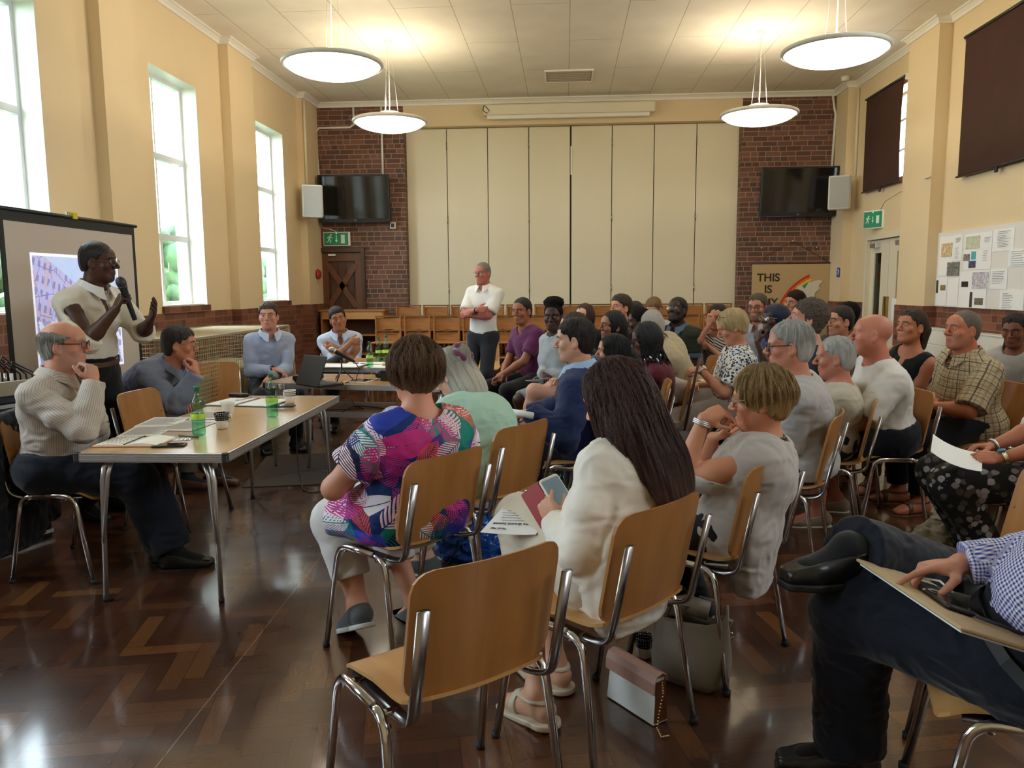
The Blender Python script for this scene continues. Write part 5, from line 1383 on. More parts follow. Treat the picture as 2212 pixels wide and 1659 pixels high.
def make_bottom(c, mat, kind='trousers', end=1.86, t=.012, waist=.05, flare=.0, amp=.004, belt=None, loose=.0):
    s = c['s']; P0, RB, upp, FP = c['P0'], c['RB'], c['upp'], c['FP']; tor = [q for q in c['prim_t'][:2]]; parts = []
    Lp = c['legp']; base, _ = union(tor+[rc(Lp[-1][0], Lp[1][0], .10*s, .10*s, .05)]); cl = []
    if kind == 'skirt':
        Kl, Kr = Lp[-1][1], Lp[1][1]; f_ = end; al = Lp[-1][0]*(1-f_)+Kl*f_; ar = Lp[1][0]*(1-f_)+Kr*f_
        pr = [rc(Lp[g][0], Lp[g][0]*(1-f_)+Lp[g][1]*f_, .098*s, .075*s, .09) for g in (-1, 1)]+[rc((Lp[-1][0]+Lp[1][0])/2, (al+ar)/2, .09*s, .065*s, .09)]
        fa, _ = union(pr); d = nrmv((al+ar)/2-P0); cl.append((fa, ((al+ar)/2).astype(f32), d.astype(f32)))
        if flare: pr2, _ = union([rc(al, al+A3((0, .03, -flare)), .07, .10, .08), rc(ar, ar+A3((0, .03, -flare)), .07, .10, .08), rc((al+ar)/2, (al+ar)/2+A3((0, .03, -flare)), .07, .1, .08)]); cl = [(fa, A3((0, 9, 0)).astype(f32), A3((0, 1, 0)).astype(f32)), (pr2, A3((0, 0, max(.1, al[2]-flare))).astype(f32), A3((0, 0, -1)).astype(f32))]
    else:
        for g in (-1, 1):
            Hp, Kn, An, lp, fp, _, k_ = Lp[g]
            if end <= 1: e = Hp+(Kn-Hp)*end; d = nrmv(Kn-Hp); use = [rc(Hp, e+d*.03, .088*k_, (.088-.022*end)*k_+flare, .04)]
            else:
                e = Kn+(An-Kn)*(end-1); d = nrmv(An-Kn); use = [rc(Hp, Kn, .088*k_, .066*k_, .04), rc(Kn, e+d*.02, .064*k_, (.050+flare)*s, .03), lp[1]]
            fa, _ = union(use); cl.append((fa, e.astype(f32), d.astype(f32)))
    top_ = (P0+upp*waist).astype(f32); up_ = upp.astype(f32); sd = float(c['dist']*7) % 13
    def fn(p):
        d = np.maximum(base(p), (p-top_)@up_)
        ds = [np.maximum(fa(p), (p-e)@dd) for fa, e, dd in cl]; l = ds[0]
        for x_ in ds[1:]: l = smin(l, x_, .012)
        return smin(d, l, .035)-t-loose-wrinkle(p, amp, sd+4)
    pts = [P0]+[q for g in (-1, 1) for q in Lp[g][:3]]; lo = np.min(pts, 0)-.2; hi = np.max(pts, 0)+.2; lo[2] = max(lo[2], 0); hi[2] = max(hi[2], P0[2]+waist+.03)
    V, F = nets(fn, lo, hi, c['vb']); V[:, 2] = np.maximum(V[:, 2], .004)
    o = mk_mesh(kind, V, F, mat, c['root'])
    if belt:
        q = P0+upp*(waist-.02); rr = (.15*s, .118*s); ring = []
        for k in range(40):
            a = 2*PI*k/40; dr = RB*math.cos(a)*rr[0]+FP*math.sin(a)*rr[1]; p = q+dr
            for _ in range(8): dv = float(fn((p-upp*.02)[None].astype(f32))[0]); p = p-nrmv(dr)*dv
            ring.append(p+nrmv(dr)*.003)
        b = MB(); b.loft([[Vector(p-upp*.016), Vector(p-upp*.016+nrmv(p-q)*.005), Vector(p+upp*.016+nrmv(p-q)*.005), Vector(p+upp*.016)] for p in ring+[ring[0]]], caps=False); b.build('belt', belt, c['root'])
    return o
def make_shoes(c, mat, sole=None, kind='shoe', low=False, sock=None):
    s = c['s']
    for g in (-1, 1):
        Hp, Kn, An, lp, fp, (hl, bl, to, fd, fu, fs), k_ = c['legp'][g]
        lo = np.min([An, hl, to], 0)-.09; hi = np.max([An, hl, to], 0)+.09
        if sock:
            sk = An+(Kn-An)*.42; fs_k, _ = union([rc(An, sk, .037*s, .050*s, .02)]+fp[:4]); l2, h2 = np.minimum(lo, sk-.08), np.maximum(hi, sk+.08)
            V, F = nets(lambda p: fs_k(p)-.004, l2, h2, max(.008, c['dist']*.002))
            if len(V): mk_mesh('sock', V, F, sock, c['root'])
        f0, _ = union(fp[1:] if low else fp); sp0 = An-fu*.083*s
        cuttop = (An+fu*(-.012 if low else .03 if kind == 'boot' else .0)+fd*.0).astype(f32); tn = nrmv(fu+fd*.25).astype(f32) if not kind == 'boot' else fu.astype(f32)
        def up_(p): return np.maximum(smax(f0(p)-.009, (p-cuttop)@tn, .004), -((p-sp0.astype(f32))@fu.astype(f32)))-.0005*vnoise((p*90).astype(f32))
        if kind == 'sandal':
            def up_(p):
                d = f0(p)-.006; y = (p-An.astype(f32))@fd.astype(f32); z = (p-An.astype(f32))@fu.astype(f32)
                band = np.minimum(np.abs(y-.09*s)-.014, np.abs(z+.008)-.006); return np.maximum(d, band)
        V, F = nets(up_, lo, hi, max(.005, c['dist']*.0011))
        if len(V): V[:, 2] = np.maximum(V[:, 2], .003); sh = mk_mesh('shoe' if kind != 'sandal' else 'sandal', V, F, mat, c['root'])
        else: continue
        def so(p):
            z = (p-sp0.astype(f32))@fu.astype(f32); q = p-(z[:, None])*fu.astype(f32)+(.028)*fu.astype(f32)
            return np.maximum(f0(q)-.012, np.abs(z+.006)-.010)
        V, F = nets(so, lo, hi, max(.005, c['dist']*.0011))
        if len(V): V[:, 2] = np.maximum(V[:, 2], .001); mk_mesh('sole', V, F, sole or mat, sh)
# ---------------------------------------------------------------- clothing fabrics
def cloth(name, h, r=.8, sheen=.15, var=.06, weave=1.):
    m = Mat(name); n = m.noise(m.obj(), 9, 3); c = hexc(h)
    m.set(c=m.mix(n, tuple(x*(1-var) for x in c), tuple(min(1, x*(1+var)) for x in c)), r=r, sheen=sheen, shr=.5, spec=.25)
    m.bump(m.noise(m.obj(), 420, 2)*.4+m.noise(m.obj(), 26, 3), .16*weave, .004); return m.m
def uv_of(m, kx=1., ky=.6):
    x, y, z = m.attr('tint').xyz(); return x, y
def stripes(name, base, line, period, duty=.3, kx=1., ky=.6, horiz=False, tilt=0.):
    m = Mat(name); u, v = uv_of(m, kx, ky); t = (v+u*tilt) if horiz else (u+v*tilt)
    wob = m.noise(m.obj(), 5, 2)*period*.6
    k = ((t+wob)/period).fract().lt(duty); m.set(c=m.mix(k, hexc(base), hexc(line)), r=.8, spec=.25); m.bump(m.noise(m.obj(), 26, 3), .16, .004); return m.m
def gingham(name, a, b, period):
    m = Mat(name); u, v = uv_of(m, .75, .75); w_ = m.noise(m.obj(), 4, 2)*.012
    p = ((u+w_)/period).fract().gt(.5); q = ((v+w_)/period).fract().gt(.5); k = (p+q)*.5
    m.set(c=k.ramp((0, hexc(a)), (.5, tuple((x+y)/2 for x, y in zip(hexc(a), hexc(b)))), (1, hexc(b))), r=.8, spec=.25); m.bump(m.noise(m.obj(), 24, 3), .16, .004); return m.m
def plaid(name, base, c1, c2, period):
    m = Mat(name); u, v = uv_of(m, .8, .7); w_ = m.noise(m.obj(), 3, 2)*.015
    def line(t, ph, wd): return ((t+w_)/period+ph).fract().lt(wd)
    a = line(u, 0, .10).max(line(v, 0, .10)); b = line(u, .45, .16).max(line(v, .45, .16)); d = line(u, .75, .05).max(line(v, .75, .05))
    c = m.mix(b*.55, hexc(base), hexc(c2)); c = m.mix(a*.8, c, hexc(c1)); c = m.mix(d*.5, c, hexc(c1))
    m.set(c=c, r=.8, spec=.25); m.bump(m.noise(m.obj(), 24, 3), .16, .004); return m.m
def blooms(name, bg, cols, scale, thr=.42):
    m = Mat(name); p = m.obj(); d, c, _ = m.voro(p, scale); n = m.noise(p, scale*2.2, 3, .7); r = c.xyz()[0]
    fl = (d+n*.5).lt(thr+.25); k = r.ramp(*[(i/len(cols), hexc(h)) for i, h in enumerate(cols)], mode='CONSTANT')
    k = m.mix((d+n*.35).lt(thr*.55)*.6, k, hexc(bg)); m.set(c=m.mix(fl, hexc(bg), k), r=.8, spec=.25); m.bump(m.noise(p, 26, 3), .16, .004); return m.m
def tropical():
    m = Mat('tropical_print'); u, v, _z = m.attr('tint').xyz(); P = m.vec(u, v, 0.)
    bgd, bgc, _ = m.voro(P, 6.5, dim='2D'); col = bgc.xyz()[0].ramp((0, hexc('2a3fa8')), (.28, hexc('14306e')), (.42, hexc('0f7d72')), (.58, hexc('3a48b8')), (.74, hexc('151a44')), (.88, hexc('4a2a80')), mode='CONSTANT')
    layers = [(8.0, .080, .036, .0110, (('e4e0ee', 0), ('c02c86', .3), ('0f8a7c', .5), ('e84e2c', .7), ('1a2468', .86)), (11.3, 9.2)), (5.6, .105, .05, .0150, (('d83a8c', 0), ('f0c8d8', .3), ('101a50', .5), ('e8452a', .72), ('c02880', .84)), (0, 0)),
              (6.0, .095, .046, .0125, (('f2d5dc', 0), ('b02a84', .3), ('0e8a78', .52), ('f0c0d0', .66), ('e04828', .88)), (3.1, 1.7)),
              (7.5, .075, .036, .0105, (('e9dfe9', 0), ('c83084', .35), ('1a2468', .6), ('e8502c', .8)), (7.3, 4.1))]
    for sc, L, Wd, per, cc, off in layers:
        Q = m.vop('ADD', P, (off[0], off[1], 0)); d, c, pos = m.voro(Q, sc, rnd=.85, dim='2D'); dx, dy, _ = m.vop('SUBTRACT', Q, pos).xyz(); r1, r2, r3 = c.xyz()
        an = r1*6.283; ca, sa = an.cos(), an.sin(); a = dx*ca+dy*sa; b = dy*ca-dx*sa; aa = a.abs()
        env = aa.lt((1-(b/L)*(b/L))*Wd); fr = ((b+aa*1.1)/per).fract().lt(.58)
        solid = r3.gt(.88); leaf = env*(fr.max(solid))*(aa.gt(.0016)); leaf = leaf*r2.lt(.92)
        lc = r2.ramp(*[(p_, hexc(h)) for h, p_ in cc], mode='CONSTANT')
        col = m.mix(leaf, col, lc)
    m.set(c=col, r=.7, spec=.3); m.bump(m.noise(m.obj(), 20, 3), .18, .004); return m.m
C_WHITE = cloth('white_cotton', 'e6e4e0'); C_WARMWHITE = cloth('warm_white_shirt', 'ddd4c2'); C_TEE = cloth('white_tshirt', 'd9d6d0'); C_BLOUSE = cloth('ivory_blouse', 'e9e3d8', .5, .05)
C_NAVY = cloth('navy_trousers', '101522'); C_BLACK = cloth('black_cloth', '101114'); C_CHAR = cloth('charcoal_cloth', '23262e'); C_JACKET = cloth('navy_jacket', '14244e', .75)
C_BLUE1 = cloth('greyblue_shirt', '7f8698'); C_BLUE2 = cloth('pale_blue_shirt', '9aa5bd'); C_BLUE3 = cloth('light_blue_shirt', 'b5c2da'); C_LBLUE = cloth('pale_blue_collar', '9dbbdd')
C_PURPLE = cloth('purple_tshirt', '5e2350'); C_GREY = cloth('heather_grey_sweater', 'a0a6aa'); C_GSKIRT = cloth('grey_jersey_skirt', '8c9098'); C_MINT = cloth('mint_jersey', 'a8cdb8', .7)
C_MAROON = cloth('maroon_cardigan', '5c1c28'); C_CARD = cloth('grey_cardigan_knit', 'b3aca6', .9, .4); C_GTEE = cloth('grey_tshirt', 'a8a5a2'); C_STONE = cloth('stone_tshirt', 'b9b09c')
C_ROYAL = cloth('royal_blue_top', '26366e'); C_DENIM = cloth('denim_shirt', '56687c'); C_KHAKI = cloth('khaki_trousers', '54503c'); C_OLIVE = cloth('dark_olive_sleeve', '2a2f24')
C_TAUPE = cloth('taupe_trousers', '6a645a'); C_WTROU = cloth('white_trousers', 'd2cfd0'); C_BEIGEVEST = cloth('beige_gilet', 'b0a284'); C_BEIGET = cloth('beige_trousers', 'bdb098'); C_PINK = cloth('pale_pink_shorts', 'd8a8a8')
C_SCARF = cloth('navy_headscarf', '161c34'); C_PALEYEL = cloth('pale_yellow_scarf', 'd8c890'); C_LGREY = cloth('light_grey_shirt', 'a5a3a8')
M_TROP = tropical(); M_GING = gingham('gingham_shirt', 'dcdcea', '3a3e8c', .0085); M_PLAID = plaid('checked_shirt', 'bfae90', '3c332c', '8c7a60', .055)
M_STRIPE = stripes('beige_pinstripe_shirt', 'c4b9ac', 'a09690', .0075, .30); M_BRETON = stripes('striped_top', 'e2dedc', '262838', .027, .38, horiz=True, tilt=.5)
M_FLOR = blooms('blue_floral_blouse', 'e0dcd2', ('1c2c4e', '4a6c96', '141c30', '8ea4bc', '1c2c4e'), 52, .46); M_FLTR = blooms('dark_floral_trousers', '1e1c1a', ('8a8084', '5c5658', '3a3630', 'a09a9c', '4a443a'), 27, .44)
M_DOTS = blooms('white_sprigged_blouse', 'd6d4da', ('444e74', '6c7490', '444e74'), 70, .12); M_LEGG = blooms('patterned_trousers', '14182c', ('9a958e', '6e6a72', 'b8b2a8'), 30, .4)
L_BLACK = plain('black_leather', (.012, .012, .013), .28); L_GREY = cloth('grey_canvas_shoe', '565a5e'); SOLEW = plain('white_sole', hexc('c9c9c4'), .6); SOLEB = plain('black_sole', (.01, .01, .01), .6)
L_CREAM = plain('cream_leather', hexc('cdbfa8'), .45); L_BEIGE = cloth('beige_canvas_shoe', 'a3927c'); L_NAVY = cloth('navy_canvas_shoe', '1c2438'); L_BROWN = plain('brown_leather', hexc('5a3c28'), .45)
# ================================================================ THE PEOPLE
import time as _t; _t0 = _t.time()
LAP = dict(L=dict(w=(.02, .25, .68), d=(.9, .4, -.1), n=(0, -.2, -1), pole=(-.6, -.5, -.6)), R=dict(w=(-.01, .28, .70), d=(-.9, .4, -.1), n=(0, -.2, -1), pole=(.6, -.5, -.6)))
def folded(z=.93, y=.25): return dict(L=dict(w=(.085, y-.01, z-.03), d=(1, -.25, -.05), n=(-.1, -1, .1), pole=(-1, .1, -1.1), curl=.75), R=dict(w=(-.075, y+.03, z+.03), d=(-1, -.35, .05), n=(.1, -1, -.1), pole=(1, .1, -1.1), curl=.6))
SHIRT = dict(collar=True)
# --- the panel on the left
person('seated man with grey hair and beard, black glasses and pinstriped shirt, hand at chin', -2.60, 3.72, -84, (140, 745, 3.74), hy=-74, hp=0, skin='c88a70', hair='bald', hairc=('8c8880', 'b5b0a6'),
    hairp=dict(top=.062, t=.014, zf=.10, amp=.005, strands=350, nape=-.08), beard=('a09890', .35), brow='8a8078', glasses=('black', 'rect'), fat=.9, nose=1.12,
    arms=dict(L=dict(w=(.10, .27, .86), d=(1, .15, -.1), n=(0, -.4, -1), pole=(-.8, -.3, -1), curl=.5), R=dict(w=(.07, .27, .985), d=(-.25, -.25, 1), n=(-.3, -1, .1), pole=(.6, .5, -1.2), curl=.8)),
    legs=dict(L=dict(a=(-.0, .58, .085), f=(-.1, 1, 0)), R=dict(a=(-.10+.02, .50, .085), pole=(.2, .6, .9), f=(.1, 1, 0))), top=dict(mat=M_STRIPE, sleeve=1.93, collar=True, buttons=plain('dark_button', (.02, .015, .02), .3), hem=.02, v=.10, amp=.007), bottom=dict(mat=C_NAVY, flare=.03, end=1.92, loose=.004, amp=.006), shoes=dict(mat=L_BLACK, sole=SOLEB, sock=C_BLACK))
SPK = person('standing man in an off-white shirt speaking into a microphone, one hand raised', -3.03, 4.72, -102, (214, 566, 4.66), hy=-82, hp=-2, stand=True, pz=.93, skin='4a2c20', hairc=('0d0b0a', '1c1714'), hair='short', hairp=dict(t=.010, zf=.070, amp=.0015, nape=-.06), brow='120c0a', lipc='4a2420',
    glasses=('wire', 'rect'), nose=1.25, fat=.25, s=1.02,
    arms=dict(R=dict(w=('px', 250, 668, 4.45), d=(-.1, .45, .9), n=(-.7, .5, 0), pole=(.3, -.5, -1.), curl=.95, thumb=.9), L=dict(w=('px', 324, 694, 4.64), d=(.25, .75, .75), n=(.8, -.4, .6), pole=(-.6, 0, -1.), curl=.22, thumb=.1)),
    top=dict(mat=C_WARMWHITE, sleeve=1.12, collar=C_WHITE, v=.20, hem=-.055, loose=.010, amp=.008, cuff=False), bottom=dict(mat=C_BLACK, waist=.10, belt=L_BROWN, loose=.010, amp=.002), shoes=dict(mat=L_BLACK, sole=SOLEB, sock=C_BLACK))
person('man in a grey-blue shirt and wire glasses leaning forward with hand over mouth', -3.14, 5.28, -86, (390, 744, 5.14), hy=-78, hp=-4, skin='c68468', hairc=('2e2925', '57504a'), hair='short', hairp=dict(t=.016, amp=.005, strands=150, front=.004), glasses=('wire', 'oval'), slouch=.05,
    arms=dict(R=dict(w=('px', 425, 808, 4.98), d=(-.15, -.2, 1), n=(0, -1, .1), pole=(.2, .5, -1), curl=.75), L=dict(w=(.10, .46, .66), d=(.6, .6, 0), n=(0, 0, -1), pole=(-.6, -.2, -1))),
    legs=dict(L=dict(a=(-.02, .42, .085)), R=dict(a=(-.16, .56, .085))), top=dict(mat=C_BLUE1, sleeve=1.94, collar=True, hem=.04, amp=.008, loose=.01), bottom=dict(mat=C_TAUPE), shoes=dict(mat=L_BROWN, sole=SOLEB, sock=C_CHAR))
person('man in a pale blue-grey shirt with a dark watch, hands clasped holding a pencil', -2.74, 7.02, -148, (580, 683, 6.90), hy=-168, hp=2, skin='c08a70', hairc=('2c221a', '4e3e30'), hair='short', hairp=dict(t=.017, amp=.004, front=.006), s=.98,
    arms=dict(L=dict(w=(.06, .34, .66), d=(.5, .7, -.3), n=(-.3, 0, -1), pole=(-.7, -.3, -1), curl=.5), R=dict(w=(.00, .30, .72), d=(-.7, .5, -.3), n=(0, .2, -1), pole=(.7, -.3, -1), curl=.5)),
    top=dict(mat=C_BLUE2, sleeve=1.80, collar=C_BLUE3, v=.08, hem=.03), bottom=dict(mat=C_NAVY), shoes=dict(mat=L_BLACK, sock=C_BLACK))
person('man in a light blue shirt with rolled sleeves, arms folded, head tilted', -2.36, 8.10, -160, (730, 689, 7.95), hy=-160, hp=0, hr=-12, skin='a0684a', hairc=('120e0c', '2a2320'), hair='short', hairp=dict(t=.018, amp=.005, front=.006), s=.98,
    arms=folded(.86, .24), legs=dict(L=dict(k=(.05, .42, .70), a=(.32, .30, .58), f=(.6, .5, -.5)), R=dict(a=(.12, .42, .085))), top=dict(mat=C_BLUE3, sleeve=1.05, collar=True, v=.12, hem=.03, loose=.012, fl=.0, cuff=False), bottom=dict(mat=C_NAVY), shoes=dict(mat=L_BLACK, sock=C_BLACK))
person('standing man in a white short-sleeved shirt with arms crossed, in front of the partition', -.93, 8.86, 158, (1042, 590, 8.80), hy=150, hp=-4, stand=True, pz=.90, skin='b87060', hairc=('6e6860', '9a948a'), hair='short', hairp=dict(t=.010, amp=.002, zf=.075), glasses=('wire', 'rect'), s=.98, hs=.97,
    arms=folded(1.16, .25), top=dict(mat=C_WHITE, sleeve=.80, collar=True, v=.07, hem=-.01, loose=.012, fl=.012), bottom=dict(mat=C_CHAR, waist=.03, amp=.002), shoes=dict(mat=L_BLACK))
# --- the audience, far rows
person('young man in a purple t-shirt with clasped hands and dark trousers', -.28, 7.45, 128, (1127, 672, 7.35), hy=148, hp=-3, skin='9a6248', hairc=('0c0a09', '1c1816'), hair='short', hairp=dict(t=.012, amp=.002, zf=.058), jaw=.92, s=.98,
    arms=dict(L=dict(w=(.0, .40, .62), d=(.5, .7, -.4), n=(-.3, -.2, -1), pole=(-.8, -.3, -.8), curl=.7), R=dict(w=(.03, .36, .64), d=(-.5, .8, -.3), n=(.3, -.2, -1), pole=(.8, -.3, -.8), curl=.7)),
    top=dict(mat=C_PURPLE, sleeve=.65, hem=.05, v=.06, loose=.008), bottom=dict(mat=C_BLACK), shoes=dict(mat=L_BLACK, sock=C_BLACK))
person('woman in a grey sweater and grey skirt with natural hair gathered high, papers on lap', .02, 6.75, 132, (1195, 684, 6.65), hy=168, hp=-2, sex='f', s=.95, hs=.96, bust=1.05, skin='452a20', fat=.25, hairc=('0a0808', '1a1512'), hair='afro', hairp=dict(bx=.080, by=.095, bh=.080, amp=.005, extra=[ell((0, -.03, .125), (.092, .085, .055), None, .02)]), lipc='5a3030', brow='0a0808',
    arms=LAP, top=dict(mat=C_GREY, sleeve=1.88, hem=.06, neck_r=.064, loose=.012, cuff=False), bottom=dict(mat=C_GSKIRT, kind='skirt', end=.95), shoes=dict(mat=L_BLACK, kind='boot'))
person('woman with long straight brown hair half hidden behind the man in the navy jacket', .27, 7.75, 135, (1262, 682, 7.7), hy=150, sex='f', s=.95, hs=.95, skin='d8a890', hairc=('2e1e16', '4a3226'), hair='long', hairp=dict(cut=-.18, extra=[ell((0, -.06, -.10), (.08, .05, .13), None, .03)]), arms=LAP, top=dict(mat=C_BLACK, sleeve=.7), bottom=dict(mat=C_NAVY), shoes=dict(mat=L_BLACK), lod=1.2)
person('bare-legged woman with dark hair and black lace-up shoes, legs crossed', .24, 6.02, 112, (1236, 708, 5.95), hy=80, sex='f', s=.96, hs=.95, skin='d2a08a', hairc=('241812', '3c2a20'), hair='long', hairp=dict(cut=-.15, extra=[ell((0, -.05, -.09), (.075, .05, .12), None, .03)]),
    arms=dict(L=dict(w=(-.02, .30, .70)), R=dict(w=(.06, .28, .72))), legs=dict(L=dict(k=(.03, .50, .655), a=(.12, .60, .245), f=(.15, .9, -.5)), R=dict(a=(.06, .40, .085))), top=dict(mat=C_BLACK, sleeve=.6), bottom=dict(mat=C_PINK, kind='trousers', end=.55), shoes=dict(mat=L_BLACK, sole=SOLEW, low=True))
person('man in a navy suit jacket over a pale blue collar, holding rolled paper', .14, 4.50, 70, (1240, 735, 4.42), hy=84, hp=-3, skin='c99a80', hairc=('1c1512', '33271f'), hair='short', hairp=dict(t=.014, amp=.002, zf=.066, front=.006, strands=200), fat=.35,
    arms=dict(L=dict(w=('px', 1150, 893, 4.28), d=(-.1, .9, -.1), n=(.4, 0, -1), pole=(-.5, -.3, -1), curl=.6), R=dict(w=(.12, .42, .66))), top=[dict(mat=C_LBLUE, sleeve=1.5, collar=True, t=.010, neck_r=.068, hem=0), dict(mat=C_JACKET, name='jacket', sleeve=1.93, t=.026, neck_r=.098, hem=.10, loose=.012, amp=.006, legs_cover=.1)],
    bottom=dict(mat=C_NAVY), shoes=dict(mat=L_BLACK, sock=C_BLACK))
person('young woman with dark hair held by a headband, looking left', .48, 6.30, 112, (1322, 704, 6.2), hy=112, hp=2, sex='f', s=.95, hs=.96, skin='a8745a', hairc=('0e0b0a', '221b18'), hair='long', hairp=dict(bx=.085, by=.105, cut=-.12, extra=[ell((0, -.09, -.08), (.06, .045, .14), None, .03)]), arms=LAP, top=dict(mat=C_BLACK, sleeve=1.5, neck_r=.08), bottom=dict(mat=C_NAVY), shoes=dict(mat=L_BLACK), nose=1.05)
person('man with swept brown hair and black top, farthest row below the partition', .66, 7.68, 118, (1340, 665, 7.6), hy=124, hp=6, skin='c98a6a', hairc=('2a1c12', '463222'), hair='short', hairp=dict(t=.02, front=.008, amp=.004), arms=LAP, top=dict(mat=C_BLACK, sleeve=.7), bottom=dict(mat=C_NAVY), shoes=dict(mat=L_BLACK), lod=1.2)
person('man with close-cropped dark hair bowed behind the man with swept hair', .90, 8.35, 118, (1371, 676, 8.3), hy=100, hp=-30, skin='3c241a', hairc=('0c0908', '181210'), hair='short', hairp=dict(t=.004, amp=.001), arms=LAP, top=dict(mat=C_BLACK, sleeve=.7), bottom=dict(mat=C_NAVY), shoes=dict(mat=L_BLACK), lod=1.3)
person('girl with straight black hair covering her ear, directly behind the navy jacket', .46, 5.22, 86, (1322, 760, 5.12), hy=84, sex='f', s=.90, hs=.94, skin='b98468', hairc=('080707', '191513'), hair='long', hairp=dict(ear=False, bx=.088, by=.105, cut=-.16, amp=.0025, extra=[ell((0, -.05, -.13), (.080, .062, .14), None, .03)], strands=200, seg=16), arms=LAP, top=dict(mat=C_BLACK, sleeve=1.8), bottom=dict(mat=C_NAVY), shoes=dict(mat=L_BLACK, sock=C_BLACK))
braids = [ell((0, -.055, -.02), (.085, .07, .11), None, .02)]
BR = person('woman with long beaded braids, glasses and a maroon cardigan, looking down', .68, 5.72, 84, (1395, 733, 5.6), hy=82, hp=-16, sex='f', s=.93, hs=.96, skin='5c382a', hairc=('0a0808', '1c1613'), hair='long', hairp=dict(ear=False, bx=.090, by=.105, cut=-.10), glasses=('black', 'oval'), lipc='8a4a48', arms=LAP, top=dict(mat=C_MAROON, sleeve=1.85, loose=.01), bottom=dict(mat=C_NAVY), shoes=dict(mat=L_BLACK, sock=C_BLACK))
person('person with short dark curly hair peeking above the woman with braids', .74, 6.95, 96, (1379, 696, 6.9), hy=88, sex='f', s=.95, hs=.96, skin='4a2e22', hairc=('0b0909', '1d1715'), hair='curly', hairp=dict(bx=.086, by=.105, bh=.09), arms=LAP, top=dict(mat=C_CHAR, sleeve=.8), bottom=dict(mat=C_NAVY), shoes=dict(mat=L_BLACK), lod=1.3)
person('grey-haired person bending forward in a sprigged blouse and beige gilet', 1.02, 6.42, 60, (1408, 704, 6.35), hy=20, hp=-25, sex='f', s=.98, hs=.97, skin='b88068', hairc=('9a948c', 'bcb6ac'), hair='wavy', hairp=dict(bx=.09, by=.105, cut=-.10), arms=dict(L=dict(w=(-.05, .35, .68)), R=dict(w=(.12, .32, .70))),
    top=[dict(mat=M_DOTS, sleeve=1.8, loose=.012), dict(mat=C_BEIGEVEST, name='gilet', sleeve=.08, t=.028, loose=.01, neck_r=.085)], bottom=dict(mat=C_BEIGET), shoes=dict(mat=L_CREAM))
person('person with sandy hair and glasses bowed in the farthest row', 1.14, 9.05, 130, (1412, 668, 9.0), hy=150, hp=-22, skin='c09070', hairc=('6a4a2c', '8c6a44'), hair='short', hairp=dict(t=.02), glasses=('brown', 'oval'), arms=LAP, top=dict(mat=C_LGREY, sleeve=.8), bottom=dict(mat=C_NAVY), shoes=dict(mat=L_BLACK), lod=1.3)
person('man with dark skin, glasses and denim shirt with head tipped back', 1.16, 7.70, 140, (1462, 670, 7.6), hy=142, hp=14, skin='3a241a', hairc=('090807', '161210'), hair='short', hairp=dict(t=.014, amp=.001), glasses=('wire', 'oval'), lipc='4a2a24', beard=('100c0a', .4), arms=LAP, top=[dict(mat=C_DENIM, sleeve=.7, collar=True, v=.1), dict(mat=C_OLIVE, name='gilet', sleeve=.5, t=.022, open_front=.08, neck_r=.09)], bottom=dict(mat=C_NAVY), shoes=dict(mat=L_BLACK, sock=C_BLACK))
person('woman with a dark fringe in a striped sleeveless top resting her cheek on her hand', 1.52, 7.75, 150, (1548, 684, 7.6), hy=158, hp=-8, hr=14, sex='f', s=.95, hs=.97, skin='c08468', hairc=('150f0d', '2c211c'), hair='bob', hairp=dict(bx=.092, by=.105, cut=-.06, zf=.045, fz=.075),
    arms=dict(L=dict(w=(.02, .26, .86), d=(1, .2, 0), n=(0, -1, 0), pole=(-.8, .2, -1)), R=dict(w=('px', 1532, 702, 7.45), d=(-.1, .0, 1), n=(0, -1, 0), pole=(.5, .5, -1), curl=.5)), top=dict(mat=M_BRETON, sleeve=.12, hem=.05, neck_r=.085), bottom=dict(mat=C_NAVY), shoes=dict(mat=L_BLACK, sock=C_BLACK))
person('blonde woman in a blue floral blouse, sunglasses in hair, holding a cane', 1.22, 5.70, 88, (1580, 706, 5.62), hy=84, hp=-24, sex='f', s=.96, hs=.97, bust=1.1, fat=.3, skin='c4886c', hairc=('b89a68', 'd8c090'), hair='wavy', hairp=dict(bx=.098, by=.110, bz=.03, bh=.095, cut=-.07, strands=150, amp=.006, F=9), brow='a08860',
    arms=dict(L=dict(w=('px', 1512, 798, 5.48), d=(-.2, 1, -.1), n=(.5, -.2, -1), pole=(-.6, -.3, -1), curl=.8), R=dict(w=(-.02, .28, .72), d=(-.8, .5, 0), n=(0, 0, -1))), legs=dict(R=dict(k=(.02, .46, .69), a=(-.16, .62, .42), f=(-.5, .8, -.3)), L=dict(a=(-.05, .36, .085))), top=dict(mat=M_FLOR, sleeve=.75, hem=.08, v=.08, loose=.015, fl=.01), bottom=dict(mat=C_WTROU, end=1.8, loose=.012, flare=.02), shoes=dict(mat=L_BROWN, low=True, kind='sandal'))
person('man with glasses and short beard in a light grey shirt near the banner', 1.92, 7.50, 146, (1636, 664, 7.35), hy=146, hp=-2, skin='b87a60', hairc=('3a2c22', '5c4c3e'), hair='short', hairp=dict(t=.016), glasses=('brown', 'oval'), beard=('6a5a4c', .7), arms=LAP, top=dict(mat=C_LGREY, sleeve=1.5, collar=True), bottom=dict(mat=C_NAVY), shoes=dict(mat=L_BLACK, sock=C_BLACK))
scf = dict(t=.016, zf=.045, nape=-.14, amp=.001, ear=False, side=-.05, bx=.088, by=.112, bz=.03, bh=.095, cut=-.10, fz=.095, extra=[ell((0, -.07, .02), (.07, .07, .085), None, .03), rc((0, -.04, -.08), (0, -.03, -.13), .072, .085, .03)])
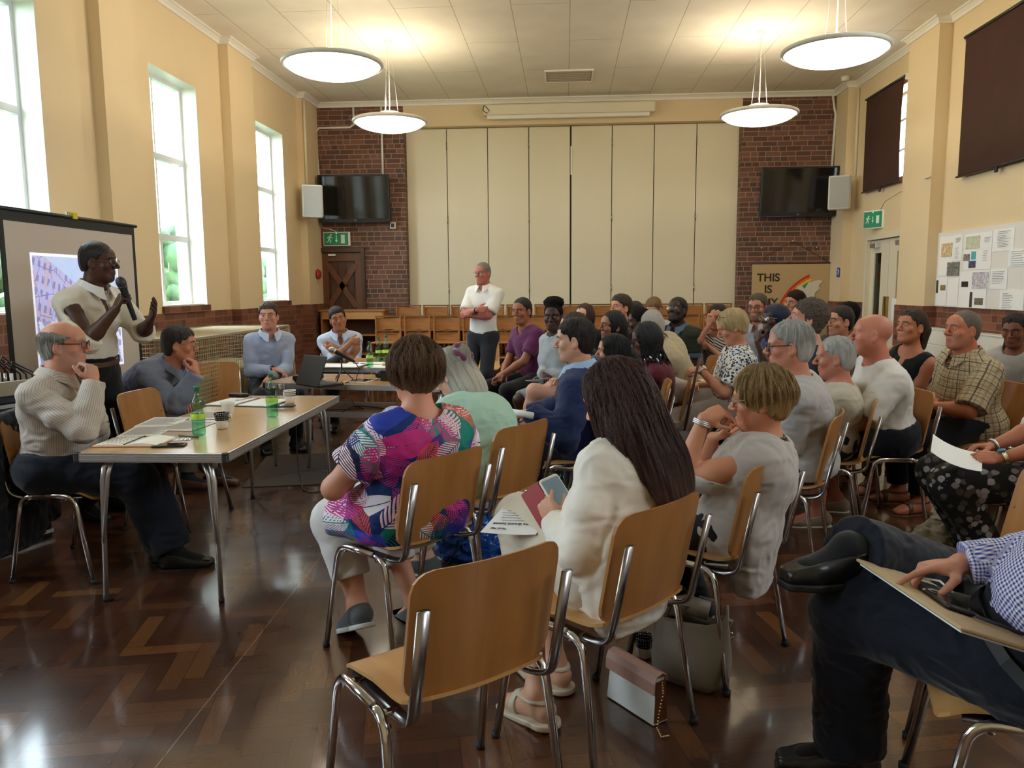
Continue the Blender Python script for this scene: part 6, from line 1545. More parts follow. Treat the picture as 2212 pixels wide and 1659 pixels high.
person('woman in a navy headscarf, glasses and royal blue top with her hand to her chin', 1.74, 6.40, 108, (1672, 690, 6.3), hy=114, hp=6, sex='f', s=.97, hs=.97, skin='4a2e22', hairc=('161c34', '1c2340'), hair='bob', hairp=scf, glasses=('wire', 'oval'), lipc='5a3430',
    arms=dict(L=dict(w=('px', 1636, 738, 6.08), d=(.2, -.1, 1), n=(.3, -1, 0), pole=(-.5, .5, -1.2), curl=.75), R=dict(w=(-.03, .26, .8))), top=dict(mat=C_ROYAL, sleeve=.7, hem=.08, loose=.012), bottom=dict(mat=M_LEGG), shoes=dict(mat=L_BROWN, kind='sandal'))
person('person with dark tousled hair mostly hidden below the banner', 2.42, 8.55, 130, (1716, 655, 8.5), hy=120, skin='a87458', hairc=('1c1310', '33261e'), hair='curly', arms=LAP, top=dict(mat=C_CHAR, sleeve=.8), bottom=dict(mat=C_NAVY), shoes=dict(mat=L_BLACK), lod=1.3)
person('man with bushy grey-brown hair looking up, behind the white-haired man', 1.72, 5.22, 84, (1742, 690, 5.1), hy=80, hp=12, skin='c99078', hairc=('4a4038', '6e6258'), hair='curly', hairp=dict(bx=.092, by=.115, bh=.10, amp=.006, ear=True), arms=LAP, top=dict(mat=C_CHAR, sleeve=1.8), bottom=dict(mat=C_NAVY), shoes=dict(mat=L_BLACK, sock=C_BLACK))
person('white-haired man with dark-framed glasses in a pale grey t-shirt seen from behind', 1.22, 3.98, 70, (1703, 748, 3.95), hy=80, hp=-2, skin='bf8066', hairc=('b4b1aa', 'dedbd4'), hair='short', hairp=dict(t=.015, amp=.004, nape=-.09, strands=900, zf=.064, lift=.003, F=10, seg=7), glasses=('black', 'rect'), fat=.5, nose=1.15,
    arms=LAP, top=[dict(mat=C_CHAR, name='neckband', sleeve=.02, hem=-.30, t=.015, neck_r=.069, amp=.001), dict(mat=C_GTEE, sleeve=.8, hem=.06, loose=.012, neck_r=.080, fl=.012)], bottom=dict(mat=C_NAVY, end=.95), shoes=dict(mat=L_NAVY, sole=SOLEW))
person('person with short silver hair and stone t-shirt behind the white-haired man', 1.54, 4.52, 72, (1802, 772, 4.5), hy=72, hp=-4, s=.94, hs=.97, skin='b87860', hairc=('a8a6a0', 'd0cec8'), hair='short', hairp=dict(t=.010, amp=.002, nape=-.08, strands=250, lift=.002, seg=6), arms=LAP, top=dict(mat=C_STONE, sleeve=.7, neck_r=.075), bottom=dict(mat=C_NAVY, end=1.), shoes=dict(mat=L_NAVY, sole=SOLEW), fat=.2)
person('man with short dark hair and dark top seen beyond the bald man', 2.10, 6.75, 104, (1814, 694, 6.65), hy=108, hp=0, skin='c48c70', hairc=('1c1512', '352820'), hair='short', hairp=dict(t=.015), arms=LAP, top=dict(mat=C_BLACK, sleeve=1.8), bottom=dict(mat=C_NAVY), shoes=dict(mat=L_BLACK, sock=C_BLACK))
person('person with dark rounded hair in the far right row under the brick ledge', 2.58, 7.75, 110, (1830, 682, 7.7), hy=110, sex='f', s=.95, hs=.96, skin='6a4432', hairc=('0c0a09', '1d1816'), hair='curly', arms=LAP, top=dict(mat=C_MAROON, sleeve=.8), bottom=dict(mat=C_NAVY), shoes=dict(mat=L_BLACK), lod=1.3)
person('large bald man in a white t-shirt and navy shorts', 1.93, 4.74, 84, (1882, 722, 4.66), hy=76, hp=4, skin='c07c64', hair=None, brow='a08070', fat=.9, nose=1.15, jaw=1.1,
    arms=dict(L=dict(w=(-.10, .37, .67), d=(.5, .8, -.2), n=(0, 0, -1), pole=(-1.4, -.2, -.7)), R=dict(w=(.0, .30, .68))), legs=dict(L=dict(a=(-.12, .40, .085)), R=dict(a=(.22, .22, .085))), top=dict(mat=C_TEE, sleeve=.85, hem=.15, loose=.02, fl=.014, neck_r=.078, tail=False, legs_cover=.05, amp=.006), bottom=dict(mat=C_NAVY, end=1.0, loose=.02, flare=.01), shoes=dict(mat=L_BEIGE, sole=SOLEW, low=True))
person('woman in a black vest top with hair tied back and glasses on her head', 2.42, 5.72, 116, (1968, 706, 5.6), hy=112, hp=8, sex='f', s=.96, hs=.97, bust=1., skin='b87858', hairc=('2a1c14', '4c3626'), hair='short', hairp=dict(t=.016, nape=-.07, extra=[ell((0, -.125, .01), (.035, .04, .055), None, .02), rc((0, -.13, -.02), (0, -.13, -.13), .040, .028, .03)]),
    arms=LAP, top=dict(mat=C_BLACK, sleeve=0.02, sleeveless=True, strap=-.03, neck_r=.095, v=.14, t=.008), bottom=dict(mat=C_KHAKI), shoes=dict(mat=L_BROWN, kind='sandal'))
person('man with receding hair and grey moustache in a checked short-sleeved shirt', 2.62, 5.12, 96, (2078, 712, 5.05), hy=104, hp=3, skin='bd7658', hairc=('5c4e40', '84766a'), hair='short', hairp=dict(t=.006, zf=.094, amp=.001, wid=.2), beard=('9a9088', .2), fat=.85, nose=1.15, jaw=1.05,
    arms=dict(L=dict(w=(-.08, .36, .68), pole=(-1.4, -.2, -.7)), R=dict(w=(-.02, .28, .70))), top=dict(mat=M_PLAID, sleeve=.9, collar=True, v=.12, hem=.12, loose=.02, fl=.016, legs_cover=.05), bottom=dict(mat=C_NAVY), shoes=dict(mat=L_BROWN, kind='sandal'))
person('woman at the right edge in grey t-shirt and khaki trousers, glasses on head', 3.34, 6.02, 124, (2192, 714, 5.9), hy=134, hp=-10, sex='f', s=.95, hs=.96, skin='80503a', hairc=('100d0c', '28211e'), hair='short', hairp=dict(t=.014, nape=-.08, extra=[rc((.05, -.06, -.05), (.07, .0, -.2), .032, .02, .03)]), arms=LAP, top=dict(mat=C_GTEE, sleeve=.5, neck_r=.08), bottom=dict(mat=C_KHAKI, loose=.01), shoes=dict(mat=L_BROWN, kind='sandal'))
person('person in dark floral trousers and a white lace top holding a folded paper', 2.24, 3.62, 84, None, headw=(2.40, 3.56, 1.12), hy=84, sex='f', s=.98, skin='b87458', hair='short', hairc=('5a4634', '7c664e'), fat=.4, bust=1.,
    arms=dict(L=dict(w=('px', 2120, 1004, 3.46), d=(.2, 1, .0), n=(.6, 0, -.8), pole=(-.6, -.5, -1), curl=.5), R=dict(w=('px', 2118, 975, 3.62), d=(-.1, 1, 0), n=(-.3, 0, -1), pole=(.6, -.5, -1), curl=.5)), legs=dict(L=dict(k=(-.06, .48, .53), a=(-.04, .22, .10)), R=dict(k=(.16, .46, .53), a=(.14, .24, .10))), top=dict(mat=C_WHITE, sleeve=1.1, hem=.06, loose=.01), bottom=dict(mat=M_FLTR, end=1.9, loose=.006), shoes=dict(mat=L_BLACK, kind='sandal'))
# --- foreground
person('man in a blue gingham shirt with legs crossed, pointing at a phone on a folder', 1.15, 1.85, 58, None, headw=(1.31, 1.62, 1.20), hy=70, hp=-20, skin='c48870', hairc=('4a3c30', '6a5a4c'), hair='short', fat=.75, s=1.04,
    arms=dict(R=dict(w=('px', 2075, 1218, 1.93), d=(-.56, .83, -.12), n=(-.2, -.1, -1), pole=(.6, -.6, -.6), curl=.6, point=True, thumb=.5), L=dict(w=(-.34, -.16, .62), pole=(-.6, -.8, -.2), d=(.2, -.3, -.8))),
    legs=dict(L=dict(k=('px', 1840, 1312, 2.14), a=('px', 1835, 1612, 2.18), f=(-.35, .9, .0), th=1.05), R=dict(k=('px', 2075, 1268, 2.36), a=('px', 1835, 1186, 2.14), f=(-.75, .66, .06), fu=(.05, .0, 1), th=1.0)),
    top=dict(mat=M_GING, sleeve=1.90, collar=True, hem=.02, amp=.006), bottom=dict(mat=C_NAVY, flare=.022, end=1.93, loose=.010, amp=.008, belt=L_BLACK), shoes=dict(mat=L_BLACK, sole=SOLEB, sock=C_BLACK))
person('blonde woman in a grey cardigan and beaded necklace with her hand to her mouth', .66, 2.94, 64, (1642, 862, 2.93), hy=74, hp=-6, sex='f', s=.95, hs=.97, bust=1., fat=.35, skin='c98a6a', hairc=('a07c4c', 'd2b078'), hair='bob', hairp=dict(bx=.098, by=.112, bz=.022, bh=.100, cut=-.072, strands=2200, amp=.006, ear=True, lift=.009, fz=.10, F=9, sw=.0012, seg=8), glasses=('wire', 'oval'), brow='a08058',
    arms=dict(L=dict(w=('px', 1520, 903, 2.86), d=(.44, -.82, .38), n=(.5, .1, -.7), pole=(-.3, 1., -.7), curl=.75, thumb=.5), R=dict(w=('px', 1540, 945, 2.99), d=(.44, -.9, .15), n=(.2, .1, 1), pole=(.3, 1., -.7), curl=.5)),
    legs=dict(L=dict(a=(-.05, .10, .085)), R=dict(a=(.15, .16, .085))), top=dict(mat=C_CARD, name='cardigan', sleeve=1.10, hem=.26, loose=.02, neck_r=.088, amp=.006, tail=True, fl=.01, cuff=False), bottom=dict(mat=C_BLACK), shoes=dict(mat=L_BLACK, sole=SOLEB, sock=C_BLACK))
long_extra = [ell((0, -.055, -.05), (.105, .072, .13), None, .05), ell((.0, -.085, -.17), (.125, .062, .15), None, .06), ell((-.01, -.105, -.29), (.125, .048, .12), None, .06), ell((-.10, -.05, -.16), (.06, .06, .12), None, .05), ell((-.07, .02, -.12), (.035, .04, .12), None, .04)]
person('woman with very long dark brown hair in an ivory blouse, looking down at papers', .14, 2.40, 52, (1326, 864, 2.50), hy=58, hp=-22, sex='f', s=.95, hs=.98, bust=1., skin='d8a488', hairc=('351f18', '66443a'), hair='long', hairp=dict(ear=False, bx=.096, by=.112, bz=.012, bh=.120, cut=-.4, fz=.12, strands=2600, seg=34, step=.012, amp=.004, F=10, lift=.006, hang=.6, extra=long_extra),
    arms=dict(L=dict(w=('px', 1196, 1128, 2.47), d=(.05, .5, .75), n=(.8, .2, 0), pole=(-.7, -.5, -.8), curl=.6, thumb=.6), R=dict(w=(.12, .30, .66))), legs=dict(L=dict(k=('px', 1125, 1120, 2.75), a=(-.12, .20, .10), f=(.1, 1, -.1)), R=dict(a=(.10, .30, .10))),
    top=dict(mat=C_BLOUSE, name='blouse', sleeve=1.86, hem=.17, loose=.016, neck_r=.085, amp=.006, tail=True), bottom=dict(mat=cloth('cream_skirt', 'd3c7b4'), end=1.35, loose=.012), shoes=dict(mat=L_CREAM, sole=L_CREAM, kind='sandal'))
person('woman in a tropical print top and white trousers with a brown bob', -.60, 3.00, 44, (893, 800, 3.02), hy=40, hp=-4, sex='f', s=1.0, hs=1.0, bust=1., fat=.75, skin='d09478', hairc=('4a3424', '8e6848'), hair='bob', hairp=dict(bx=.105, by=.120, bz=.015, bh=.112, cut=-.088, strands=2400, amp=.005, ear=False, lift=.010, F=7, sw=.0013),
    arms=dict(L=dict(w=(-.10, .24, .72), pole=(-1, -.45, -.4), thick=.08, curl=.4), R=dict(w=(.12, .22, .80), pole=(1, -.25, -.45), thick=.08)), legs=dict(L=dict(k=('px', 728, 1125, 3.06), a=('px', 772, 1305, 2.98), f=(.1, .9, -.42), fu=(.1, .4, .9), th=1.12), R=dict(k=(.06, .45, .53), a=(.10, .17, .085), f=(.1, .9, -.3))),
    top=dict(mat=M_TROP, name='print_top', sleeve=.58, hem=.10, loose=.022, neck_r=.100, fl=.012, amp=.006, legs_cover=.74), bottom=dict(mat=cloth('white_cropped_trousers', 'd8d6d6'), end=1.62, flare=.012, loose=.004), shoes=dict(mat=L_GREY, sole=SOLEW, low=True))
mint_extra = [ell((.0, -.10, .055), (.055, .055, .055), None, .02), ell((0, -.09, -.10), (.085, .05, .10), None, .04), ell((-.05, -.03, -.09), (.04, .05, .07), None, .03)]
person('white-haired woman with a purple scrunchie in a mint green top, bending forward', -.38, 3.70, 58, (975, 808, 3.86), hy=66, hp=-32, sex='f', s=.98, hs=.98, fat=1.0, skin='d6a890', hairc=('b8b0a0', 'dcd6c8'), hair='wavy', hairp=dict(bx=.090, by=.106, bz=.02, bh=.10, cut=-.09, strands=700, amp=.006, F=8, extra=mint_extra), slouch=.05,
    arms=dict(L=dict(w=(-.03, .50, .58), pole=(-.8, -.3, -.6)), R=dict(w=(.1, .48, .60), pole=(.8, -.3, -.6))), legs=dict(L=dict(a=(-.12, .30, .085)), R=dict(a=(.12, .34, .085))), top=dict(mat=C_MINT, sleeve=1.2, hem=.12, loose=.01, neck_r=.085, legs_cover=.2), bottom=dict(mat=C_BEIGET), shoes=dict(mat=L_GREY, sole=SOLEW))
print('people', round(_t.time()-_t0, 1))
# ================================================================ SMALL THINGS
def at_z(u, v, z):
    a = cam_pt(u, v, 1.); d = a-np.array([0, 0, CAM_H]); t = (z-CAM_H)/d[2]; return (d*t)[0], (d*t)[1]
BOTG = Mat('green_plastic'); BOTG.set(c=hexc('3fae78'), r=.08, tr=.0); BOTG = BOTG.m
def m_tint(name, col, f=.35):
    m = m_glass(name, col, .12); return m
BOTG = m_tint('green_bottle_plastic', (.68, .92, .80)); BOTW = m_tint('green_bottle_water', (.66, .94, .78)); TUMB = m_tint('clear_tumbler', (.90, .93, .93))
LABG = plain('bottle_label', hexc('b4d43c'), .5); CAPG = plain('bottle_cap', hexc('0f6b42'), .35)
def bottle(x, y, z, label, s=1., cap=True, fill=.45):
    r = thing('water_bottle', label, 'bottle', (x, y, z), random.uniform(0, 6), group='green plastic water bottles')
    H = .235*s; pr = [(.001, .004), (.022, .0), (.031, .006), (.033, .02), (.032, .07), (.034, .085), (.034, .105), (.028, .122), (.026, .132), (.032, .15), (.032, .165), (.024, .19), (.013, .206), (.0115, .225), (.0115, .235)]
    MB().lathe([(a*s, b*s) for a, b in pr], n=24, caps=False).build('bottle_body', BOTG, r)
    MB().lathe([(.001, .006*s)]+[(a*s*.96, b*s) for a, b in pr[2:6]]+[(.032*s, .235*fill*s), (.001, .235*fill*s)], n=24, caps=False).build('water', BOTW, r)
    MB().lathe([(.0345*s, .088*s), (.0348*s, .092*s), (.0348*s, .112*s), (.0325*s, .114*s)], n=24, caps=False).build('label_band', LABG, r)
    if cap: MB().lathe([(.001, .25*s), (.013*s, .249*s), (.014*s, .246*s), (.014*s, .229*s), (.0125*s, .228*s)], n=18, caps=False).build('cap', CAPG, r)
    return r
MUGW = plain('white_ceramic', hexc('e8e4dc'), .25)
MD = Mat('dotted_mug'); _x, _y, _z = MD.obj().xyz(); _v = MD.voro(MD.scale(MD.vec(_x.atan2(_y)*.04, _z, 0.), (1, 1, 1)), 95, rnd=.25, dim='2D')[0]
MD.set(c=MD.mix(_z.gt(.045), hexc('e8e4dc'), MD.mix(_v.lt(.16), hexc('151518'), hexc('e8e4dc'))), r=.22); MD = MD.m
MS = Mat('striped_mug'); _x, _y, _z = MS.obj().xyz(); MS.set(c=MS.mix(_z.gt(.047)*((_z/.012).fract().lt(.45)), hexc('e8e4dc'), hexc('1a1a1c')), r=.22); MS = MS.m
def mug(x, y, z, rz, mat, label, hang=0):
    r = thing('mug', label, 'mug', (x, y, z), math.radians(rz))
    b = MB().lathe([(.001, .003), (.024, .001), (.028, .004), (.031, .03), (.0385, .075), (.040, .085), (.0375, .085), (.035, .074), (.028, .03), (.025, .01), (.001, .009)], n=28, caps=False); b.build('cup', mat, r)
    MB().tube([(.034, 0, .072), (.055, 0, .075), (.062, 0, .06), (.055, 0, .045), (.035, 0, .040)], .005, 8, flat=.8).build('handle', MUGW, r)
    return r
def sheet(u, v, z, w, h, deg, label, name='paper', mat=PAPER, cat='paper', wr=0, th=.0012, curl=.004, group=None):
    x, y = at_z(u, v, z) if wr == 0 else wr
    r = thing(name, label, cat, (x, y, z), math.radians(deg), group)
    rings = [[(-w/2+w*i/8, -h/2, .0006+curl*((i-4)/4)**2), (-w/2+w*i/8, h/2, .0006+curl*((i-4)/4)**2), (-w/2+w*i/8, h/2, .0006+th+curl*((i-4)/4)**2), (-w/2+w*i/8, -h/2, .0006+th+curl*((i-4)/4)**2)] for i in range(9)]
    MB().loft(rings).build('sheet', mat, r); return r
INKM = plain('ink', hexc('34343c'), .8)
def print_lines(r, w, h, n, z=.0065, seed=1, top=.1, mat=None):
    b = MB(); rr = random.Random(seed)
    for k in range(n):
        y = h*(.5-top)-h*(.85-top)*k/max(n-1, 1); e = w*rr.uniform(.55, .9)
        b.box(-w*.43, -w*.43+e, y-.0011, y+.0011, z, z+.0003)
    b.build('printed_lines', mat or INKM, r)
TZ = .7105
bottle(-1.83, 3.73, TZ, 'green water bottle nearest the camera on the long table', 1.0, True, .42)
bottle(-1.67, 4.30, TZ, 'green water bottle further along the long table, beside the striped mug', 1.0, True, .42)
mug(-1.80, 3.93, TZ, -10, MD, 'white mug with black dotted rim beside the nearest green bottle')
mug(-1.93, 4.30, TZ, 100, MUGW, 'plain white mug directly behind the dotted mug')
mug(-1.76, 4.84, TZ, 150, MS, 'white mug with black striped rim at the far end of the long table')
# open notebook
x, y = -2.055, 3.54
r = thing('open_notebook', 'open notebook with handwriting at the near corner of the long table', 'notebook', (x, y, TZ), math.radians(4))
MB().rbox(-.16, .16, -.105, .105, 0, .004, .004).build('cover', plain('orange_cover', hexc('b4622c'), .6), r)
for s in (-1, 1):
    rings = []
    for k in range(9):
        t_ = k/8; zz = .006+.012*math.sin(PI*t_*.9)*(1 if s < 0 else 1.5)*(1-t_*.5)
        rings.append([(s*t_*.152, -.10, .004), (s*t_*.152, .10, .004), (s*t_*.152, .10, zz), (s*t_*.152, -.10, zz)])
    MB().loft(rings).build('pages', plain('cream_page', hexc('ece6d6'), .7), r)
b = MB(); rr = random.Random(2)
for k in range(11):
    xx = -.135
    while xx < -.02:
        L = rr.uniform(.006, .016); yy = .085-.0165*k; t_ = abs(xx)/.152; zz = .0067+.012*math.sin(PI*t_*.9)*(1-t_*.5)
        b.box(xx, xx+L, yy, yy+.0022, zz, zz+.0004); xx += L+.005
b.build('handwriting', INKM, r)
MB().rbox(-.003, .003, -.108, .108, .012, .016, .001).build('ribbon', BLACK, r)
def phone(x, y, z, deg, label, col=BLACK, w=.074, h=.15):
    r = thing('phone', label, 'phone', (x, y, z), math.radians(deg))
    MB().rbox(-w/2, w/2, -h/2, h/2, 0, .009, .012).build('case', col, r); MB().rbox(-w/2+.003, w/2-.003, -h/2+.008, h/2-.008, .0085, .0094, .006).build('screen', SCREENOFF, r); return r
phone(-1.85, 3.47, TZ, -78, 'black smartphone lying near the edge of the long table')
phone(-1.72, 4.60, TZ, -84, 'dark smartphone on the spiral notebook', BLACK).location.z = TZ+.012
r = thing('pill_packet', 'silver blister packet of pills beside the smartphone', 'pill packet', (-1.88, 3.62, TZ), math.radians(-70)); MB().rbox(-.03, .03, -.055, .055, 0, .002, .005).build('foil', ALU, r)
for i in range(2):
    for k in range(5): MB().ball((-.013+.026*i, -.04+.02*k, .003), .0075, 6, sc=(1, 1, .6)).build('pill', MUGW, r)
tag(MB().tube([(-1.80, 3.66, TZ+.006), (-1.92, 3.70, TZ+.006)], .005, 6).build('pen', plain('olive_pen', hexc('5c5a3a'), .4)), 'olive pen lying behind the nearest green bottle', 'pen')
for i, (px, py, dg, lb) in enumerate([(-2.16, 3.84, 12, 'printed sheet lying behind the open notebook'), (-2.02, 4.0, -4, 'printed sheet just left of the nearest green bottle'), (-2.22, 4.12, 8, 'printed sheet close to the edge in front of the empty chair'), (-2.05, 4.34, 20, 'farther printed sheet behind the plain white mug')]):
    q = sheet(0, 0, TZ+.0002*i, .21, .297, dg, lb, wr=(px, py), curl=.001, group='printed sheets on the long table'); print_lines(q, .21, .29, 16, .0027, i)
r = thing('spiral_notebook', 'open white spiral notebook at the middle of the long table', 'notebook', (-2.03, 4.83, TZ), math.radians(-8))
MB().rbox(-.22, .22, -.15, .15, 0, .003, .004).build('cover', BLACK, r); MB().rbox(-.215, -.01, -.145, .145, .003, .010, .004).build('pages', PAPER, r); MB().rbox(.01, .215, -.145, .145, .003, .010, .004).build('pages', PAPER, r)
b = MB()
for k in range(24): b.tube([(-.012, -.135+k*.0118, .008), (0, -.135+k*.0118, .016), (.012, -.135+k*.0118, .008)], .0011, 4)
b.build('spiral_binding', INKM, r)
r = thing('pen', 'silver pen lying on the spiral notebook', 'pen', (-2.1, 4.92, TZ+.015), math.radians(70)); MB().tube([(-.07, 0, 0), (.07, 0, 0)], .004, 8).build('barrel', ALU, r)
r = thing('sunglasses_case', 'small black oval case at the far left of the long table', 'case', (-2.22, 5.13, TZ), math.radians(80)); MB().rbox(-.03, .03, -.075, .075, 0, .022, .03).build('lid', BLACK, r)
r = thing('glass_tumbler', 'upturned clear glass standing behind the far green bottle', 'glass', (-1.93, 5.16, TZ)); MB().lathe([(.030, 0), (.034, .075), (.033, .078), (.031, .075), (.028, .004)], n=24, caps=False).build('glass', TUMB, r)
# middle table
T2 = .7005
r = thing('laptop', 'open black laptop seen from behind at the left end of the middle table', 'laptop', (-1.95, 5.78, T2), math.radians(140))
MB().rbox(-.16, .16, -.21, .02, 0, .016, .01).build('base', BLACK, r); LBM = plain('laptop_lid', (.010, .009, .009), .45)
MB().rbox(-.16, .16, .0, .235, 0, .007, .01, T(0, .02, .012, rx=math.radians(112))).build('lid', LBM, r); MB().rbox(-.15, .15, -.15, -.03, .016, .018, .004).build('keyboard', INKM, r)
r = thing('projector', 'small black projector with a round white lens beside the laptop', 'projector', (-2.06, 6.10, T2), math.radians(75))
MB().rbox(-.11, .11, -.08, .08, .012, .055, .015).build('housing', BLACK, r); MB().lathe([(.03, 0), (.032, .02), (.025, .024), (.001, .02)], n=18, M=T(.06, .05, .062)).build('lens_cover', MUGW, r)
for sx in (-1, 1):
    for sy in (-1, 1): MB().lathe([(.008, 0), (.008, .014)], (sx*.09, sy*.06, 0), 8).build('foot', RUBBER, r)
r = thing('microphone_stand', 'mini tripod holding a wired microphone on the middle table', 'microphone stand', (-1.79, 6.12, T2))
for a in (20, 140, 260): MB().tube([(0, 0, .10), (.09*math.cos(math.radians(a)), .09*math.sin(math.radians(a)), .006)], .006, 6, flat=.7).build('leg', BLACK, r)
MB().tube([(0, 0, .09), (0, 0, .175)], .006, 6).build('stem', BLACK, r); MB().tube([(0, 0, .17), (0, 0, .20)], .014, 8).build('clip', BLACK, r)
def microphone(M, label, head=None):
    r = thing('microphone', label, 'microphone'); r.matrix_world = M
    MB().lathe([(.001, -.12), (.010, -.12), (.012, -.115), (.014, -.02), (.019, .045), (.021, .05)], n=20, caps=False).build('handle', BLACK, r)
    hm = head or plain('mic_mesh', (.45, .47, .5), .4, metal=.8)
    MB().lathe([(.021, .05), (.0245, .056), (.021, .06)], n=20, caps=False).build('collar_ring', ALU if head is None else BLACK, r)
    MB().lathe([(.021, .058), (.025, .072), (.0255, .085), (.022, .1), (.012, .109), (.001, .112)], n=20, caps=False).build('mesh_head', hm, r)
microphone(T(-1.79, 6.12, T2+.21) @ Matrix.Rotation(math.radians(-62), 4, Vector((0, 1, 0))), 'black wired microphone with silver head clipped on the mini tripod')
tag(MB().tube([(-1.69, 6.13, T2+.16), (-1.64, 6.10, T2+.10), (-1.66, 6.05, T2+.01), (-1.72, 5.96, T2+.004), (-1.68, 5.82, T2-.02), (-1.60, 5.78, .55), (-1.72, 5.84, .49)], .004, 6).build('microphone_cable', BLACK), 'black cable hanging from the microphone over the table edge', 'cable')
r = thing('tablet', 'white-framed tablet lying on the middle table', 'tablet', (-1.63, 6.10, T2), math.radians(-12)); MB().rbox(-.10, .10, -.125, .125, 0, .008, .012).build('case', MUGW, r); MB().rbox(-.086, .086, -.10, .10, .0078, .0088, .004).build('screen', SCREENOFF, r)
r = thing('camera', 'black camera partly hidden by the brown bob on the middle table', 'camera', (-1.42, 6.15, T2), math.radians(70)); MB().rbox(-.06, .06, -.04, .04, 0, .085, .01).build('camera_body', BLACK, r); MB().lathe([(.03, 0), (.032, .06), (.028, .065), (.001, .06)], n=18, M=T(0, .04, .045, rx=-PI/2)).build('lens', BLACK, r)
# far table
q = thing('folder', 'black folder with white papers on the far table', 'folder', (-2.13, 7.22, T2), math.radians(-4)); MB().rbox(-.24, .24, -.17, .17, 0, .008, .01).build('cover', BLACK, q); MB().rbox(-.21, .21, -.15, .15, .008, .016, .003).build('pages', PAPER, q)
for i, (px, py, dg, lb) in enumerate([(-1.85, 7.28, 10, 'white sheet next to the black folder on the far table'), (-1.66, 7.20, -6, 'white sheet under the far green bottle'), (-2.0, 7.58, 4, 'white sheet in front of the man with folded arms'), (-1.72, 7.55, -12, 'white sheet beside the far mug')]):
    sheet(0, 0, T2+.0003*i, .297, .21, dg, lb, wr=(px, py), curl=.001, group='white sheets on the far table')
r = thing('brown_envelope', 'brown envelope standing propped behind the papers on the far table', 'envelope', (-2.0, 7.74, T2), math.radians(8)); MB().rbox(-.12, .12, -.004, .004, 0, .05, .002, T(rx=math.radians(-50))).build('envelope', LOWTOP, r)
r = thing('spectacles', 'folded blue-rimmed spectacles on the far table papers', 'spectacles', (-2.0, 7.45, T2+.004)); b = MB()
for s in (-1, 1): b.tube([(s*.034+.026*math.cos(k*PI/8), .02*math.sin(k*PI/8), .006) for k in range(16)], .002, 6, closed=True)
b.tube([(-.06, 0, .01), (-.02, .05, .008)], .002, 5); b.build('frame', plain('blue_frame', hexc('28307a'), .3), r)
bottle(-1.83, 7.18, T2, 'single green water bottle in the middle of the far table', .98, True, .40)
bottle(-1.87, 7.72, T2, 'left of the two tall green bottles at the back of the far table', 1.02, True, .5)
bottle(-1.78, 7.66, T2, 'right of the two tall green bottles at the back of the far table', 1.10, True, .42)
mug(-1.95, 7.80, T2, 180, MD, 'white mug with black rim beside the tall green bottles')
r = thing('glass_tumbler', 'clear plastic tumbler before the man with folded arms', 'glass', (-2.21, 7.60, T2)); MB().lathe([(.026, 0), (.036, .085), (.035, .085), (.025, .004), (.001, .003)], n=24, caps=False).build('glass', TUMB, r)
r = thing('book', 'yellow-edged book beside the bottles on the far table', 'book', (-1.66, 7.36, T2), math.radians(12)); MB().rbox(-.09, .09, -.06, .06, 0, .018, .004).build('book', plain('yellow_cover', hexc('b8a860'), .6), r)
# cables
def cable(pts, label, rad=.0045, name='cable'):
    P = [Vector(p) for p in pts]; out = []
    for i in range(len(P)-1):
        p0, p1, p2, p3 = P[max(i-1, 0)], P[i], P[i+1], P[min(i+2, len(P)-1)]
        for k in range(8):
            t = k/8; out.append(.5*((2*p1)+(p2-p0)*t+(2*p0-5*p1+4*p2-p3)*t*t+(-p0+3*p1-3*p2+p3)*t**3))
    out.append(P[-1]); tag(MB().tube(out, rad, 6).build(name, BLACK), label, 'cable')
cable([(-1.95, 5.95, .487), (-1.75, 5.98, .487), (-1.6, 6.05, .487), (-1.72, 6.18, .487), (-1.52, 6.1, .487), (-1.42, 6.02, .487), (-1.36, 6.12, .487)], 'tangled black cable lying on the low brown table', .004)
cable([(-2.3, 5.62, .006), (-2.05, 5.9, .006), (-1.85, 5.88, .006), (-1.62, 5.62, .006), (-1.2, 5.66, .006), (-.9, 5.8, .006)], 'black cable running across the floor past the table legs', .006)
cable([(-1.98, 5.62, .68), (-2.0, 5.6, .4), (-1.95, 5.5, .05), (-1.78, 5.28, .006), (-1.5, 5.62, .006), (-1.25, 5.7, .006)], 'black cable dropping from the middle table to the floor', .0045)
cable([(-1.2, 5.66, .66), (-1.26, 5.6, .55), (-1.30, 5.62, .35), (-1.26, 5.7, .1), (-1.25, 5.75, .007)], 'black cable looping under the edge of the middle table', .005)
# dark mat on the floor beneath the tables
r = tag(MB().rbox(-.35, .35, -.55, .55, 0, .008, .01).build('floor_mat', plain('mat_grey', hexc('4a4038'), .9), loc=(-2.12, 6.0, 0)), 'dark floor mat lying under the tables', 'mat'); r.rotation_euler = (0, 0, math.radians(12))
# the microphone in the speaker's hand
hc_ = SPK['hands'][1]; W_ = hc_[2]; d_ = hc_[3]
def l2w(ctx, p): return ctx['root'].matrix_basis @ Vector(p)
bpy.context.view_layer.update()
hp_ = l2w(SPK, W_+d_*.075+A3((-.018, .028, 0))); M_ = Matrix.Translation(hp_) @ Matrix.Rotation(math.radians(0), 4, 'Z')
mh = Vector(cam_pt(247, 598, 4.22)); ax_ = (mh-Vector(cam_pt(276, 676, 4.26))).normalized()
q_ = Vector((0, 0, 1)).rotation_difference(ax_).to_matrix().to_4x4()
microphone(Matrix.Translation(hp_) @ q_ @ Matrix.Scale(1.15, 4), "black handheld microphone gripped in the standing speaker's hand", plain('mic_mesh_black', (.02, .02, .022), .5))
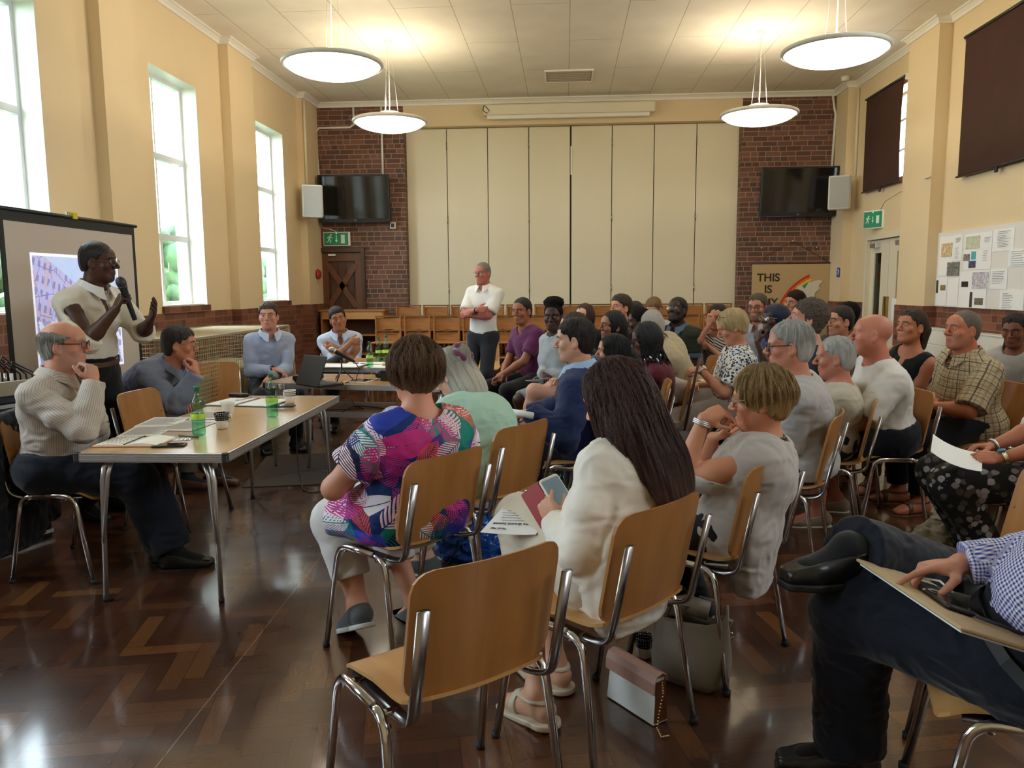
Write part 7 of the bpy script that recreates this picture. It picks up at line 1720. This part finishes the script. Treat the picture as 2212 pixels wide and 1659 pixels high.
# tripod projection screen
r = thing('projection_screen', 'tripod projection screen with black border behind the speaker, showing a street picture', 'projection screen', (-3.36, 5.23, 0), PI/2)
SW, SZ0, SZ1 = .70, .62, 1.862
SCRM = Mat('screen_cloth'); SCRM.set(c=hexc('c9beb2'), r=.9); SCRM = SCRM.m
MB().box(-SW, SW, -.003, .003, SZ0, SZ1).build('screen_cloth', SCRM, r)
MB().box(-SW-.035, SW+.035, -.0045, .0045, SZ1-.001, SZ1+.065).box(-SW-.035, -SW, -.0045, .0045, SZ0-.05, SZ1).box(SW, SW+.035, -.0045, .0045, SZ0-.05, SZ1).box(-SW, SW, -.0045, .0045, SZ0-.05, SZ0).build('black_border', plain('border_black', (.012, .016, .016), .7), r)
MB().tube([(-SW-.07, 0, SZ1+.07), (SW+.07, 0, SZ1+.07)], .014, 8).build('top_bar', BLACK, r)
MB().rbox(-.04, .01, -.02, .02, SZ1+.06, SZ1+.105, .004).build('yellow_hook', plain('hook_yellow', hexc('d8c820'), .4), r)
MB().tube([(-SW-.05, 0, SZ0-.08), (SW+.05, 0, SZ0-.08)], .035, 12).build('roller_tube', BLACK, r)
MB().tube([(0, .04, .15), (0, .04, SZ1+.11)], .016, 8).build('pole', BLACK, r)
for a in (90, 210, 330): MB().tube([(0, .04, .45), (.45*math.cos(math.radians(a)), .04+.45*math.sin(math.radians(a)), .01)], .011, 6).build('leg', BLACK, r)
# the projected picture: a glowing panel in place of projector light, a pale street scene
PJ = Mat('glowing_picture'); gx, gy, gz = PJ.obj().xyz(); pv = PJ.vec(gx, gz, 0.); e_ = PJ.voro(PJ.scale(pv, (1, .8, 1)), 9, 'DISTANCE_TO_EDGE', dim='2D')[0]; n_ = PJ.noise(pv, 7, 4, .7); nb_ = PJ.noise(PJ.scale(pv, (6, 2, 1)), 3, 3)
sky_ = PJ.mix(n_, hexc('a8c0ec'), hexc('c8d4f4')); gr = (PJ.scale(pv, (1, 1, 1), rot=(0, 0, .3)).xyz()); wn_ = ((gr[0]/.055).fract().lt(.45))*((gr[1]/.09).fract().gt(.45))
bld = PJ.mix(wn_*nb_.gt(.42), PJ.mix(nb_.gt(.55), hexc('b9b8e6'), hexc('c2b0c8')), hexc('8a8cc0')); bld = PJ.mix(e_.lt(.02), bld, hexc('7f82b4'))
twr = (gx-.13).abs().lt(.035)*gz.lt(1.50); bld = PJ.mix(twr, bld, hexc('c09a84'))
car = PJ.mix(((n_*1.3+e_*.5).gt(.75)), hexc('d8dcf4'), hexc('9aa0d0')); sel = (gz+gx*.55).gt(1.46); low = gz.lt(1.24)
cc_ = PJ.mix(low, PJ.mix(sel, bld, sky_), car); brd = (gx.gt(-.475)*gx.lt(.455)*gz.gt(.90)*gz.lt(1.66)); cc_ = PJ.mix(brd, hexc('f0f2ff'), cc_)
PJ.set(c=cc_, r=.9, e=cc_, es=.42); MB().box(-.49, .47, -.006, -.004, .88, 1.678).build('glowing_picture', PJ.m, r)
# sound desk behind the seated man
r = thing('sound_desk', 'black flight case carrying a mixing desk with cables at the left edge', 'mixing desk', (-3.42, 4.12, 0), math.radians(-20)); r.scale = (1, 1, 1.13)
MB().rbox(-.32, .32, -.28, .28, .0, .72, .01).build('flight_case', plain('case_black', (.015, .015, .016), .5), r)
for z in (.70, .30, .02): MB().box(-.325, .325, -.285, .285, z, z+.018).build('edge_trim', ALU, r)
MB().rbox(-.31, .31, -.27, .27, .72, .79, .01, None).build('desk_body', plain('desk_blue', hexc('1c2836'), .4), r)
MB().box(-.30, .30, -.26, .12, .79, .797).build('fader_panel', plain('panel_dark', (.03, .03, .035), .4), r)
b = MB(); c2 = MB(); c3 = MB()
for i in range(16):
    for k in range(7): (b if (i+k) % 5 else c2).lathe([(.006, 0), (.006, .014), (.001, .015)], (-.28+i*.037, -.02+k*.024-.05, .797), 6)
    c3.box(-.283+i*.037, -.277+i*.037, -.25, -.10, .797, .799).box(-.288+i*.037, -.272+i*.037, -.20+.02*(i % 4), -.188+.02*(i % 4), .799, .809)
b.build('white_knobs', MUGW, r)['kind'] = 'stuff'; c2.build('red_knobs', plain('knob_red', hexc('a03040'), .4), r)['kind'] = 'stuff'; c3.build('faders', ALU, r)['kind'] = 'stuff'
rr = random.Random(8)
for i in range(9):
    x0 = -.22+i*.055; MB().tube([(x0, .18, .79), (x0, .18, .86)], .010, 8).build('plug', CHROME if i % 2 else MUGW, r)
    MB().tube([(x0, .18, .86), (x0+.02, .17, .90), (x0+rr.uniform(-.05, .1), .22, .90+rr.uniform(0, .05)), (x0+.03, .32, .84), (x0+.05, .34, .5)], .005, 6).build('cable', BLACK, r)
MB().rbox(.30, .335, -.27, .24, .76, .83, .008).build('side_cheek', plain('cheek', hexc('a89c88'), .5), r)
# jacket over the back of the first man's chair
ct_, st_ = math.cos(math.radians(-88)), math.sin(math.radians(-88))
jf = [ell((0, -.255, .62), (.24, .045, .20), None, .04), ell((0, -.28, .36), (.25, .05, .26), None, .05), rc((-.22, -.26, .72), (-.25, -.30, .22), .05, .06, .05), rc((.22, -.26, .72), (.26, -.26, .20), .05, .065, .05), rc((-.2, -.25, .80), (.2, -.25, .80), .035, .035, .04), ell((.05, -.30, .22), (.22, .06, .16), None, .05)]
jfn, _ = union(jf); V_, F_ = nets(lambda p: np.maximum(jfn(p)-wrinkle(p, .010, 3.), .10-p[:, 2]), (-.4, -.42, .05), (.4, -.12, .92), .010)
r = thing('jacket', 'dark charcoal jacket hung over the chair back at the left edge', 'jacket', (-2.56, 3.80, 0), math.radians(-88)); mk_mesh('jacket_cloth', V_, F_, C_CHAR, r)
# floor things
bottle(-.02, 5.02, 0, 'green water bottle standing on the floor behind the red phone', 1.05, True, .3)
mug(.31, 2.92, 0, 20, MD, 'white mug with black dotted rim standing on the floor by the handbags')
# white and pink shoulder bag
r = thing('handbag', 'small white handbag with a dusty pink flap and gold chain on the floor', 'handbag', (.245, 2.535, 0), math.radians(-52))
rings = []
for k in range(7):
    t_ = k/6; wv = .115-.004*t_; dd = .032*(1-t_*.45)
    rings.append([(wv*sx, dd*sy, .005+.155*t_) for sx, sy in ((-1, -1), (1, -1), (1, 1), (-1, 1))])
MB().loft(rings).build('bag_body', plain('white_leather', hexc('dfe4e2'), .4), r)
pr_ = [(-.036, .112), (-.034, .150), (-.024, .172), (0, .180), (.020, .172), (.026, .150)]
rings = []
for x_ in (-.120, -.118, .118, .120):
    rings.append([(x_, y_*(1), z_) for y_, z_ in pr_]+[(x_, y_*.92, z_-.003) for y_, z_ in pr_[::-1]])
MB().loft(rings).build('flap', plain('pink_leather', hexc('b08a7c'), .45), r)
for s in (-1, 1): MB().prism([(-.03, .01), (.03, .01), (.02, .15), (-.02, .15)], s*.112, s*.116, T(rx=PI/2, rz=PI/2) @ T()).build('gusset', plain('brown_gusset', hexc('6a3a24'), .5), r)
b = MB(); pth_ = [Vector(p) for p in ((.118, 0, .155), (.135, -.01, .12), (.13, -.02, .06), (.15, -.05, .02), (.18, -.06, .008), (.19, -.03, .008))]
for i in range(len(pth_)-1):
    for k in range(5):
        p = pth_[i].lerp(pth_[i+1], k/5); b.ball(tuple(p), .0036, 4)
b.build('chain', plain('gold', (.7, .45, .2), .25, metal=1.), r)
MB().tube([(-.118, .0, .12), (-.15, .02, .06), (-.16, .06, .01), (-.12, .12, .006), (-.06, .10, .006)], .006, 6, flat=.4).build('strap', plain('strap_tan', hexc('a8744c'), .5), r)
# grey tote
r = thing('tote_bag', 'slouching grey leather tote bag open on the floor under the chair', 'tote bag', (.46, 2.75, 0), math.radians(-30))
rings = []
for k in range(9):
    t_ = k/8; z_ = .004+.27*t_; ww = .125+.02*t_; dd = .07*(1-.25*t_)+.01*math.sin(5*t_); out = []
    for j in range(24):
        a = 2*PI*j/24; e = .5; cx, sy = math.cos(a), math.sin(a)
        out.append((math.copysign(abs(cx)**e, cx)*ww+.012*math.sin(3*a+4*t_), math.copysign(abs(sy)**e, sy)*dd+.008*math.sin(2*a+3*t_), z_+(.04*math.cos(2*a)*t_**3)))
    rings.append(out)
inner = [[(x_*.94, y_*.9, z_) for x_, y_, z_ in ring] for ring in rings[::-1][:7]]
GL = Mat('grey_leather'); GL.set(c=GL.mix(GL.noise(GL.obj(), 12, 3), hexc('847c70'), hexc('968e82')), r=.5); GL.bump(GL.noise(GL.obj(), 180, 3), .2, .002); GL = GL.m
MB().loft(rings+inner, smooth=True).build('bag_body', GL, r)
for s in (-1, 1): MB().tube([(s*.05-.03, .045*s, .24), (s*.03-.02, .06*s, .30), (.03*s+.04, .05*s, .30), (.06*s+.02, .045*s, .24)], .009, 8, flat=.4).build('handle', GL, r)
MB().tube([(.13, .0, .22), (.15, -.01, .26), (.10, -.03, .28)], .012, 6, flat=.3).build('side_tab', GL, r); MB().tube([(.15+.012*math.cos(k), -.015, .215+.012*math.sin(k)) for k in range(7)], .002, 5).build('ring', CHROME, r)
MB().tube([(-.1, -.02, .26), (-.02, -.0, .285), (.06, .02, .27)], .035, 12).build('rolled_pouch', GL, r)
# blue carrier, canvas bag, brown bag
def sack(name, label, cat, x, y, deg, prims, mat, h=.008, amp=.012, zmin=.003):
    f_, _ = union(prims); V_, F_ = nets(lambda p: f_(p)-wrinkle(p*1.8, amp, x*9), np.min([q[0]-q[1] for q in prims], 0)-.04, np.max([q[0]+q[1] for q in prims], 0)+.04, h)
    V_[:, 2] = np.maximum(V_[:, 2], zmin); r = thing(name, label, cat, (x, y, 0), math.radians(deg)); mk_mesh('bag_body', V_, F_, mat, r); return r
BLUEB = plain('blue_plastic', hexc('1450a8'), .22)
r = sack('carrier_bag', 'shiny blue carrier bag on the floor beside the tropical print woman', 'carrier bag', -.52, 3.98, 20, [ell((0, 0, .12), (.17, .09, .16), None, .05), ell((.1, 0, .08), (.14, .08, .09), None, .05), ell((-.08, 0, .2), (.06, .05, .1), None, .05)], BLUEB, amp=.018)
MB().tube([(-.12, -.09, .02), (-.06, -.10, .12), (-.04, -.06, .24)], .012, 6, flat=.3).build('strap', BLACK, r)
r = sack('canvas_bag', 'beige canvas bag with a green print slumped before the floral trousers', 'bag', 1.86, 3.90, 30, [ell((0, 0, .10), (.20, .12, .14), None, .05), ell((.08, .02, .20), (.12, .08, .08), None, .05), ell((-.12, 0, .06), (.10, .09, .08), None, .05)], cloth('canvas_beige', '9a8f78'), amp=.02)
MB().ball((.10, -.03, .262), .05, 8, sc=(1.2, .8, .35)).build('green_print', plain('print_green', hexc('3c8a4a'), .6), r)
sack('shoulder_bag', 'brown leather bag slumped on the floor behind the bald man', 'bag', 3.0, 5.15, 10, [ell((0, 0, .12), (.24, .10, .15), None, .05), ell((.12, 0, .10), (.12, .09, .10), None, .05)], plain('brown_bag_leather', hexc('4c3626'), .5), h=.012)
sack('shoulder_bag', 'dark blue rucksack on the floor below the bare-legged woman', 'bag', .02, 5.75, 10, [ell((0, 0, .14), (.13, .09, .17), None, .05)], C_NAVY, h=.012)
sack('shoulder_bag', 'pale beige tote bag on the floor under the blonde woman with the cane', 'bag', .86, 5.55, 10, [ell((0, 0, .14), (.2, .10, .16), None, .05)], cloth('pale_tote', 'a89e84'), h=.012)
# papers, phones and folders in laps and hands
r = sheet(0, 0, 0, .21, .297, 0, 'printed sheet headed Inclusive Growth Summit on the lap of the long-haired woman', wr=(-.14, 2.62)); r.location = (-.135, 2.64, .655); r.rotation_euler = (math.radians(-14), math.radians(6), math.radians(-24+180))
print_lines(r, .19, .20, 9, .0062, 5, .18)
text_mesh('heading', 'Inclusive Growth Summit', .017, INKM, T(0, .085, .0052), r); text_mesh('heading', 'Town Hall', .014, INKM, T(.05, .118, .0055), r)
r = thing('phone', 'phone in a bright red wallet case held by the long-haired woman', 'phone', tuple(cam_pt(1186, 1082, 2.50)), 0); r.rotation_euler = (math.radians(55), math.radians(-28), math.radians(15))
MB().rbox(-.075, .0, -.075, .075, .0, .003, .006, T(ry=math.radians(-25))).build('wallet_flap', plain('red_leather', hexc('a01820'), .4), r); MB().rbox(.0, .075, -.075, .075, .0, .010, .01, T(ry=math.radians(20))).build('handset', MUGW, r); MB().rbox(.005, .07, -.065, .065, .010, .0108, .006, T(ry=math.radians(20))).build('screen', plain('lit_screen', hexc('8fa6b8'), .15), r)
r = sheet(0, 0, 0, .21, .297, 0, 'printed sheets on the lap of the woman in the grey sweater', wr=(0, 0)); r.location = (-.16, 6.52, .655); r.rotation_euler = (math.radians(-10), math.radians(8), math.radians(40)); print_lines(r, .2, .28, 14, .0062, 4)
r = thing('rolled_paper', 'rolled white paper held out by the man in the navy jacket', 'paper', tuple(cam_pt(1132, 893, 4.2)), 0); MB().tube([(-.09, .03, .006), (.05, -.02, -.01)], .019, 12).build('roll', PAPER, r)
r = sheet(0, 0, 0, .21, .16, 0, 'folded white paper held by the person in floral trousers', wr=(0, 0), curl=.02); r.location = tuple(cam_pt(2062, 985, 3.5)); r.rotation_euler = (math.radians(20), math.radians(20), math.radians(-20))
r = sheet(0, 0, 0, .297, .21, 0, 'cream programme sheets across the lap of the woman in the headscarf', wr=(0, 0), mat=plain('cream_sheet', hexc('dcd2bc'), .7)); r.location = tuple(cam_pt(1560, 822, 6.0)); r.rotation_euler = (math.radians(8), math.radians(-6), math.radians(20)); print_lines(r, .28, .2, 10, .0062, 6)
# folder with phone on the lap of the gingham man
r = thing('folder', 'manila folder resting on the crossed legs of the man in gingham', 'folder', tuple(cam_pt(1975, 1290, 1.86)), 0)
FA = Vector(cam_pt(1848, 1205, 2.10)); FBp = Vector(cam_pt(2085, 1362, 1.60)); FCp = Vector(cam_pt(2050, 1290, 1.95)); ex = (FBp-FA).normalized(); ez = ex.cross(FCp-FA).normalized()
if ez.z < 0: ez = -ez
ey = ez.cross(ex); mid_ = (FA+FBp)/2
FM = Matrix(((ex.x, ey.x, ez.x, mid_.x), (ex.y, ey.y, ez.y, mid_.y), (ex.z, ey.z, ez.z, mid_.z), (0, 0, 0, 1))); r.matrix_world = FM
MB().rbox(-.23, .25, -.01, .20, -.004, .004, .006).build('folder_cover', plain('manila', hexc('b8a078'), .6), r); MB().rbox(-.22, .24, .0, .195, -.010, -.005, .003).build('pages', PAPER, r); MB().tube([(-.23, .18, .004), (-.17, .19, .02), (-.06, .185, .006)], .003, 5).build('elastic', MUGW, r)
r = thing('phone', 'large black phone with a rubber band lying on the manila folder', 'phone'); r.matrix_world = FM @ T(.01, .09, .006, rz=math.radians(-6))
MB().rbox(-.115, .10, -.035, .035, 0, .011, .012).build('case', BLACK, r); MB().rbox(-.105, .09, -.031, .031, .0105, .0115, .006).build('screen', SCREENOFF, r); MB().tube([(-.02+.0, -.038, .006), (-.015, -.02, .0135), (-.02, .02, .0135), (-.03, .038, .006)], .0018, 5).build('rubber_band', plain('band', hexc('d8cfae'), .5), r)
r = thing('pen', 'dark pen clipped beside the phone on the manila folder', 'pen'); r.matrix_world = FM @ T(.14, .15, .012, rz=math.radians(70)); MB().tube([(-.05, 0, 0), (.05, 0, 0)], .004, 6).build('barrel', INKM, r)
# walking stick
r = tag(MB().tube([cam_pt(1478, 930, 5.40), cam_pt(1505, 800, 5.42), cam_pt(1512, 772, 5.43)], .009, 8).build('walking_stick', plain('cane_wood', hexc('5a3520'), .4)), 'brown wooden walking stick held by the blonde woman in floral blouse', 'walking stick')
# worn things
def worn_band(ctx, g, frac, mat, name, w=.009, r_=.030, face=None):
    Sh, E, Wt, ap, k_ = ctx['armp'][g]; d = nrmv(E-Wt); p = Wt+d*frac; e1 = nrmv(np.cross(d, (0, 0, 1))); e2 = np.cross(d, e1)
    pts = [p+(e1*math.cos(2*PI*k/20)+e2*math.sin(2*PI*k/20))*r_ for k in range(20)]
    o = MB().tube(pts, .0035, 6, closed=True).tube([q+d*w for q in pts], .0035, 6, closed=True).tube([q+d*w*.5 for q in pts], .0042, 6, closed=True).build(name, mat, ctx['root'])
    if face: MB().lathe([(.001, 0), (.017, 0), (.017, .008), (.001, .009)], n=18, M=Matrix.Translation(Vector(p+e2*r_*-1+d*w*.5)) @ Vector((0, 0, 1)).rotation_difference(Vector(-e2)).to_matrix().to_4x4()).build('watch_face', face, o)
def ctx_of(txt):
    for c in CTX:
        if txt in c['root']['label']: return c
GOLD = plain('gold_bracelet', (.75, .6, .4), .25, metal=1.)
worn_band(ctx_of('grey cardigan'), -1, .012, ALU, 'bracelet', .012, .031); worn_band(ctx_of('dark watch'), 1, .02, BLACK, 'watch', .012, .034, BLACK)
worn_band(ctx_of('blue floral blouse'), -1, .01, ALU, 'watch', .008, .030, MUGW); worn_band(ctx_of('white lace top'), -1, .012, GOLD, 'watch', .01, .030, plain('teal_face', hexc('2a7a88'), .2))
worn_band(ctx_of('white lace top'), 1, .012, ALU, 'bracelet', .004, .030)
worn_band(ctx_of('arms crossed, in front'), 1, .01, BLACK, 'watch', .01, .031)
# necklace
c = ctx_of('grey cardigan'); nd_ = c['nd']; F_ = nrmv(c['FC']-nd_*(c['FC']@nd_)); R_ = np.cross(F_, nd_); bb = MB()
for k in range(34):
    a = 2*PI*k/34; fr = max(0, math.cos(a)); p = c['N']+nd_*(.010-.040*fr)+(F_*math.cos(a)+R_*math.sin(a))*(.066+.018*fr); bb.ball(tuple(p), .0065, 5)
bb.build('necklace', plain('dark_beads', hexc('4a3c3a'), .25), c['root'])
# scrunchie
c = ctx_of('purple scrunchie'); pts = [Vector((.046*math.cos(2*PI*k/18), -.118+.012*math.sin(6*PI*k/18), .056+.046*math.sin(2*PI*k/18))) for k in range(18)]
MB().tube(pts, [.016+.005*math.sin(k*2.4) for k in range(18)], 8, closed=True).build('scrunchie', cloth('purple_velvet', '6a2c50', .7, .6), c['root']).matrix_local = c['HM']
# spectacles pushed up
for t_ in ('black vest top', 'khaki trousers, glasses', 'sunglasses in hair'): c = ctx_of(t_); make_glasses(c['root'], c['HM'], 'brown' if 'sun' in t_ else 'black', 'oval', False, True)
# braids with beads
c = ctx_of('beaded braids'); rr = random.Random(4)
for k in range(44):
    a = math.radians(-150+k*300/43)+PI; x0, y0 = .078*math.sin(a), -.02+.088*math.cos(a)*.9
    if y0 > .045: continue
    L = rr.uniform(.20, .30); pts = [(x0*.6, y0*.7-.01, .105), (x0*1.0, y0*1.0, .06), (x0*1.18, y0*1.12, -.02), (x0*1.22, y0*1.12+.01, -.10), (x0*1.2+rr.uniform(-.02, .02), y0*1.1+rr.uniform(-.02, .02), -L+.03)]
    P = []
    for i in range(len(pts)-1):
        for j in range(7): P.append(Vector(pts[i]).lerp(Vector(pts[i+1]), j/7))
    P.append(Vector(pts[-1])); rad = [.0052+.0014*math.sin(i*2.2) for i in range(len(P))]
    o = MB().tube(P, rad, 6).build('braid', _pc[[q for q in _pc if q.startswith('hair_0a0808_1c1613')][0]], c['root']); o.matrix_local = c['HM']
    if k % 4 == 0: MB().tube([P[-6], P[-4]], .0075, 6).build('bead', ALU, o)
# pencil in the clasped hands
c = ctx_of('holding a pencil'); p = l2w(c, (.02, .38, .70)); tag(MB().tube([p+Vector((-.03, 0, .05)), p+Vector((.03, -.02, -.03))], .004, 6).build('pencil', plain('pencil_yellow', hexc('c89a3c'), .5)), 'yellow pencil held by the man in the pale blue-grey shirt', 'pencil')
